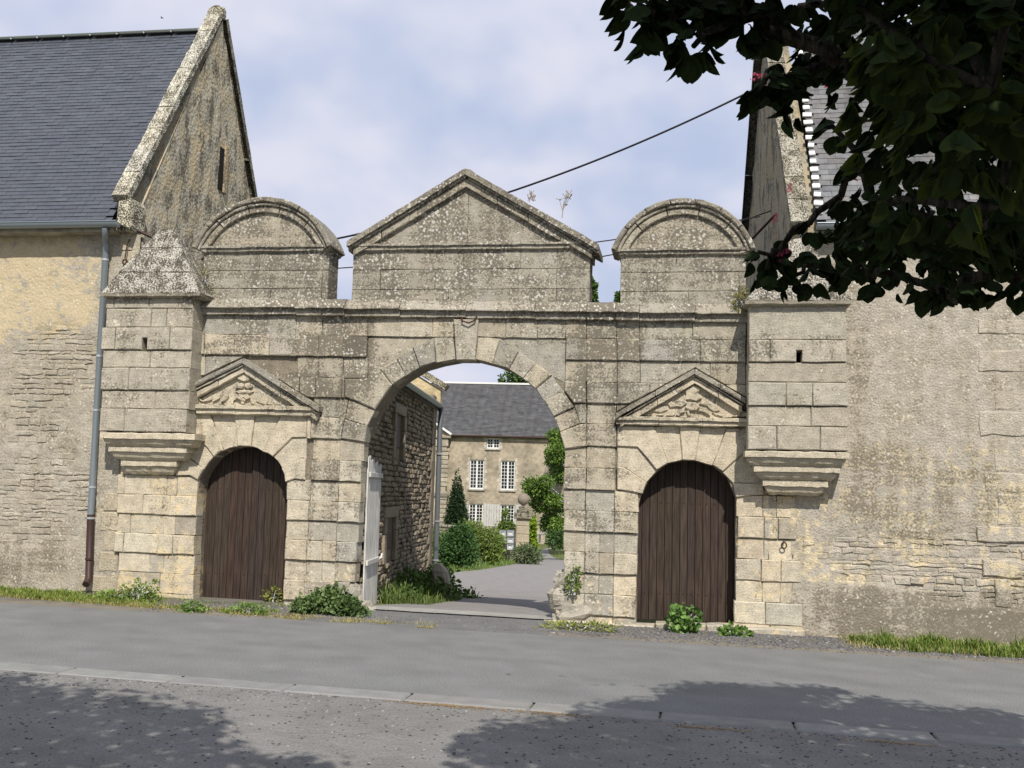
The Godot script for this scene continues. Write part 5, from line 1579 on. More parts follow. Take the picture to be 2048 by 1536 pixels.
func build_right_barn() -> void:
	var w := thing("rough_walled_barn", "barn with rough harled wall and old grey slates behind the overhanging branches at the right", "barn", Vector3(6.5, 0, -2.4))
	var col := Color(0.45, 0.41, 0.335)
	rubble_wall(w, "wall", 4.3, 9.4, -0.4, 5.15, -0.012, RIGHTW, expo_right, M.right_plaster, M.right_rubble, col, 300)
	for q in [[Vector2(6.607, 3.602), Vector2(7.153, 3.331)], [Vector2(6.8, 3.309), Vector2(7.018, 2.841)], [Vector2(6.611, 2.811), Vector2(7.212, 2.517)], [Vector2(6.784, 2.472), Vector2(6.954, 2.061)], [Vector2(6.657, 2.042), Vector2(7.197, 1.811)], [Vector2(6.813, 1.783), Vector2(6.988, 1.403)], [Vector2(6.556, 1.378), Vector2(7.183, 1.186)], [Vector2(6.614, 0.958), Vector2(7.08, 0.753)], [Vector2(6.763, 0.717), Vector2(6.955, 0.388)], [Vector2(6.632, 3.989), Vector2(7.241, 3.809)],
		[Vector2(5.571, 0.711), Vector2(5.75, 0.618)], [Vector2(5.763, 0.705), Vector2(5.919, 0.624)], [Vector2(4.433, 1.137), Vector2(4.594, 1.066)]]:
		var a: Vector2 = q[0]
		var b: Vector2 = q[1]
		stone(w, rectp(a.x, b.y, b.x, a.y), 0.006 + rng.randf_range(0, 0.008), 0.1, M.right_rubble, tone(Color(0.49, 0.445, 0.36), 0.06), "quoin_stone", 0.012, 0.014, RIGHTW)
	# cement skirt with an uneven upper edge
	var sk := [Vector2(4.72, -0.45), Vector2(9.3, -0.45)]
	for k in 30:
		var x := lerpf(9.3, 4.68, k / 29.0)
		sk.append(Vector2(x, 0.36 * sstep(4.4, 5.4, x) + 0.05 * n3.get_noise_1d(x * 40.0) + 0.04 * n3.get_noise_1d(x * 140.0)))
	stone(w, sk, 0.012, 0.06, M.cement, Color(0.3, 0.275, 0.22), "cement_skirt", 0.015, 0.01, RIGHTW)
	var foot := MB.new()
	foot.rect = RIGHTW
	foot.col = Color(0.4, 0.36, 0.28)
	for k in 9:
		lump(foot, Vector3(4.9 + k * 0.5, -0.1 - 0.015 * (4.9 + k * 0.5), 0.0), Vector3(0.3, 0.14, 0.09), 0.3)
	part("wall_footing", foot.mesh(), M.right_rubble, w)
	# gable seen edge-on
	var d := Vector3(-sin(deg_to_rad(4.0)), 0, -cos(deg_to_rad(4.0)))
	var nrm := Vector3(-cos(deg_to_rad(4.0)), 0, sin(deg_to_rad(4.0)))
	var o := Vector3(4.307, 0, 0)
	gable_wall(w, func(s: float, y: float) -> Vector3: return o + d * s + Vector3(0, y, 0), [5.3, 8.95, 5.2], [0.0, 2.5, 4.9], 0.0, nrm, Color(0.62, 0.61, 0.57), M.gable)
	coping(w, o - nrm * 0.1 + Vector3(0, 5.2, 0.1), o - nrm * 0.1 + d * 2.5 + Vector3(0, 8.98, 0), nrm, 0.26, 0.1, 10, Color(0.7, 0.68, 0.62), M.lichen)
	coping(w, o - nrm * 0.02 + d * 2.5 + Vector3(0, 8.98, 0), o - nrm * 0.02 + d * 5.0 + Vector3(0, 5.1, 0), nrm, 0.3, 0.07, 2, Color(0.25, 0.25, 0.25), M.lichen)
	var up := Vector3(0, 3.75, -2.55)
	var e0 := Vector3(4.62, 5.2, 0.14)
	slate_roof(w, e0, Vector3(10.2, 5.2, 0.14), up, 0.115, 0.23, M.old_slate, Color(0.2, 0.2, 0.2), 0.2, 120, Vector3(4.6, 7.5, -1.5))
	var rb := MB.new()
	rb.col = Color(0.05, 0.05, 0.055)
	rb.quad(e0 + up, Vector3(10.2, 0, 0.14) * Vector3(1, 0, 1) + Vector3(0, 5.2, 0) + up, Vector3(10.2, 5.2, -5.0), Vector3(4.6, 5.2, -5.0), Vector3(0, 0.5, -1))
	part("rear_slope", rb.mesh(), M.tint, w)
	var y := up.normalized()
	var bs := Basis(Vector3.RIGHT, y, Vector3.RIGHT.cross(y))
	for k in 24:
		var s := 0.25 + k * 0.176
		var p := e0 + y * s + Vector3(0.0 - 0.04 * s / 4.0, 0, 0)
		bbox("mortar_patch", p + bs.z * 0.03 + Vector3(0.045, 0, 0), Vector3(0.1 + rng.randf_range(-0.02, 0.03), 0.085, 0.03), M.white_paint, w, bs * Basis(Vector3.BACK, rng.randf_range(-0.15, 0.1)), 0.008)
	gutter(w, Vector3(4.6, 5.2, 0.24), Vector3(10.2, 5.2, 0.24), 0.07, M.zinc)
	bbox("eaves_board", Vector3(7.4, 5.1, 0.06), Vector3(5.7, 0.07, 0.22), M.old_plaster, w, Basis.IDENTITY, 0.006, Color(0.4, 0.36, 0.27))
	# mooring ring
	var rc: Vector3 = Vector3(4.202, 1.063, 0.06)
	var ring := []
	for k in 13:
		ring.append(rc + Vector3(cos(TAU * k / 12.0) * 0.8, sin(TAU * k / 12.0), 0.15 * sin(TAU * k / 12.0)) * 0.04)
	tube("iron_ring", ring, 0.009, M.rust, w, 6)
	tube("ring_staple", [rc + Vector3(0, 0.04, -0.08), rc + Vector3(0, 0.045, 0.01)], 0.012, M.rust, w, 6)
	# bracket for the wires
	tube("wire_bracket", [o + d * 1.2 + Vector3(-0.02, 5.72, 0), o + d * 2.6 + Vector3(-0.35, 5.5, 0)], 0.02, M.rust, w, 6)

# ---------- the outbuilding inside ----------
func build_outbuilding() -> void:
	var w := thing("rubble_outbuilding", "rubble stone outbuilding running back behind the arch, half in the shadow of the gateway", "outbuilding", Vector3(-1.52, 0, -0.42))
	w.rotation.y = 1.6713
	base_of.erase(w)
	var L := 7.399
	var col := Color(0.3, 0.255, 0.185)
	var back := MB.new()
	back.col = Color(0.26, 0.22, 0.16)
	bbox_into(back, Vector3(L * 0.5, 1.3, -0.28), Basis.IDENTITY, Vector3(L, 4.3, 0.5), 0.01)
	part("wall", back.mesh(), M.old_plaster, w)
	var slit := [Vector2(2.379, 2.902), Vector2(3.182, 2.353)]
	var niche := [Vector2(1.789, 1.194), Vector2(2.662, 0.692)]
	# squared rubble in courses
	var m := MB.new()
	var big := 0
	var y := -0.85
	while y < 3.38:
		var h := rng.randf_range(0.065, 0.1)
		var x := -rng.randf() * 0.2
		while x < L:
			var l := minf(rng.randf_range(0.12, 0.34), L - x)
			var c := Vector2(x + l / 2, y + h / 2)
			var skip := false
			for q in [slit, niche]:
				if c.x > q[0].x - 0.22 and c.x < q[1].x + 0.22 and c.y > q[1].y - 0.22 and c.y < q[0].y + 0.2:
					skip = true
			if l > 0.05 and not skip and x > -0.05:
				var one := m
				var single: bool = c.x > 3.5 and big < 300 and c.y > 0.2 and rng.randf() < 0.5
				if single:
					one = MB.new()
					big += 1
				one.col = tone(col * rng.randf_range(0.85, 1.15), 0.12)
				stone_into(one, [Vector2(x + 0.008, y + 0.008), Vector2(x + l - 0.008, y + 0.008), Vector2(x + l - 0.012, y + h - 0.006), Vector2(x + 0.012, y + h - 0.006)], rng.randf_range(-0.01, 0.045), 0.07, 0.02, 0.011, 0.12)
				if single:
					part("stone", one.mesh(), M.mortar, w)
			x += l
		y += h
	stuff(part("small_rubble", m.mesh(), M.mortar, w))
	for q in [slit, niche]:
		var a: Vector2 = q[0]
		var b: Vector2 = q[1]
		bbox("slit_window", Vector3((a.x + b.x) / 2, (a.y + b.y) / 2, -0.02), Vector3(b.x - a.x, a.y - b.y, 0.02), M.wood, w, Basis.IDENTITY, 0.004, Color(0.1, 0.07, 0.045))
		for e in [[a.x - 0.22, b.y - 0.2, a.x, b.y + 0.25], [a.x - 0.16, b.y + 0.25, a.x, a.y], [b.x, b.y - 0.2, b.x + 0.18, b.y + 0.3], [b.x, b.y + 0.3, b.x + 0.22, a.y], [a.x - 0.2, a.y, b.x + 0.2, a.y + 0.18]]:
			stone(w, shrink(rectp(e[0], e[1], e[2], e[3]), 0.004), 0.045, 0.12, M.mortar, tone(Color(0.33, 0.285, 0.21), 0.06), "jamb_stone")
	# quoins at the far corner
	y = -0.8
	var k := 0
	while y < 3.3:
		var l := 0.42 if k % 2 == 0 else 0.26
		stone(w, shrink(rectp(L - l * 0.8 - 0.2, y, L + 0.03, y + 0.34), 0.001), 0.045, 0.4, M.mortar, tone(Color(0.31, 0.27, 0.2), 0.04), "quoin_stone", 0.004)
		y += 0.34
		k += 1
	# roof, gutter and pipe
	var bs := Basis(Vector3.RIGHT, Vector3(0, 0.53, -0.85), Vector3(0, 0.85, 0.53))
	for c in 12:
		bbox("slate_course", Vector3(L / 2, 3.42, 0.06) + bs.y * (c * 0.22 + 0.1) + bs.z * 0.012, Vector3(L - 0.05, 0.24, 0.03), M.old_slate, w, bs * Basis(Vector3.RIGHT, 0.06), 0.006, Color(0.15, 0.15, 0.15))
	bbox("eaves_board", Vector3(L / 2, 3.37, -0.02), Vector3(L, 0.07, 0.2), M.old_plaster, w, Basis.IDENTITY, 0.006, Color(0.2, 0.18, 0.15))
	gutter(w, Vector3(0.1, 3.43, 0.13), Vector3(L + 0.12, 3.43, 0.13), 0.06, M.zinc)
	tube("downpipe", [Vector3(L - 0.03, 3.38, 0.15), Vector3(L - 0.04, 3.22, 0.15), Vector3(L - 0.1, 3.02, 0.14), Vector3(L - 0.12, -0.42, 0.14)], 0.055, flat_mat(Color(0.13, 0.14, 0.15), 0.45, 0.3), w, 10)
	for yy in [2.4, 1.0, 0.2]:
		tube("pipe_band", [Vector3(L - 0.12, yy, 0.14), Vector3(L - 0.12, yy + 0.035, 0.14)], 0.064, M.band, w, 10)
	# parapet gable of pale plaster at the far end
	var gp := MB.new()
	gp.col = Color(0.66, 0.55, 0.33)
	patch(gp, Vector3(L - 0.02, 3.3, 0.12), Vector3(L - 0.02, 5.0, -3.0), Vector3(L - 0.02, 5.62, -3.0), Vector3(L - 0.02, 3.78, 0.12), 10, 4, Vector3.LEFT, 0.01)
	gp.quad(Vector3(L + 0.3, 3.3, 0.12), Vector3(L + 0.3, 5.0, -3.0), Vector3(L + 0.3, 5.62, -3.0), Vector3(L + 0.3, 3.78, 0.12), Vector3.RIGHT)
	gp.quad(Vector3(L - 0.02, 3.3, 0.12), Vector3(L + 0.3, 3.3, 0.12), Vector3(L + 0.3, 3.78, 0.12), Vector3(L - 0.02, 3.78, 0.12), Vector3.BACK)
	part("parapet_gable", gp.mesh(), M.old_plaster, w)
	coping(w, Vector3(L + 0.12, 3.76, 0.2), Vector3(L + 0.12, 5.62, -3.0), Vector3.RIGHT, 0.42, 0.12, 5, Color(0.75, 0.72, 0.62), M.lichen)

# ---------- the manor house ----------
func casement(w: Node, a: Vector2, b: Vector2, cols: int, rows: int, shutters := false) -> void:
	# a = upper left, b = lower right
	var f := MB.new()
	var x0 := a.x
	var x1 := b.x
	var y0 := b.y
	var y1 := a.y
	var z := -0.12
	var c := Vector2((x0 + x1) / 2, (y0 + y1) / 2)
	for q in [[x0 + 0.04, c.y, 0.08, y1 - y0], [x1 - 0.04, c.y, 0.08, y1 - y0], [c.x, c.y, 0.13, y1 - y0]]:
		bbox_into(f, Vector3(q[0], q[1], z), Basis.IDENTITY, Vector3(q[2], q[3], 0.06), 0.008)
	for q in [[y0 + 0.06, 0.12], [y1 - 0.05, 0.1]]:
		bbox_into(f, Vector3(c.x, q[0], z + 0.003), Basis.IDENTITY, Vector3(x1 - x0, q[1], 0.06), 0.008)
	for s in 2:
		var l := x0 + 0.08 if s == 0 else c.x + 0.065
		var r := c.x - 0.065 if s == 0 else x1 - 0.08
		for i in range(1, cols):
			bbox_into(f, Vector3(lerpf(l, r, float(i) / cols), c.y, z - 0.005), Basis.IDENTITY, Vector3(0.035, y1 - y0, 0.03), 0.004)
	for i in range(1, rows):
		bbox_into(f, Vector3(c.x, lerpf(y0 + 0.12, y1 - 0.1, float(i) / rows), z - 0.005), Basis.IDENTITY, Vector3(x1 - x0, 0.035, 0.028), 0.004)
	var win := part("window", f.mesh(), M.white_paint, w)
	var g := MB.new()
	bbox_into(g, Vector3(c.x, c.y, z - 0.05), Basis.IDENTITY, Vector3(x1 - x0 - 0.02, y1 - y0 - 0.02, 0.02), 0.002)
	part("pane", g.mesh(), M.glass, win)
	bbox("window_sill", Vector3(c.x, y0 - 0.05, 0.01), Vector3(x1 - x0 + 0.2, 0.1, 0.2), M.house_wall, w, Basis.IDENTITY, 0.01, Color(0.5, 0.46, 0.38))
	# toothed surround of cut stones
	var i := 0
	var y := y0
	while y < y1 + 0.1:
		for s in [-1, 1]:
			var l := 0.24 if i % 2 == 0 else 0.14
			var xc: float = (x0 - l / 2) if s < 0 else (x1 + l / 2)
			bbox("jamb_stone", Vector3(xc, y + 0.15, -0.06), Vector3(l, 0.29, 0.15), M.house_wall, w, Basis.IDENTITY, 0.006, tone(Color(0.56, 0.51, 0.41), 0.05))
		y += 0.3
		i += 1
	if shutters:
		for s in [-1, 1]:
			var xs: float = (x0 - 0.08 - (x1 - x0) * 0.28) if s < 0 else (x1 + 0.08 + (x1 - x0) * 0.28)
			for p in 3:
				var wd := (x1 - x0) * 0.56 / 3.0
				bbox("shutter_board", Vector3(xs + (p - 1) * wd, c.y, 0.05), Vector3(wd - 0.012, y1 - y0, 0.04), M.white_wood, w, Basis.IDENTITY, 0.006, Color(0.6, 0.59, 0.55))

func build_house() -> void:
	var w := thing("manor_house", "manor house with big slate roof and white small-paned windows seen through the arch", "house", Vector3(-11.132, -2.089, -65.247))
	w.rotation.y = 0.1047
	base_of.erase(w)
	var col := Color(0.43, 0.37, 0.275)
	var wins := [[Vector2(-1.671, 6.127), Vector2(-0.593, 3.912)], [Vector2(0.662, 6.107), Vector2(1.73, 3.895)], [Vector2(-1.651, 2.844), Vector2(-0.593, 1.203)], [Vector2(0.71, 2.829), Vector2(1.759, 1.191)], [Vector2(-0.436, 7.77), Vector2(0.527, 6.965)]]
	var cut := CSGCombiner3D.new()
	cut.name = "wall"
	w.add_child(cut, true)
	var box := CSGBox3D.new()
	box.name = "masonry"
	box.size = Vector3(17.0, 8.2, 0.5)
	box.position = Vector3(2.5, 3.9, -0.25)
	cut.add_child(box)
	for q in wins:
		var h := CSGBox3D.new()
		h.name = "opening"
		h.operation = CSGShape3D.OPERATION_SUBTRACTION
		h.size = Vector3(q[1].x - q[0].x, q[0].y - q[1].y, 2.0)
		h.position = Vector3((q[0].x + q[1].x) / 2, (q[0].y + q[1].y) / 2, 0)
		cut.add_child(h, true)
	var hm: StandardMaterial3D = M.house_wall.duplicate()
	hm.vertex_color_use_as_albedo = false
	hm.albedo_color = col.linear_to_srgb()
	cut.material_override = hm
	for k in 5:
		casement(w, wins[k][0], wins[k][1], 2, [8, 8, 6, 6, 3][k], k == 2 or k == 3)
	# rooms behind stay dark
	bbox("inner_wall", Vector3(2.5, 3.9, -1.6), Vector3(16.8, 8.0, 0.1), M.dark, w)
	# roof
	var e: Vector2 = Vector2(-3.047, 7.975)
	var rdg := 12.25
	var bs := Basis(Vector3.RIGHT, Vector3(0, rdg - 7.95, -4.2).normalized(), Vector3.ZERO)
	bs.z = bs.x.cross(bs.y)
	var len := Vector2(rdg - 7.95, 4.2).length()
	var rows := 42
	var xr0: float = -6.5
	var xr1: float = Vector2(2.478, 11.832).x
	var rm := MB.new()
	for r in rows:
		var t := float(r) / rows
		var lo := Vector3(0, 7.95, 0.3) + bs.y * len * t
		var hi := lo + bs.y * len / rows * 1.15
		var n := 34
		for i in n:
			rm.col = tone(Color(0.13, 0.13, 0.133), 0.1) * (1.0 - 0.3 * n3.get_noise_2d(i * 9.0, r * 9.0))
			var xa := lerpf(xr0, lerpf(11.0, xr1 + 0.3, t * 0.0), float(i) / n)
			var xb := lerpf(xr0, 11.0, float(i + 1) / n)
			var lift := bs.z * 0.03
			rm.quad(Vector3(xa, 0, 0) + lo + lift, Vector3(xb, 0, 0) + lo + lift, Vector3(xb, 0, 0) + hi, Vector3(xa, 0, 0) + hi, bs.z)
			rm.quad(Vector3(xa, 0, 0) + lo + lift, Vector3(xb, 0, 0) + lo + lift, Vector3(xb, 0, 0) + lo, Vector3(xa, 0, 0) + lo, -bs.y)
	var roof := part("roof", rm.mesh(), M.old_slate, w)
	var rr := MB.new()
	rr.col = Color(0.08, 0.08, 0.08)
	rr.quad(Vector3(xr0, rdg, -3.9), Vector3(11, rdg, -3.9), Vector3(11, 7.9, -8.2), Vector3(xr0, 7.9, -8.2), Vector3(0, 0.5, -1))
	part("rear_slope", rr.mesh(), M.tint, w)
	bbox("ridge_capping", Vector3(2.2, rdg + 0.04, -3.92), Vector3(17.6, 0.14, 0.3), M.white_paint, roof)
	tube("gutter", [Vector3(e.x - 0.1, 7.9, 0.34), Vector3(11, 7.85, 0.34)], 0.07, M.iron_paint, w, 8)
	# pavilion on the left: quoined pilaster, entablature and half of a pediment
	var pil := Vector2(-3.677, 7.547)
	var pav := bbox("pavilion", Vector3(e.x - 2.3, 3.85, 0.25), Vector3(3.9, 8.1, 0.5), M.house_wall, w, Basis.IDENTITY, 0.02, col * 1.1)
	bbox("entablature", Vector3(e.x - 2.2, 7.75, 0.45), Vector3(4.3, 0.18, 0.5), M.house_wall, pav, Basis.IDENTITY, 0.02, Color(0.42, 0.38, 0.3))
	bbox("entablature", Vector3(e.x - 2.25, 7.3, 0.38), Vector3(4.0, 0.5, 0.4), M.house_wall, pav, Basis.IDENTITY, 0.02, Color(0.5, 0.46, 0.36))
	bbox("string_course", Vector3(e.x - 2.2, Vector2(-3.849, 3.421).y, 0.42), Vector3(4.1, 0.28, 0.42), M.house_wall, pav, Basis.IDENTITY, 0.03, Color(0.3, 0.27, 0.21))
	for k in 20:
		if k == 11:
			continue
		bbox("pilaster_block", Vector3(pil.x, 0.25 + k * 0.33, 0.48), Vector3(0.82, 0.29, 0.16), M.house_wall, pav, Basis.IDENTITY, 0.03, tone(Color(0.48, 0.43, 0.33), 0.05))
	bbox("capital", Vector3(pil.x, 6.78, 0.5), Vector3(1.05, 0.2, 0.24), M.house_wall, pav, Basis.IDENTITY, 0.03, Color(0.45, 0.4, 0.31))
	var tym := MB.new()
	tym.col = col * 1.1
	prism_into(tym, [Vector2(e.x - 0.1, 7.85), Vector2(e.x - 2.6, 9.5), Vector2(e.x - 5.1, 7.85)], 0.45, 0.0)
	part("pediment", tym.mesh(), M.house_wall, pav)
	var sl := Vector3(-2.5, 1.65, 0).normalized()
	bbox("raking_capping", Vector3(e.x - 1.3, 8.78, 0.4), Vector3(3.1, 0.16, 0.7), M.white_paint, pav, Basis(sl, Vector3(1.65, 2.5, 0).normalized(), Vector3.BACK), 0.02)
	# far end of the roof
	bbox("gable_parapet", Vector3(11.1, 9.5, -3.9), Vector3(0.5, 6.0, 0.6), M.house_wall, w, Basis.IDENTITY, 0.02, col)

# ---------- garden ----------
func build_garden() -> void:
	var w := thing("garden_wall", "low lichened garden wall in front of the manor house", "wall", Vector3(-6.743, -1.341, -36.355))
	var a: Vector3 = Vector3(-8.818, 0.07, -35.88)
	var b: Vector3 = Vector3(-4.833, -0.019, -36.524)
	var n := (b - a).normalized()
	var bs := Basis(n, Vector3.UP, n.cross(Vector3.UP))
	var len := a.distance_to(b)
	for r in 9:
		var s := 0.0
		while s < len:
			var l := minf(rng.randf_range(0.3, 0.6), len - s)
			bbox("stone", a + n * (s + l / 2) + Vector3(0, -0.12 - r * 0.19 - 0.08, 0), Vector3(l - 0.015, 0.18, 0.4 + rng.randf_range(0, 0.05)), M.mortar, w, bs, 0.02, tone(Color(0.3, 0.27, 0.2), 0.15))
			s += l
	var s2 := 0.0
	while s2 < len:
		var l := minf(0.8, len - s2)
		bbox("cope_stone", a + n * (s2 + l / 2) + Vector3(0, -0.06, 0), Vector3(l - 0.02, 0.13, 0.55), M.lichen, w, bs, 0.03, Color(0.7, 0.68, 0.6))
		s2 += l
	var p: Vector3 = Vector3(-4.393, -1.413, -35.719)
	var g := thing("gate_pillar", "square stone gate pillar topped by a ball finial, beside the mailboxes", "pillar", p)
	for k in 5:
		bbox("stone", p + Vector3(0, 0.2 + k * 0.38, 0), Vector3(0.6, 0.372, 0.6), M.mortar, g, bs, 0.02, tone(Color(0.5, 0.43, 0.31), 0.08))
	bbox("cornice", p + Vector3(0, 1.92, 0), Vector3(0.86, 0.12, 0.86), M.lichen, g, bs, 0.03, Color(0.62, 0.6, 0.5))
	var cap := MB.new()
	cap.col = Color(0.6, 0.58, 0.5)
	var rr := [0.42, 0.3, 0.2, 0.16]
	for k in 3:
		bbox_into(cap, p + Vector3(0, 2.04 + k * 0.16, 0), bs, Vector3(rr[k] * 2, 0.17, rr[k] * 2), 0.03)
	part("cap", cap.mesh(), M.lichen, g)
	var ball := MB.new()
	ball.col = Color(0.29, 0.25, 0.195)
	var prof := [Vector2(0.1, 2.44), Vector2(0.08, 2.5)]
	for k in 11:
		var th := PI * k / 10.0
		prof.append(Vector2(0.28 * sin(th) + 0.001, 2.76 - 0.28 * cos(th)))
	lathe_into(ball, p, prof, 18)
	part("ball_finial", ball.mesh(), M.mortar, g)
	# mailboxes
	var spots := [[Vector3(-4.95, -0.179, -33.469), "upper left mailbox in the cluster by the gate pillar"], [Vector3(-4.608, -0.171, -33.522), "upper right mailbox in the cluster by the gate pillar"], [Vector3(-4.947, -0.49, -33.501), "left mailbox of the middle row by the gate pillar"], [Vector3(-4.605, -0.482, -33.554), "right mailbox of the middle row by the gate pillar"], [Vector3(-4.614, -0.771, -33.583), "lowest mailbox, alone under the other four by the gate pillar"]]
	for q in spots:
		var c: Vector3 = q[0]
		var bx := thing("mailbox", q[1], "mailbox", c - Vector3(0, 0.14, 0), "grey mailboxes mounted together by the gate pillar")
		bbox("body", c, Vector3(0.31, 0.28, 0.2), M.zinc, bx, Basis.IDENTITY, 0.015)
		bbox("door", c + Vector3(0, -0.01, 0.105), Vector3(0.27, 0.22, 0.012), flat_mat(Color(0.42, 0.43, 0.44), 0.5), bx, Basis.IDENTITY, 0.004)
		bbox("name_plate", c + Vector3(0, -0.02, 0.114), Vector3(0.13, 0.06, 0.006), M.white_paint, bx, Basis.IDENTITY, 0.002)
		bbox("letter_slot", c + Vector3(0, 0.07, 0.114), Vector3(0.2, 0.025, 0.006), M.black, bx, Basis.IDENTITY, 0.002)
	var fr := thing("metal_stand", "dark metal stand carrying the mailboxes", "stand", Vector3(-4.812, -1.192, -33.899))
	var f0: Vector3 = Vector3(-5.155, -0.038, -33.727)
	var f1: Vector3 = Vector3(-4.49, -0.022, -33.831)
	for q in [f0, f1]:
		tube("post", [q, q + Vector3(0, -1.25, 0)], 0.025, M.iron_paint, fr, 6)
	for y in [0.0, -0.32, -0.63]:
		tube("bar", [f0 + Vector3(0, y, 0), f1 + Vector3(0, y, 0)], 0.015, M.iron_paint, fr, 6)
	# plants
	var diamond := leaf_mesh(0.28, 0.15, 0.15, 2)
	var yew := thing("clipped_yew", "dark conical yew standing against the manor house", "yew tree", Vector3(-9.086, -0.972, -43.068))
	var yb: Vector3 = Vector3(-9.114, -0.839, -43.05)
	var blobs := []
	for k in 9:
		var t := k / 8.0
		blobs.append([yb + Vector3(0.02, 0.25 + 3.0 * t, 0), Vector3(lerpf(0.72, 0.12, pow(t, 1.3)), 0.42, lerpf(0.72, 0.12, pow(t, 1.3)))])
	tube("trunk", [yb + Vector3(0, -0.8, 0), yb + Vector3(0, 2.4, 0)], 0.1, M.bark, yew)
	foliage(yew, "crown", blobs, 11000, diamond, 0.12, M.leaf, Color(0.018, 0.04, 0.016), Color(0.04, 0.07, 0.028), 0.5)
	shrub("round_bush", "round dark green bush in the garden below the yew", "bush", Vector3(-4.892, -1.051, -23.389), [[Vector3(0, 0.75, 0), Vector3(0.66, 0.62, 0.6)], [Vector3(0.1, 1.15, 0), Vector3(0.42, 0.42, 0.42)], [Vector3(-0.3, 0.45, 0.2), Vector3(0.4, 0.4, 0.4)], [Vector3(0.4, 0.5, 0.2), Vector3(0.38, 0.45, 0.4)]], 7000, leaf_mesh(0.3), 0.095, Color(0.03, 0.07, 0.022), Color(0.085, 0.16, 0.045))
	shrub("light_shrub", "light green spreading shrub between the round bush and the mailboxes", "shrub", Vector3(-4.951, -1.183, -28.482), [[Vector3(-0.5, 0.9, 0), Vector3(0.6, 0.75, 0.5)], [Vector3(0.3, 0.75, 0.1), Vector3(0.6, 0.6, 0.5)], [Vector3(0.5, 0.35, 0.2), Vector3(0.35, 0.35, 0.4)], [Vector3(-0.3, 1.3, -0.2), Vector3(0.3, 0.3, 0.3)]], 3600, leaf_mesh(0.14), 0.17, Color(0.09, 0.14, 0.03), Color(0.22, 0.29, 0.07))
	shrub("low_plants", "low green plants along the grass edge left of the round bush", "plants", Vector3(-6.093, -1.065, -25.235), [[Vector3(0, 0.5, 0), Vector3(0.5, 0.5, 0.5)], [Vector3(-0.2, 0.9, -0.4), Vector3(0.4, 0.4, 0.4)], [Vector3(0.3, 0.25, 0.3), Vector3(0.5, 0.3, 0.4)]], 1800, leaf_mesh(0.16), 0.16, Color(0.06, 0.12, 0.03), Color(0.15, 0.24, 0.06))
	shrub("lavender_clump", "grey green clump of flowers at the foot of the gate pillar", "flowers", Vector3(-3.539, -1.229, -30.747), [[Vector3(0, 0.3, 0), Vector3(0.5, 0.36, 0.4)], [Vector3(0.35, 0.22, 0.1), Vector3(0.35, 0.25, 0.3)]], 1500, leaf_mesh(0.1), 0.2, Color(0.09, 0.13, 0.06), Color(0.2, 0.24, 0.13))
	shrub("climbing_rose", "small climbing plant rising over the garden wall beside the mailboxes", "climber", Vector3(-5.059, -0.119, -34.972), [[Vector3(0, 0.15, 0), Vector3(0.42, 0.3, 0.25)], [Vector3(-0.05, 0.65, 0), Vector3(0.14, 0.4, 0.14)]], 700, leaf_mesh(0.3), 0.13, Color(0.08, 0.13, 0.03), Color(0.2, 0.26, 0.07))
	shrub("ivy_column", "yellow green ivy hanging beside the gate pillar", "ivy", Vector3(-4.145, -0.874, -37.23), [[Vector3(0, 0.4, 0), Vector3(0.2, 0.55, 0.3)], [Vector3(-0.05, 1.0, 0), Vector3(0.22, 0.5, 0.3)], [Vector3(0.06, -0.1, 0), Vector3(0.24, 0.4, 0.3)]], 1500, leaf_mesh(0.35), 0.12, Color(0.11, 0.19, 0.015), Color(0.25, 0.36, 0.03))
	# tree right of the path
	var tb: Vector3 = Vector3(-2.936, -1.314, -46.118)
	var t := thing("garden_tree", "bright green tree leaning past the right side of the arch in front of the house", "tree", tb)
	tube("trunk", [tb + Vector3(0, -0.3, 0), tb + Vector3(0.1, 1.6, 0), tb + Vector3(0.0, 4.5, 0), tb + Vector3(-0.1, 7.5, 0)], 0.16, M.bark, t)
	var cr := []
	var px := [Vector3(-4.15, 4.902, -45.29), Vector3(-3.865, 3.938, -45.434), Vector3(-4.22, 3.512, -45.421), Vector3(-3.799, 2.69, -45.572), Vector3(-4.484, 2.256, -45.507), Vector3(-4.838, 1.692, -45.508), Vector3(-4.062, 1.295, -45.672), Vector3(-4.75, 1.139, -45.579), Vector3(-3.508, 1.032, -45.787), Vector3(-4.191, 0.32, -45.751), Vector3(-3.636, -0.082, -45.881), Vector3(-3.26, 4.092, -45.514), Vector3(-3.107, 2.43, -45.708), Vector3(-2.955, 0.768, -45.903), Vector3(-4.326, -0.044, -45.767), Vector3(-3.816, 4.633, -45.37), Vector3(-2.699, 2.995, -45.716), Vector3(-2.546, 1.333, -45.91), Vector3(-5.116, 2.046, -45.428)]
	for i in px.size():
		cr.append([px[i] + Vector3(0, 0, rng.randf_range(-1.2, 1.2)), Vector3(0.62, 0.5, 0.8) * rng.randf_range(0.75, 1.15)])
	foliage(t, "crown", cr, 18000, leaf_mesh(0.36), 0.12, M.leaf, Color(0.045, 0.1, 0.018), Color(0.19, 0.29, 0.055), 0.35, 0.3)
	for q in [0, 4, 5, 9, 18]:
		tube("limb", [tb + Vector3(0, 1.5 + q * 0.15, 0), cr[q][0]], 0.04, M.bark, t, 6)
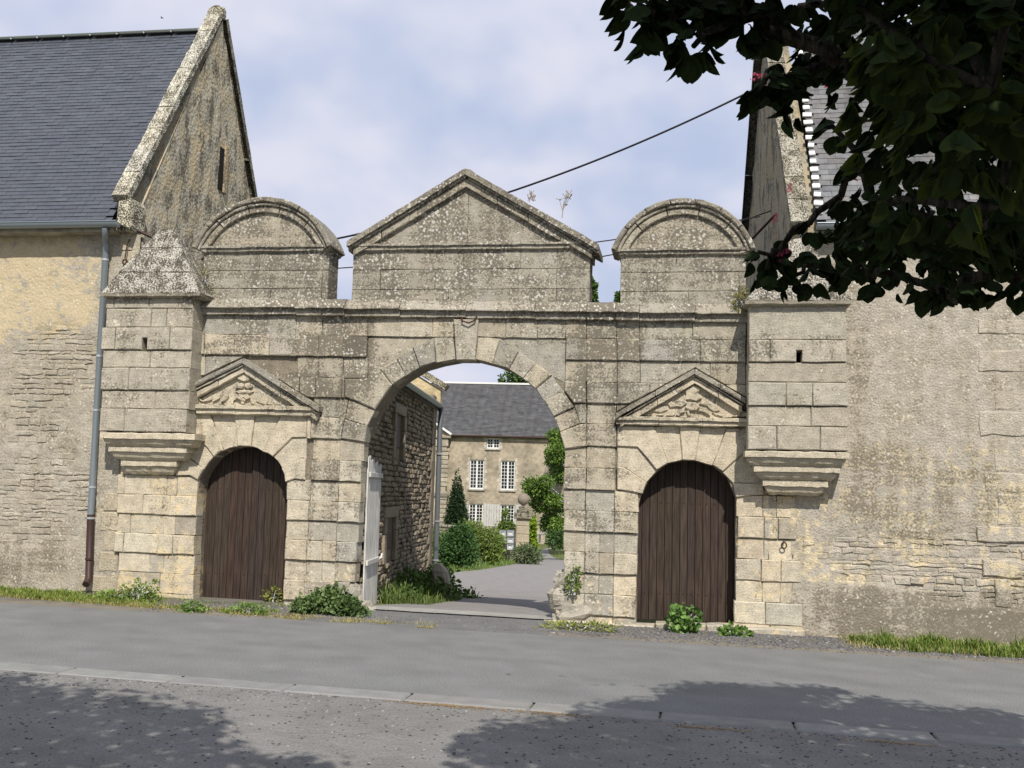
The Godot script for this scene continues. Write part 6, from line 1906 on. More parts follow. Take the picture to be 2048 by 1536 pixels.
	# trees beyond the roof and the gateway
	far_tree("distant_tree", "leafy treetop showing over the manor roof", Vector3(-14.009, 12.348, -93.846), [[Vector3(-14.621, 12.994, -93.682), Vector3(1.1, 1.0, 1)], [Vector3(-13.716, 13.526, -93.772), Vector3(1.2, 1.0, 1)], [Vector3(-12.908, 13.546, -93.899), Vector3(1.2, 1.1, 1)], [Vector3(-12.245, 12.901, -94.07), Vector3(1.6, 1.3, 1)], [Vector3(-15.124, 12.676, -93.635), Vector3(0.7, 0.4, 1)]])
	far_tree("distant_tree", "treetop in the gap right of the middle pediment", Vector3(-3.14, 12.949, -54.806), [[Vector3(-3.095, 15.056, -54.598), Vector3(0.3, 0.55, 0.5)], [Vector3(-3.28, 14.241, -54.651), Vector3(0.55, 0.8, 0.6)], [Vector3(-3.02, 13.924, -54.725), Vector3(0.3, 0.5, 0.5)]])
	far_tree("distant_tree", "sprig of foliage peeping out left of the right rounded block", Vector3(-1.05, 13.002, -55.133), [[Vector3(-1.127, 14.36, -54.982), Vector3(0.22, 0.35, 0.3)], [Vector3(-0.962, 13.911, -55.054), Vector3(0.3, 0.5, 0.3)]])
	# white bench
	var bb: Vector3 = Vector3(-4.415, -1.187, -47.905)
	var bn := thing("garden_bench", "white slatted garden bench under the tree beside the house", "bench", bb)
	for s in [-1, 1]:
		for z in [-0.22, 0.22]:
			bbox("leg", bb + Vector3(s * 0.75, 0.22, z), Vector3(0.07, 0.45, 0.07), M.white_paint, bn)
	for k in 3:
		bbox("seat_slat", bb + Vector3(0, 0.46, -0.18 + k * 0.18), Vector3(1.7, 0.04, 0.14), M.white_paint, bn)
	for k in 7:
		bbox("back_slat", bb + Vector3(-0.75 + k * 0.25, 0.72, -0.25), Vector3(0.08, 0.5, 0.03), M.white_paint, bn)
	bbox("back_rail", bb + Vector3(0, 0.98, -0.25), Vector3(1.7, 0.07, 0.05), M.white_paint, bn)
	shrub("low_shrub", "small shrub on the lawn in front of the white bench", "shrub", Vector3(-3.066, -0.869, -37.91), [[Vector3(0, 0.3, 0), Vector3(0.5, 0.4, 0.4)], [Vector3(0.4, 0.35, 0), Vector3(0.4, 0.4, 0.4)]], 900, leaf_mesh(0.25), 0.16, Color(0.04, 0.09, 0.03), Color(0.12, 0.2, 0.06))
	# guard stone by the passage
	var gs := MB.new()
	gs.col = Color(0.5, 0.46, 0.37)
	var g0: Vector3 = Vector3(-1.197, -0.607, -4.799)
	for k in 8:
		var t0 := k / 8.0
		var t1 := (k + 1) / 8.0
		for i in 12:
			var P := func(tt: float, ii: int) -> Vector3:
				var r := 0.21 * (1.0 - 0.3 * tt) * (1.0 if tt < 0.95 else 0.45)
				var an := TAU * ii / 12.0
				var q := g0 + Vector3(-0.2 * tt + cos(an) * r, tt * 0.95, sin(an) * r * 0.9)
				return q + Vector3(cos(an), 0, sin(an)) * 0.04 * n3.get_noise_3dv(q * 20.0)
			gs.quad(P.call(t0, i), P.call(t0, i + 1), P.call(t1, i + 1), P.call(t1, i), Vector3(cos(TAU * (i + 0.5) / 12.0), 0.3, sin(TAU * (i + 0.5) / 12.0)))
			if k == 7:
				gs.tri(P.call(1.0, i), P.call(1.0, i + 1), g0 + Vector3(-0.2, 0.97, 0), Vector3.UP)
	var st := thing("guard_stone", "leaning worn guard stone at the edge of the drive behind the arch", "guard stone", g0)
	part("stone", gs.mesh(), M.old_plaster, st)

func far_tree(called: String, label: String, at: Vector3, blobs: Array) -> void:
	var t := thing(called, label, "tree", at)
	tube("trunk", [Vector3(at.x, -3.0, at.z), at], 0.25, M.bark, t, 6)
	foliage(t, "crown", blobs, 1500, leaf_mesh(0.4, 0.18, 0.25, 2), 0.3, M.leaf, Color(0.035, 0.075, 0.02), Color(0.11, 0.18, 0.05), 0.3)

func shrub(called: String, label: String, category: String, at: Vector3, blobs: Array, n: int, leaf: Mesh, size: float, c0: Color, c1: Color, group := "") -> Node3D:
	var t := thing(called, label, category, at, group)
	var bl := []
	var st := MB.new()
	for b in blobs:
		bl.append([at + b[0], b[1]])
		for k in 3:
			var e: Vector3 = at + b[0] + rdir() * b[1] * 0.6
			tube_into(st, [at + Vector3(rng.randf_range(-0.05, 0.05), -0.02, rng.randf_range(-0.05, 0.05)), at.lerp(e, 0.5) + Vector3(0, 0.05, 0), e], [0.012, 0.009, 0.004], 5)
	st.col = Color(0.1, 0.11, 0.04)
	part("stems", st.mesh(), M.bark, t)
	foliage(t, "foliage", bl, n, leaf, size, M.leaf, c0, c1, 0.3)
	return t

# ---------- weeds and grass in front ----------
func grass(called: String, n: int, size: float, c0: Color, c1: Color, pick: Callable) -> void:
	var xf := []
	var cols := PackedColorArray()
	var m := blade_mesh()
	for i in n:
		var q = pick.call()
		if q == null:
			continue
		var s: float = size * rng.randf_range(0.5, 1.4) * q.w
		var b := Basis(Vector3.UP, rng.randf_range(0, TAU)) * Basis(Vector3.RIGHT, rng.randf_range(-0.15, 0.5))
		xf.append(Transform3D(b.scaled_local(Vector3(0.006 + 0.045 * s, s, s)), Vector3(q.x, q.y, q.z)))
		cols.append(c0.lerp(c1, rng.randf()) * rng.randf_range(0.8, 1.2))
	var o := multi(called, m, M.leaf, xf, cols, self)
	stuff(o)
	o.set_meta("label", called.replace("_", " "))

func build_plants() -> void:
	var lf := leaf_mesh(0.3, 0.2, 0.3)
	var dent := leaf_mesh(0.42, 0.2, 0.3, 6)
	var P := func(v: Vector2) -> Vector3: return Vector3(v.x, ground_y(v.x, v.y), v.y)
	shrub("bramble_bush", "broad leafy bush at the foot of the pier left of the carriage arch", "bush", P.call(Vector2(-1.583, 0.791)), [[Vector3(0, 0.16, 0), Vector3(0.34, 0.17, 0.17)], [Vector3(-0.28, 0.1, 0.05), Vector3(0.18, 0.11, 0.16)], [Vector3(0.26, 0.1, 0.05), Vector3(0.22, 0.13, 0.17)], [Vector3(0.04, 0.29, -0.05), Vector3(0.1, 0.09, 0.08)], [Vector3(-0.14, 0.27, -0.06), Vector3(0.06, 0.08, 0.05)], [Vector3(0.2, 0.26, -0.05), Vector3(0.05, 0.09, 0.05)], [Vector3(0.45, 0.05, 0.05), Vector3(0.13, 0.07, 0.12)]], 2000, dent, 0.052, Color(0.05, 0.09, 0.03), Color(0.16, 0.23, 0.08))
	var h := shrub("mallow_plant", "tall leafy weed growing against the right plank door", "weed", P.call(Vector2(2.948, 0.453)), [[Vector3(0, 0.09, 0), Vector3(0.18, 0.08, 0.12)], [Vector3(-0.06, 0.23, 0), Vector3(0.1, 0.1, 0.07)], [Vector3(0.13, 0.24, 0), Vector3(0.07, 0.07, 0.05)], [Vector3(-0.14, 0.18, 0), Vector3(0.05, 0.06, 0.05)], [Vector3(0.03, 0.3, 0), Vector3(0.04, 0.05, 0.04)]], 300, dent, 0.07, Color(0.06, 0.13, 0.03), Color(0.18, 0.3, 0.08))
	shrub("mallow_plant", "low leafy weed at the right corner of the right plank door", "weed", P.call(Vector2(3.524, 0.472)), [[Vector3(0, 0.05, 0), Vector3(0.14, 0.05, 0.1)], [Vector3(0.16, 0.04, 0), Vector3(0.08, 0.05, 0.08)], [Vector3(0.03, 0.12, 0), Vector3(0.03, 0.06, 0.03)]], 160, dent, 0.06, Color(0.07, 0.14, 0.03), Color(0.2, 0.32, 0.08))
	shrub("nettle_clump", "upright nettles at the wall foot left of the left plank door", "weed", P.call(Vector2(-4.349, 0.588)), [[Vector3(0, 0.08, 0), Vector3(0.36, 0.09, 0.12)], [Vector3(0.02, 0.2, 0), Vector3(0.05, 0.13, 0.05)], [Vector3(0.12, 0.16, 0), Vector3(0.06, 0.1, 0.05)], [Vector3(0.26, 0.2, 0), Vector3(0.08, 0.12, 0.06)], [Vector3(-0.4, 0.06, 0), Vector3(0.2, 0.07, 0.12)], [Vector3(-0.15, 0.15, 0), Vector3(0.06, 0.09, 0.05)]], 750, lf, 0.042, Color(0.09, 0.16, 0.03), Color(0.24, 0.33, 0.08))
	shrub("leafy_tuft", "leafy tuft on the gravel below the left plank door, nearest its left edge", "weed", P.call(Vector2(-3.144, 1.393)), [[Vector3(0, 0.06, 0), Vector3(0.16, 0.07, 0.1)]], 170, lf, 0.045, Color(0.08, 0.15, 0.03), Color(0.2, 0.29, 0.08))
	shrub("leafy_tuft", "leafy tuft on the gravel below the left plank door, right of its middle", "weed", P.call(Vector2(-2.459, 1.259)), [[Vector3(0, 0.06, 0), Vector3(0.26, 0.08, 0.12)]], 240, lf, 0.045, Color(0.08, 0.15, 0.03), Color(0.2, 0.29, 0.08))
	shrub("leafy_tuft", "yellowish sprigs at the bottom right corner of the left plank door", "weed", P.call(Vector2(-2.721, -0.215)), [[Vector3(0, 0.1, 0), Vector3(0.16, 0.12, 0.06)]], 90, lf, 0.05, Color(0.16, 0.19, 0.04), Color(0.3, 0.3, 0.09))
	shrub("pellitory", "green weed sprouting from the worn foot of the right pier of the arch", "weed", Vector3(1.5, 0.36, 0.12), [[Vector3(0.0, 0.12, 0), Vector3(0.1, 0.14, 0.08)], [Vector3(0.05, 0.25, 0), Vector3(0.06, 0.1, 0.05)]], 200, lf, 0.045, Color(0.09, 0.15, 0.03), Color(0.22, 0.27, 0.08))
	shrub("grassy_weed", "low yellow green weeds along the sill right of the carriage arch", "weed", P.call(Vector2(1.682, 0.869)), [[Vector3(-0.2, 0.03, 0), Vector3(0.28, 0.05, 0.1)], [Vector3(0.2, 0.04, 0.03), Vector3(0.25, 0.06, 0.1)]], 330, leaf_mesh(0.14), 0.075, Color(0.14, 0.18, 0.04), Color(0.3, 0.32, 0.09))
	shrub("wall_moss", "moss and grass hanging at the right end of the cornice by the right turret", "moss", Vector3(3.62, 4.2, 0.1), [[Vector3(0.02, 0.0, 0.03), Vector3(0.1, 0.16, 0.06)], [Vector3(0.06, 0.12, 0), Vector3(0.06, 0.1, 0.05)]], 240, leaf_mesh(0.1), 0.06, Color(0.14, 0.14, 0.04), Color(0.26, 0.24, 0.09))
	shrub("roof_weed", "dry weeds in the valley right of the left turret's roof", "weed", Vector3(-3.86, 4.5, 0.1), [[Vector3(0, 0.05, 0), Vector3(0.05, 0.2, 0.1)], [Vector3(0.08, -0.1, 0), Vector3(0.06, 0.1, 0.08)]], 160, leaf_mesh(0.1), 0.06, Color(0.12, 0.12, 0.04), Color(0.22, 0.2, 0.09))
	shrub("passage_nettles", "tall nettles and weeds along the outbuilding wall inside the arch", "weed", Vector3(-1.55, -0.42, -2.9), [[Vector3(0, 0.25, 0), Vector3(0.3, 0.3, 0.8)], [Vector3(-0.1, 0.5, -0.6), Vector3(0.2, 0.25, 0.6)], [Vector3(0.25, 0.15, -1.4), Vector3(0.4, 0.32, 0.8)], [Vector3(-0.1, 0.3, -2.8), Vector3(0.35, 0.35, 0.9)], [Vector3(0.4, 0.1, -2.4), Vector3(0.4, 0.22, 0.6)]], 4200, lf, 0.08, Color(0.05, 0.1, 0.025), Color(0.15, 0.22, 0.06))
	# dead flower stalks on the middle pediment
	for q in [[Vector3(1.243, 5.428, -0.1), Vector3(1.265, 5.696, -0.1), "dead seed head standing on the right slope of the middle pediment"], [Vector3(0.778, 5.662, -0.1), Vector3(0.817, 5.789, -0.1), "thin dry stalk on the middle pediment next to the wire"]]:
		var t := thing("dead_stalk", q[2], "dry plant", q[0])
		var mb := MB.new()
		for k in 6:
			var e: Vector3 = q[1] + Vector3(rng.randf_range(-0.09, 0.09), rng.randf_range(-0.1, 0.05), rng.randf_range(-0.05, 0.05))
			var m0: Vector3 = q[0].lerp(q[1], 0.35 + 0.08 * k)
			tube_into(mb, [q[0], m0, e], [0.006, 0.005, 0.003], 5)
			for j in 4:
				tube_into(mb, [e, e + rdir() * 0.05 + Vector3(0, 0.03, 0)], [0.004, 0.006], 5)
		mb.col = Color(0.3, 0.25, 0.17)
		part("stalks", mb.mesh(), flat_mat(Color(0.3, 0.25, 0.17)), t)
	# grass
	grass("verge_grass", 26000, 0.07, Color(0.1, 0.17, 0.025), Color(0.27, 0.31, 0.07), func():
		var x := rng.randf_range(-9.0, -2.2)
		var edge := 1.0 + 0.104 * (x + 6.1)
		var z := lerpf(0.1, edge, pow(rng.randf(), 0.8))
		var k := n3.get_noise_2d(x * 9.0, z * 20.0) * 1.2 + (0.3 if x < -4.2 else 0.0) - (0.3 if x > -4.0 and z > 0.2 and z < edge - 0.35 else 0.0) - 0.05 * (x + 4.5)
		if k < 0.04:
			return null
		return Vector4(x, ground_y(x, z), z, clampf(0.4 + k * 0.9, 0.3, 1.2)))
	grass("straw_grass", 16000, 0.05, Color(0.26, 0.23, 0.08), Color(0.4, 0.35, 0.15), func():
		var x := rng.randf_range(-7.0, 0.0)
		var edge := 1.0 + 0.104 * (x + 6.1)
		var z := edge - absf(rng.randfn()) * 0.25 + 0.05
		if n3.get_noise_2d(x * 8.0 + 40.0, z * 14.0) < -0.02 + 0.06 * (x + 3.0):
			return null
		return Vector4(x, ground_y(x, z), z, rng.randf_range(0.5, 1.0)))
	grass("roadside_grass", 15000, 0.12, Color(0.07, 0.13, 0.02), Color(0.22, 0.28, 0.06), func():
		var x := rng.randf_range(4.95, 10.5)
		var m := 0.5 + 0.03 * (x - 5.0)
		var hw := 0.46 * sstep(4.9, 5.5, x) + 0.06
		var z := m + rng.randf_range(-1, 1) * hw + 0.05 * n3.get_noise_1d(x * 60.0)
		if n3.get_noise_2d(x * 12.0, z * 16.0) < -0.16:
			return null
		return Vector4(x, ground_y(x, z), z, clampf(0.85 + n3.get_noise_2d(x * 7.0, z * 9.0) * 1.2, 0.35, 1.4)))
	grass("dry_grass", 3200, 0.1, Color(0.27, 0.24, 0.09), Color(0.38, 0.34, 0.16), func():
		var x := rng.randf_range(4.85, 10.5)
		var z := 0.5 + 0.03 * (x - 5.0) + rng.randf_range(-1, 1) * 0.52
		return Vector4(x, ground_y(x, z), z, 0.8))
	grass("passage_grass", 5000, 0.17, Color(0.045, 0.085, 0.02), Color(0.17, 0.22, 0.06), func():
		var z := rng.randf_range(-7.5, -1.5)
		var xr := lerpf(Vector3(-0.821, -0.496, -4.237).x, Vector3(-1.959, -0.523, -7.519).x, clampf((-3.8 - z) / 3.5, 0, 1)) + 0.12 * n3.get_noise_1d(z * 90.0)
		var xl := lerpf(-1.38, -2.3, clampf(-z / 7.5, 0, 1))
		var x := rng.randf_range(xl, xr)
		return Vector4(x, ground_y(x, z), z, lerpf(1.6, 0.6, (x - xl) / (xr - xl)) * (0.8 + n3.get_noise_2d(x * 20.0, z * 20.0))))
	grass("lawn_grass", 9000, 0.16, Color(0.09, 0.17, 0.03), Color(0.2, 0.3, 0.07), func():
		var z := rng.randf_range(-46.0, -17.0)
		var c := drive_edges(z)
		var x := c.x - rng.randf_range(0.0, 6.0) * (0.35 if z > -21.0 else 1.0)
		if rng.randf() < 0.35:
			x = c.y + rng.randf_range(0.0, 6.0)
		return Vector4(x, ground_y(x, z), z, 1.0))

func drive_edges(z: float) -> Vector2:
	# left edge and right edge, each as [z, x]
	var l := [[-0.3, -1.38], [-3.6, Vector3(-0.84, -0.474, -4.028).x], [-7.5, Vector3(-1.98, -0.473, -7.51).x], [-17.317, -4.161, -0.84], [-18.648, -4.143, -0.888], [-22.028, -3.829, -1.01], [-28.606, -3.835, -1.251], [-36.047, -4.061, -1.513], [-39.859, -4.135, -1.588], [-52.126, -5.615, -1.829]]
	var r := [[-0.3, 1.45], [-3.6, 2.0], [-7.5, 2.4], [-21.934, 0.25, -1.006], [-31.558, -1.092, -1.359], [-36.472, -2.227, -1.521], [-39.926, -3.334, -1.589], [-44.389, -4.124, -1.677], [-52.529, -5.261, -1.837]]
	return Vector2(track(l, z), track(r, z))

func track(t: Array, z: float) -> float:
	for i in t.size() - 1:
		if z >= t[i + 1][0]:
			return lerpf(t[i][1], t[i + 1][1], clampf((t[i][0] - z) / (t[i][0] - t[i + 1][0]), 0, 1))
	return t[t.size() - 1][1]

# ---------- ground ----------
func build_ground() -> void:
	var xs := [-600.0, -60.0, -14.0, 14.0, 60.0, 600.0]
	var zs := [600.0, 60.0, 20.0, 8.0, 2.0, 0.0, -0.4, -1.2, -2.0, -3.4, -7.8, -20.4, -35.4, -65.4, -120.4, -900.0]
	var g := MB.new()
	g.col = Color(0.15, 0.17, 0.065)
	for j in zs.size() - 1:
		for i in xs.size() - 1:
			var n := 8
			for k in n:
				var a := lerpf(xs[i], xs[i + 1], float(k) / n)
				var b := lerpf(xs[i], xs[i + 1], float(k + 1) / n)
				g.quad(Vector3(a, ground_y(a, zs[j]), zs[j]), Vector3(b, ground_y(b, zs[j]), zs[j]), Vector3(b, ground_y(b, zs[j + 1]), zs[j + 1]), Vector3(a, ground_y(a, zs[j + 1]), zs[j + 1]), Vector3.UP)
	struct("ground", g.mesh(), M.soil)
	# road between two near-parallel edges
	var r0: Vector2 = Vector2(-5.613, 1.656)
	var r1: Vector2 = Vector2(6.633, 1.531)
	var k0: Vector2 = Vector2(-2.492, 5.529)
	var k1: Vector2 = Vector2(5.405, 5.698)
	var far := func(x: float) -> float: return r0.y + (r1.y - r0.y) * (x - r0.x) / (r1.x - r0.x) + 0.03 * n3.get_noise_1d(x * 60.0)
	var near := func(x: float) -> float: return k0.y + (k1.y - k0.y) * (x - k0.x) / (k1.x - k0.x)
	var strip := func(f: Callable, h: Callable, x0: float, x1: float, nx: int, nz: int, lift: float, col: Color) -> ArrayMesh:
		var mb := MB.new()
		mb.col = col
		for i in nx:
			var a := lerpf(x0, x1, float(i) / nx)
			var b := lerpf(x0, x1, float(i + 1) / nx)
			for j in nz:
				var za := lerpf(f.call(a), h.call(a), float(j) / nz)
				var zb := lerpf(f.call(a), h.call(a), float(j + 1) / nz)
				var zc := lerpf(f.call(b), h.call(b), float(j + 1) / nz)
				var zd := lerpf(f.call(b), h.call(b), float(j) / nz)
				mb.quad(Vector3(a, ground_y(a, za) + lift, za), Vector3(a, ground_y(a, zb) + lift, zb), Vector3(b, ground_y(b, zc) + lift, zc), Vector3(b, ground_y(b, zd) + lift, zd), Vector3.UP)
		# worn lanes, dust and old stains: a slow change of tone over the surface
		for i in mb.v.size():
			var p := mb.v[i]
			var k := 1.0 + 0.16 * n3.get_noise_2d(p.x * 2.2, p.z * 9.0) + 0.1 * n3.get_noise_2d(p.x * 9.0 + 70.0, p.z * 22.0)
			mb.c[i] = Color(col.r * k, col.g * k, col.b * k)
		return mb.mesh()
	struct("gravel_verge", strip.call(func(x: float) -> float: return -0.35, func(x: float) -> float: return far.call(x) + 0.3, -40.0, 40.0, 300, 4, 0.008, Color(0.2, 0.185, 0.155)), M.verge)
	struct("road", strip.call(far, near, -40.0, 40.0, 420, 16, 0.017, Color(0.222, 0.225, 0.218)), M.asphalt)
	struct("car_park", strip.call(func(x: float) -> float: return near.call(x) + 0.2, func(x: float) -> float: return 24.0, -40.0, 40.0, 280, 40, 0.012, Color(0.235, 0.23, 0.215)), M.verge)
	# sandy dust along the far edge of the road
	struct("dust_strip", strip.call(func(x: float) -> float: return far.call(x) - 0.34 - 0.4 * n3.get_noise_1d(x * 14.0 + 500.0), func(x: float) -> float: return far.call(x) + 0.02, -40.0, 40.0, 500, 1, 0.0105, Color(0.25, 0.225, 0.175)), M.verge)
	# concrete edging slabs
	var kerb := Node3D.new()
	kerb.name = "kerb"
	add_child(kerb)
	kerb.set_meta("kind", "structure")
	var dir := Vector3(1, -0.015, (k1.y - k0.y) / (k1.x - k0.x)).normalized()
	var start: Vector2 = Vector2(-2.245, 5.852)
	for k in range(-20, 26):
		var x := start.x + k * 1.0 * dir.x + 0.5
		var c := Vector3(x, ground_y(x, 5.0) - 0.05, near.call(x) + 0.15)
		var mb := MB.new()
		mb.col = tone(Color(0.275, 0.275, 0.26), 0.06)
		bbox_into(mb, c + Vector3(0, rng.randf_range(-0.003, 0.004), rng.randf_range(-0.006, 0.006)), Basis(dir, Vector3.UP, dir.cross(Vector3.UP)), Vector3(0.985, 0.14, 0.3), 0.012)
		part("kerb_slab", mb.mesh(), M.concrete, kerb)
	# drive into the courtyard and the threshold under the arch
	struct("drive", sheet(drive_edges, -0.3, -60.0, 132, 6, 0.02, Color(0.305, 0.29, 0.27)), M.verge)
	struct("threshold", strip.call(func(x: float) -> float: return -0.3 + 0.02 * n3.get_noise_1d(x * 90.0), func(x: float) -> float: return 0.12 + 0.05 * n3.get_noise_1d(x * 50.0), -1.4, 1.25, 20, 2, 0.03, Color(0.36, 0.35, 0.315)), M.concrete)
	struct("forecourt", strip.call(func(x: float) -> float: return 0.1, func(x: float) -> float: return far.call(x) + 0.1, -1.7, 1.35, 24, 3, 0.0135, Color(0.19, 0.188, 0.18)), M.verge)
	# loose stones
	var peb := MB.new()
	lump(peb, Vector3.ZERO, Vector3(1, 0.7, 1), 0.5)
	var pm := peb.mesh()
	var xf := []
	var cols := PackedColorArray()
	for i in 9000:
		var x := rng.randf_range(-3.8, 7.0)
		var z: float = rng.randf_range(0.1, far.call(x))
		if x > -1.6 and x < 1.3 and rng.randf() < 0.75:
			continue
		if x < -1.6 and rng.randf() < 0.4:
			continue
		if z > far.call(x) - 0.25 and rng.randf() < 0.5:
			continue
		var s := rng.randf_range(0.006, 0.016)
		xf.append(Transform3D(Basis(Vector3.UP, rng.randf() * TAU).scaled(Vector3(s, s * 0.8, s)), Vector3(x, ground_y(x, z) + 0.01, z)))
		var g0 := rng.randf_range(0.06, 0.2) if rng.randf() < 0.98 else 0.36
		cols.append(Color(g0, g0 * 0.99, g0 * 1.02))
	for i in 3600:
		var x := rng.randf_range(-4.0, 7.0)
		var z: float = near.call(x) + 0.32 + pow(rng.randf(), 1.5) * 4.5
		var s := rng.randf_range(0.004, 0.011)
		xf.append(Transform3D(Basis(Vector3.UP, rng.randf() * TAU).scaled(Vector3(s, s * 0.7, s)), Vector3(x, ground_y(x, z) + 0.013, z)))
		var g1 := rng.randf_range(0.04, 0.14) if rng.randf() < 0.85 else 0.32
		cols.append(Color(g1, g1 * 0.95, g1 * 0.88))
	var o := multi("loose_gravel", pm, M.tint, xf, cols, self)
	stuff(o)
	# dead straw lying along the kerb
	var sf := []
	var sc := PackedColorArray()
	var bm := blade_mesh()
	for i in 650:
		var patchx: float = [0.9, 1.25, 1.95, 3.1, 4.4][rng.randi() % 5]
		var x: float = patchx + rng.randfn() * 0.16
		var z: float = near.call(x) + (0.33 if patchx < 2.5 else 0.42) + absf(rng.randfn()) * 0.045
		sf.append(Transform3D((Basis(Vector3.UP, rng.randf() * TAU) * Basis(Vector3.RIGHT, 1.4)).scaled_local(Vector3(0.006, 0.05, 0.03)), Vector3(x, ground_y(x, z) + 0.018, z)))
		sc.append(Color(0.3, 0.2, 0.09) * rng.randf_range(0.6, 1.2))
	stuff(multi("dry_straw", bm, M.tint, sf, sc, self))

# ---------- wires and bird ----------
func build_wires() -> void:
	var c1 := thing("power_cable", "thick black cable rising to the right from behind the middle pediment", "cable", Vector3(0.274, 6.257, -1.6))
	var A: Vector3 = Vector3(-2.543, 5.718, -2.2)
	var B: Vector3 = Vector3(3.989, 7.986, -2.2)
	var mid: Vector3 = Vector3(0.175, 6.423, -2.2)
	var pts := []
	# a parabola through the three points that show
	var s1 := (mid.y - A.y) / (mid.x - A.x)
	var s2 := ((B.y - mid.y) / (B.x - mid.x) - s1) / (B.x - A.x)
	for k in 41:
		var x := lerpf(-5.0, B.x + 1.0, k / 40.0)
		pts.append(Vector3(x, A.y + s1 * (x - A.x) + s2 * (x - A.x) * (x - mid.x), A.z))
	tube("wire", pts, 0.016, M.black, c1, 6)
	for q in [[Vector3(-3.348, 5.007, -1.5), Vector3(4.004, 5.772, -1.5), "thin wire crossing the gaps between the gateway's three blocks"], [Vector3(0.736, 5.111, -1.7), Vector3(4.308, 5.956, -1.7), "second thin wire just above it right of the middle pediment"]]:
		var c := thing("thin_wire", q[2], "wire", q[0])
		var pp := []
		for k in 21:
			var t := k / 20.0
			pp.append(q[0].lerp(q[1], t) + Vector3(0, -0.12 * 4.0 * t * (1.0 - t), 0))
		tube("wire", pp, 0.009, M.black, c, 6)
	var bp: Vector3 = Vector3(-25.965, 27.508, -39.505)
	var bd := thing("bird", "tiny dark bird high in the sky above the left barn roof", "bird", bp)
	var mb := MB.new()
	tube_into(mb, [bp + Vector3(-0.1, 0, 0), bp + Vector3(-0.03, 0.005, 0), bp + Vector3(0.04, 0.0, 0), bp + Vector3(0.09, 0.01, 0)], [0.004, 0.028, 0.026, 0.006], 8)
	part("body", mb.mesh(), M.black, bd)
	for s in [-1, 1]:
		var wg := MB.new()
		wg.quad(bp + Vector3(-0.03, 0.01, 0), bp + Vector3(0.03, 0.01, 0), bp + Vector3(0.01, 0.05, s * 0.13), bp + Vector3(-0.02, 0.05, s * 0.13), Vector3.UP)
		wg.tri(bp + Vector3(0.01, 0.05, s * 0.13), bp + Vector3(-0.02, 0.05, s * 0.13), bp + Vector3(-0.03, 0.03, s * 0.22), Vector3.UP)
		part("wing", wg.mesh(), M.black, bd)

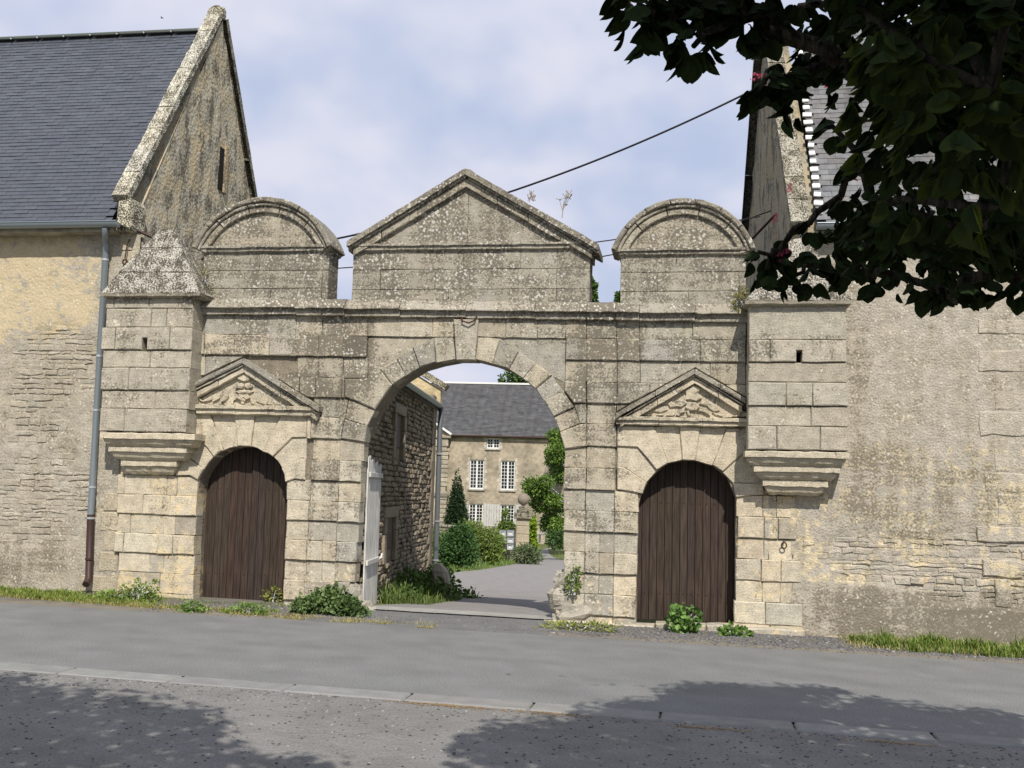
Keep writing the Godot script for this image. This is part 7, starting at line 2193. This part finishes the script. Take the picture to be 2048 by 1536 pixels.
# ---------- the overhanging trees ----------
func build_tree(label: String, root: Vector3, fork: Vector3, blobs: Array, per: float, singles: int, cam: Camera3D) -> void:
	var t := thing("flowering_chestnut", label, "tree", root)
	var nodes: Array[Vector3] = [root, root.lerp(fork, 0.5) + Vector3(0.1, 0, 0.05), fork]
	var par := [-1, 0, 1]
	var rest := blobs.duplicate()
	rest.sort_custom(func(a, b): return a[0].distance_squared_to(fork) < b[0].distance_squared_to(fork))
	for b in rest:
		var best := 2
		var bd := 1e9
		for i in range(2, nodes.size()):
			var d: float = nodes[i].distance_to(b[0]) + 0.25 * nodes[i].distance_to(fork)
			if d < bd:
				bd = d
				best = i
		nodes.append(b[0])
		par.append(best)
	var heft := []
	heft.resize(nodes.size())
	heft.fill(1.0)
	for i in range(nodes.size() - 1, 0, -1):
		heft[par[i]] += heft[i]
	var limbs := MB.new()
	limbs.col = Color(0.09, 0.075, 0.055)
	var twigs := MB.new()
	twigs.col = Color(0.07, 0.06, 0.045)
	for i in range(3, nodes.size()):
		var ra := 0.008 + 0.0052 * pow(heft[par[i]], 0.62)
		var rb := 0.006 + 0.0052 * pow(heft[i], 0.62)
		if par[i] == 2:
			ra = rb * 1.25
		var mid := nodes[par[i]].lerp(nodes[i], 0.5) + rdir() * 0.06
		tube_into(limbs if heft[i] > 6.0 else twigs, [nodes[par[i]], mid, nodes[i]], [ra, (ra + rb) / 2, rb], 6)
	var tr := MB.new()
	tr.col = Color(0.11, 0.09, 0.065)
	tube_into(tr, [nodes[0] + Vector3(0, -0.1, 0), nodes[0] + Vector3(0, 0.3, 0), nodes[1], nodes[2], nodes[2] + Vector3(-0.3, 1.4, -0.6)], [0.34, 0.26, 0.22, 0.18, 0.06], 14)
	part("trunk", tr.mesh(), M.bark, t)
	part("limbs", limbs.mesh(), M.bark, t)
	part("twigs", twigs.mesh(), M.bark, t)
	# palmate leaves hanging from the twigs
	var ms := [leaf_mesh(0.4, 0.16, 0.25, 7, 0.8), leaf_mesh(0.44, 0.22, 0.35, 7, 0.72), leaf_mesh(0.36, 0.1, 0.2, 7, 0.85)]
	var all := []
	for b in blobs:
		var n := maxi(5, int(per * pow(b[1] / 0.45, 2.0)))
		for k in n:
			var d := rdir()
			var c: Vector3 = b[0] + d * b[1] * pow(rng.randf(), 0.4) * 0.95
			var ax := (Vector3(d.x, 0.2 * d.y, d.z) + Vector3.DOWN * 1.0 + rdir() * 0.35).normalized()
			var side := ax.cross(Vector3.UP if absf(ax.y) < 0.9 else Vector3.RIGHT).normalized()
			var f := 3 if rng.randf() < 0.6 else 4
			for j in f:
				var an := (j - (f - 1) / 2.0) * 0.55 + rng.randf_range(-0.12, 0.12)
				var dir := (ax * cos(an) + side * sin(an) + Vector3.DOWN * 1.1 + rdir() * 0.28).normalized()
				var s := lerpf(0.055, 0.118, pow(rng.randf(), 0.8)) * (1.0 - 0.13 * absf(an))
				var x := dir.cross(ax.cross(side)).normalized()
				if x.length() < 0.5:
					x = side
				var bs := Basis(x, dir, x.cross(dir)) * Basis(Vector3.UP, rng.randf_range(-0.5, 0.5))
				all.append([Transform3D(bs.scaled(Vector3.ONE * s), c + dir * 0.015), rng.randi() % 3])
	# the leaves that show largest are parts of their own
	var inv := cam.transform.affine_inverse()
	var score := []
	for i in all.size():
		var q: Vector3 = inv * all[i][0].origin
		var s := 1e6
		if q.z < -1.0 and absf(q.x / q.z) < 0.476 and absf(q.y / q.z) < 0.357:
			s = -q.z
		score.append([s, i])
	score.sort_custom(func(a, b): return a[0] < b[0])
	var single := {}
	var lm := []
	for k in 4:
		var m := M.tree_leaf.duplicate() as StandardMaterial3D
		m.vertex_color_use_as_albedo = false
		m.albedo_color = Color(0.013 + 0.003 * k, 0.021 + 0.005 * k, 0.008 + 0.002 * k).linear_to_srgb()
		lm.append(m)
	for k in mini(singles, score.size()):
		if score[k][0] > 1e5:
			break
		var i: int = score[k][1]
		single[i] = true
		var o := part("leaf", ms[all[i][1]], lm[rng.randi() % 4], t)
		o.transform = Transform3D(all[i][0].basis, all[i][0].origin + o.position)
	var xf := [[], [], []]
	var cs := [PackedColorArray(), PackedColorArray(), PackedColorArray()]
	for i in all.size():
		if single.has(i):
			continue
		xf[all[i][1]].append(all[i][0])
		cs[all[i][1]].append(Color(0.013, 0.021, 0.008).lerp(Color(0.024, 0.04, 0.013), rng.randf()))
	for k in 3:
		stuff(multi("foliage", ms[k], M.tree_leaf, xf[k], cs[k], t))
	# pink flower panicles
	if singles > 0:
		var pet := MB.new()
		for k in 40:
			var a := rdir()
			var c := Vector3(a.x * 0.35, k / 40.0, a.z * 0.35) * Vector3(1.0 - 0.5 * k / 40.0, 1, 1.0 - 0.5 * k / 40.0)
			var d := rdir() * 0.16
			var e := d.cross(rdir()).normalized() * 0.1
			pet.quad(c, c + d * 0.5 + e, c + d, c + d * 0.5 - e, rdir())
		var pmesh := pet.mesh()
		var pink := flat_mat(Color(0.36, 0.06, 0.11), 0.6)
		pink.backlight_enabled = true
		pink.backlight = Color(0.6, 0.15, 0.25)
		for q in [Vector3(2.571, 4.378, 8.545), Vector3(2.598, 4.34, 8.536), Vector3(3.116, 4.386, 8.459), Vector3(3.272, 3.987, 8.393), Vector3(3.644, 3.997, 8.335), Vector3(3.713, 3.957, 8.32), Vector3(3.408, 3.186, 8.29), Vector3(3.421, 2.978, 8.266), Vector3(3.484, 3.354, 8.295), Vector3(3.869, 3.447, 8.243), Vector3(4.061, 3.549, 8.223), Vector3(3.757, 3.653, 8.282), Vector3(4.256, 3.346, 8.171), Vector3(4.441, 4.253, 8.234), Vector3(3.423, 3.963, 8.367)]:
			var o := part("flower", pmesh, pink, t)
			o.transform = Transform3D(Basis(rdir(), rng.randf() * 2.0).scaled(Vector3.ONE * rng.randf_range(0.05, 0.09)), q + o.position)

func build_sky() -> ImageTexture:
	var w := 1536
	var h := 768
	var d := PackedByteArray()
	d.resize(w * h * 3)
	var f := fnl(7, 1.7, 5)
	var f2 := fnl(8, 3.2, 4)
	for y in h:
		var el := (0.5 - (y + 0.5) / h) * PI
		var s := sin(el)
		var c := cos(el)
		for x in w:
			var j := (y * w + x) * 3
			if s < -0.03:
				d[j] = 118
				d[j + 1] = 116
				d[j + 2] = 106
				continue
			var a := TAU * x / w
			var k := 1.6 / (maxf(s, 0.0) + 0.32)
			var px := cos(a) * c * k
			var pz := sin(a) * c * k
			var n := f.get_noise_3d(px, pz, s) + 0.55 * f2.get_noise_3d(px, pz * 1.25, 3.0)
			var cl := sstep(-0.85, 0.7, n)
			var up := clampf(s * 1.5, 0, 1)
			var hz := 1.0 - sstep(0.0, 0.3, s)
			cl = maxf(cl, hz * 0.3)
			d[j] = int(lerpf(lerpf(179, 168, up), 210, cl))
			d[j + 1] = int(lerpf(lerpf(190, 182, up), 211, cl))
			d[j + 2] = int(lerpf(lerpf(214, 212, up), 225, cl))
	return tex(Image.create_from_data(w, h, false, Image.FORMAT_RGB8, d))

func _ready() -> void:
	rng.seed = 20240511
	seed(7)
	n3.seed = 5
	n3.frequency = 0.25
	n3.fractal_octaves = 3
	# --- camera
	var cam := Camera3D.new()
	cam.name = "camera"
	cam.fov = 39.314
	cam.position = Vector3(2.9, 1.65, 14.32)
	cam.rotation = Vector3(deg_to_rad(5.763), deg_to_rad(9.05), deg_to_rad(1.432))
	cam.near = 0.1
	cam.far = 3000.0
	add_child(cam)
	# --- sky, exposure and sun
	var env := Environment.new()
	env.background_mode = Environment.BG_SKY
	var sky := Sky.new()
	var pano := PanoramaSkyMaterial.new()
	pano.panorama = build_sky()
	sky.sky_material = pano
	env.sky = sky
	env.tonemap_mode = Environment.TONE_MAPPER_LINEAR
	env.tonemap_exposure = 1.17
	env.background_energy_multiplier = 1.0
	env.sdfgi_enabled = true
	env.ssao_enabled = true
	env.ssil_enabled = true
	var we := WorldEnvironment.new()
	we.name = "environment"
	we.environment = env
	add_child(we)
	var sun := DirectionalLight3D.new()
	sun.name = "sun"
	sun.light_color = Color(1.0, 0.972, 0.935)
	sun.light_energy = 1.38
	sun.light_angular_distance = 0.5
	sun.shadow_enabled = true
	var az := deg_to_rad(16.7)
	var el := deg_to_rad(45.5)
	sun.look_at_from_position(Vector3.ZERO, -Vector3(sin(az) * cos(el), sin(el), cos(az) * cos(el)))
	add_child(sun)
	# --- the place
	make_materials()
	build_ground()
	build_gateway()
	build_turrets()
	build_left_barn()
	build_right_barn()
	build_outbuilding()
	build_house()
	build_garden()
	build_plants()
	build_wires()
	var right := []
	var left := []
	for q in CANOPY_A + CANOPY_B + CANOPY_C + CANOPY_D:
		var b := [Vector3(q[0], q[1], q[2]), q[3]]
		if q[0] - 0.296 * q[1] < 0.95:
			left.append(b)
		else:
			right.append(b)
	build_tree("dark pink-flowered tree whose shaded branches hang over the upper right of the view", Vector3(8.6, -0.1, 14.5), Vector3(7.6, 3.4, 12.4), right, 112.0, 300, cam)
	build_tree("neighbouring tree outside the frame that shades the near ground at the left", Vector3(-4.6, 0.05, 15.5), Vector3(-4.0, 3.0, 13.8), left, 90.0, 0, cam)

# boughs: x, y, z, radius
const CANOPY_A := [[2.71, 3.56, 10.27, 0.09], [2.74, 3.46, 10.25, 0.09], [2.81, 3.53, 10.15, 0.10], [2.87, 3.60, 10.15, 0.12], [2.78, 3.66, 10.17, 0.12], [2.95, 3.45, 10.22, 0.10], [2.97, 3.59, 10.13, 0.12], [2.93, 3.40, 10.22, 0.07], [3.06, 3.66, 10.02, 0.13], [3.12, 3.60, 10.01, 0.10], [3.19, 3.64, 10.00, 0.14], [3.21, 3.56, 9.99, 0.10], [2.96, 3.78, 10.05, 0.20], [2.75, 3.83, 10.09, 0.20], [3.28, 3.63, 9.37, 0.08], [3.24, 3.54, 9.37, 0.08], [3.34, 3.59, 9.36, 0.12], [3.42, 3.56, 9.24, 0.13], [3.31, 3.02, 8.29, 0.08], [3.36, 2.92, 8.27, 0.10], [3.43, 3.03, 8.27, 0.12], [3.47, 2.89, 8.15, 0.08], [3.58, 3.00, 8.14, 0.15], [3.67, 2.94, 8.12, 0.10], [3.82, 2.93, 8.20, 0.10], [3.94, 2.88, 8.17, 0.07], [4.07, 2.91, 8.16, 0.10], [4.19, 2.83, 8.33, 0.10], [4.30, 2.78, 8.31, 0.08], [4.38, 2.80, 8.30, 0.08], [4.53, 2.89, 8.28, 0.12], [4.67, 2.86, 8.26, 0.12], [3.58, 3.16, 8.36, 0.07], [3.75, 3.31, 8.35, 0.08], [3.78, 3.45, 8.46, 0.09], [3.65, 3.60, 8.70, 0.07], [4.47, 3.22, 7.81, 0.28], [3.85, 2.95, 10.85, 0.50], [3.83, 3.21, 10.51, 0.20], [4.11, 3.94, 8.60, 0.28], [3.51, 3.00, 11.12, 0.14], [4.72, 3.14, 7.84, 0.14], [4.12, 3.41, 9.49, 0.50], [3.88, 3.12, 9.89, 0.28], [3.79, 2.74, 9.84, 0.14], [4.75, 3.73, 7.79, 0.20], [3.61, 3.79, 9.55, 0.14], [3.99, 3.16, 7.79, 0.14], [4.44, 4.04, 8.92, 0.14], [4.46, 2.89, 8.95, 0.14], [4.03, 2.74, 9.82, 0.14], [4.00, 3.11, 8.80, 0.14], [4.12, 3.21, 10.03, 0.14], [4.07, 2.74, 10.18, 0.14], [4.28, 3.33, 7.40, 0.20], [3.77, 3.74, 9.76, 0.14], [4.38, 2.98, 9.26, 0.28], [3.61, 3.87, 9.12, 0.20], [3.68, 2.79, 10.19, 0.14], [3.99, 3.25, 7.41, 0.14], [3.58, 3.34, 10.00, 0.14], [4.45, 3.80, 9.05, 0.14]]

# boughs: x, y, z, radius
const CANOPY_B := [[4.33, 3.09, 8.09, 0.14], [3.77, 2.96, 9.15, 0.14], [3.90, 3.26, 7.97, 0.14], [3.52, 3.46, 10.39, 0.14], [4.09, 3.10, 8.03, 0.14], [4.52, 3.06, 7.56, 0.14], [3.88, 3.22, 8.12, 0.14], [3.86, 3.22, 8.63, 0.20], [3.54, 3.71, 9.22, 0.14], [3.41, 3.90, 9.46, 0.14], [3.79, 3.23, 7.81, 0.14], [4.61, 3.14, 7.18, 0.14], [3.18, 5.26, 11.87, 0.27], [2.93, 4.38, 11.03, 0.30], [3.06, 4.58, 11.42, 0.40], [3.31, 5.46, 12.32, 0.39], [3.41, 4.10, 11.02, 0.40], [3.60, 5.55, 11.82, 0.34], [3.50, 5.23, 11.52, 0.31], [3.52, 4.91, 11.37, 0.47], [3.90, 5.44, 11.90, 0.32], [3.21, 4.43, 10.87, 0.28], [3.12, 4.14, 10.49, 0.49], [4.19, 5.79, 11.31, 0.48], [3.88, 5.60, 11.37, 0.31], [3.58, 4.54, 10.50, 0.28], [3.59, 4.27, 10.08, 0.32], [4.13, 4.84, 10.20, 0.45], [3.75, 4.03, 9.69, 0.27], [3.97, 5.32, 10.75, 0.44], [4.06, 4.03, 9.20, 0.38], [4.26, 5.23, 10.32, 0.40], [4.15, 4.12, 9.52, 0.36], [4.65, 4.64, 9.95, 0.29], [4.18, 4.45, 9.48, 0.28], [4.42, 4.80, 9.60, 0.35], [4.18, 3.79, 9.03, 0.27], [4.90, 5.19, 10.79, 0.49], [4.57, 4.36, 9.52, 0.30], [4.66, 4.85, 10.34, 0.38], [4.83, 3.30, 8.93, 0.29], [4.96, 5.08, 9.99, 0.35], [4.96, 4.13, 9.39, 0.27], [4.96, 3.79, 9.09, 0.43], [5.41, 5.49, 10.55, 0.26], [5.19, 5.41, 10.10, 0.49], [5.07, 4.65, 9.44, 0.32], [4.89, 4.38, 9.13, 0.33], [4.71, 4.06, 8.69, 0.35], [3.84, 3.61, 11.43, 0.27], [4.39, 5.04, 12.80, 0.33], [4.35, 4.19, 12.25, 0.36], [4.50, 4.55, 12.12, 0.38], [4.21, 5.06, 12.16, 0.37], [4.47, 5.59, 13.02, 0.46], [4.04, 4.09, 11.47, 0.27], [4.62, 5.17, 12.39, 0.34], [4.80, 5.97, 10.25, 0.42], [4.61, 5.52, 10.07, 0.39], [4.77, 6.03, 10.76, 0.36], [4.01, 4.95, 13.16, 0.37], [3.90, 4.34, 12.39, 0.27]]

# boughs: x, y, z, radius
const CANOPY_C := [[3.87, 3.98, 12.01, 0.49], [3.97, 4.69, 12.77, 0.47], [3.92, 4.07, 10.05, 0.35], [4.24, 5.00, 10.81, 0.38], [4.51, 4.71, 11.02, 0.31], [4.40, 4.63, 10.58, 0.29], [4.26, 5.27, 11.75, 0.35], [4.37, 3.57, 10.26, 0.48], [3.91, 3.31, 10.17, 0.31], [4.26, 4.38, 11.15, 0.40], [4.74, 4.42, 8.51, 0.32], [4.96, 4.14, 8.45, 0.32], [5.21, 4.90, 8.97, 0.43], [4.98, 4.56, 8.81, 0.35], [4.85, 4.21, 10.29, 0.38], [5.02, 4.50, 10.62, 0.26], [4.62, 4.90, 11.88, 0.49], [4.71, 5.86, 12.06, 0.35], [4.42, 3.81, 10.76, 0.46], [4.39, 4.25, 8.42, 0.28], [5.09, 5.56, 9.76, 0.33], [4.85, 4.91, 9.05, 0.29], [4.01, 4.74, 10.66, 0.42], [4.74, 5.50, 9.64, 0.33], [4.62, 5.08, 9.30, 0.35], [4.26, 5.70, 12.47, 0.48], [3.73, 3.93, 10.62, 0.49], [5.34, 3.88, 10.40, 0.30], [0.70, 4.72, 12.07, 0.42], [-0.49, 3.68, 11.03, 0.20], [3.47, 5.69, 12.84, 0.20], [-0.75, 5.33, 11.50, 0.30], [-1.21, 3.42, 9.67, 0.20], [5.55, 3.54, 8.38, 0.20], [6.16, 3.71, 9.24, 0.20], [5.69, 4.74, 9.58, 0.42], [0.48, 4.93, 12.36, 0.20], [0.45, 5.49, 12.58, 0.20], [1.19, 5.70, 12.92, 0.20], [0.90, 5.29, 13.24, 0.50], [6.36, 5.71, 11.24, 0.30], [3.68, 5.40, 12.48, 0.30], [5.99, 3.73, 8.88, 0.30], [0.25, 5.80, 12.97, 0.30], [0.40, 5.37, 11.62, 0.30], [6.37, 4.45, 9.93, 0.42], [0.37, 4.91, 12.71, 0.50], [6.16, 5.64, 11.61, 0.20], [0.26, 3.47, 11.56, 0.20], [5.14, 3.15, 8.12, 0.50], [1.60, 5.70, 13.44, 0.50], [5.63, 2.87, 9.28, 0.50], [0.77, 3.96, 11.27, 0.50], [6.07, 4.32, 9.00, 0.42], [5.94, 3.90, 9.51, 0.42], [0.36, 4.53, 11.21, 0.20], [5.56, 4.36, 10.83, 0.20], [-0.01, 4.85, 12.08, 0.30], [-0.29, 4.92, 11.40, 0.50], [4.95, 3.46, 9.75, 0.50], [-0.40, 3.22, 10.52, 0.20], [-0.23, 2.64, 10.87, 0.30]]

# boughs: x, y, z, radius
const CANOPY_D := [[6.57, 4.64, 9.16, 0.20], [-0.99, 4.47, 10.69, 0.42], [6.57, 4.60, 10.41, 0.50], [5.31, 4.34, 10.88, 0.20], [5.44, 4.70, 10.49, 0.30], [-0.90, 2.99, 10.05, 0.20], [5.57, 3.56, 9.66, 0.42], [-0.22, 5.42, 11.90, 0.30], [1.40, 5.20, 12.68, 0.20], [0.28, 3.97, 10.66, 0.20], [-0.33, 5.03, 11.97, 0.42], [1.33, 4.03, 11.81, 0.30], [5.94, 5.25, 10.48, 0.20], [6.27, 3.56, 9.43, 0.20], [1.36, 4.61, 12.40, 0.42], [-0.28, 5.56, 11.56, 0.30], [6.86, 5.20, 10.55, 0.20], [5.82, 4.43, 10.82, 0.30], [5.40, 3.41, 7.77, 0.30], [0.37, 4.28, 10.95, 0.20], [5.35, 3.55, 8.46, 0.20], [-0.08, 3.70, 11.28, 0.42], [6.67, 5.37, 11.52, 0.50], [0.39, 5.43, 12.14, 0.42], [0.58, 3.72, 11.72, 0.42], [6.76, 4.37, 9.29, 0.30], [6.43, 5.59, 10.20, 0.50], [6.87, 4.95, 9.38, 0.20], [4.84, 3.52, 10.19, 0.20], [6.42, 4.10, 8.65, 0.30], [1.22, 5.31, 12.14, 0.20], [-0.26, 4.19, 10.62, 0.50], [6.70, 4.85, 9.81, 0.30], [0.36, 3.87, 10.94, 0.30], [5.86, 4.66, 8.91, 0.20], [3.39, 4.37, 11.51, 0.20], [0.61, 4.29, 10.88, 0.20], [3.00, 4.78, 12.06, 0.20], [5.40, 5.51, 12.06, 0.42], [1.02, 4.33, 11.57, 0.20], [5.93, 3.80, 8.52, 0.30], [5.62, 4.39, 10.11, 0.30], [7.13, 5.68, 10.52, 0.30], [0.23, 4.88, 11.62, 0.42], [1.81, 4.31, 11.94, 0.20], [0.69, 4.58, 11.15, 0.30], [5.59, 5.73, 9.55, 0.20], [5.44, 5.21, 9.06, 0.20], [1.75, 4.09, 11.74, 0.20], [5.12, 3.27, 7.14, 0.20], [1.90, 4.85, 12.47, 0.20], [2.04, 4.63, 12.20, 0.20], [0.93, 5.44, 11.96, 0.30], [-1.24, 4.65, 10.42, 0.20], [0.10, 4.33, 11.87, 0.30], [1.07, 4.80, 11.66, 0.20], [6.32, 3.01, 7.55, 0.20], [-0.95, 5.69, 11.39, 0.20], [-1.77, 2.77, 8.64, 0.20], [5.77, 5.57, 9.32, 0.20]]
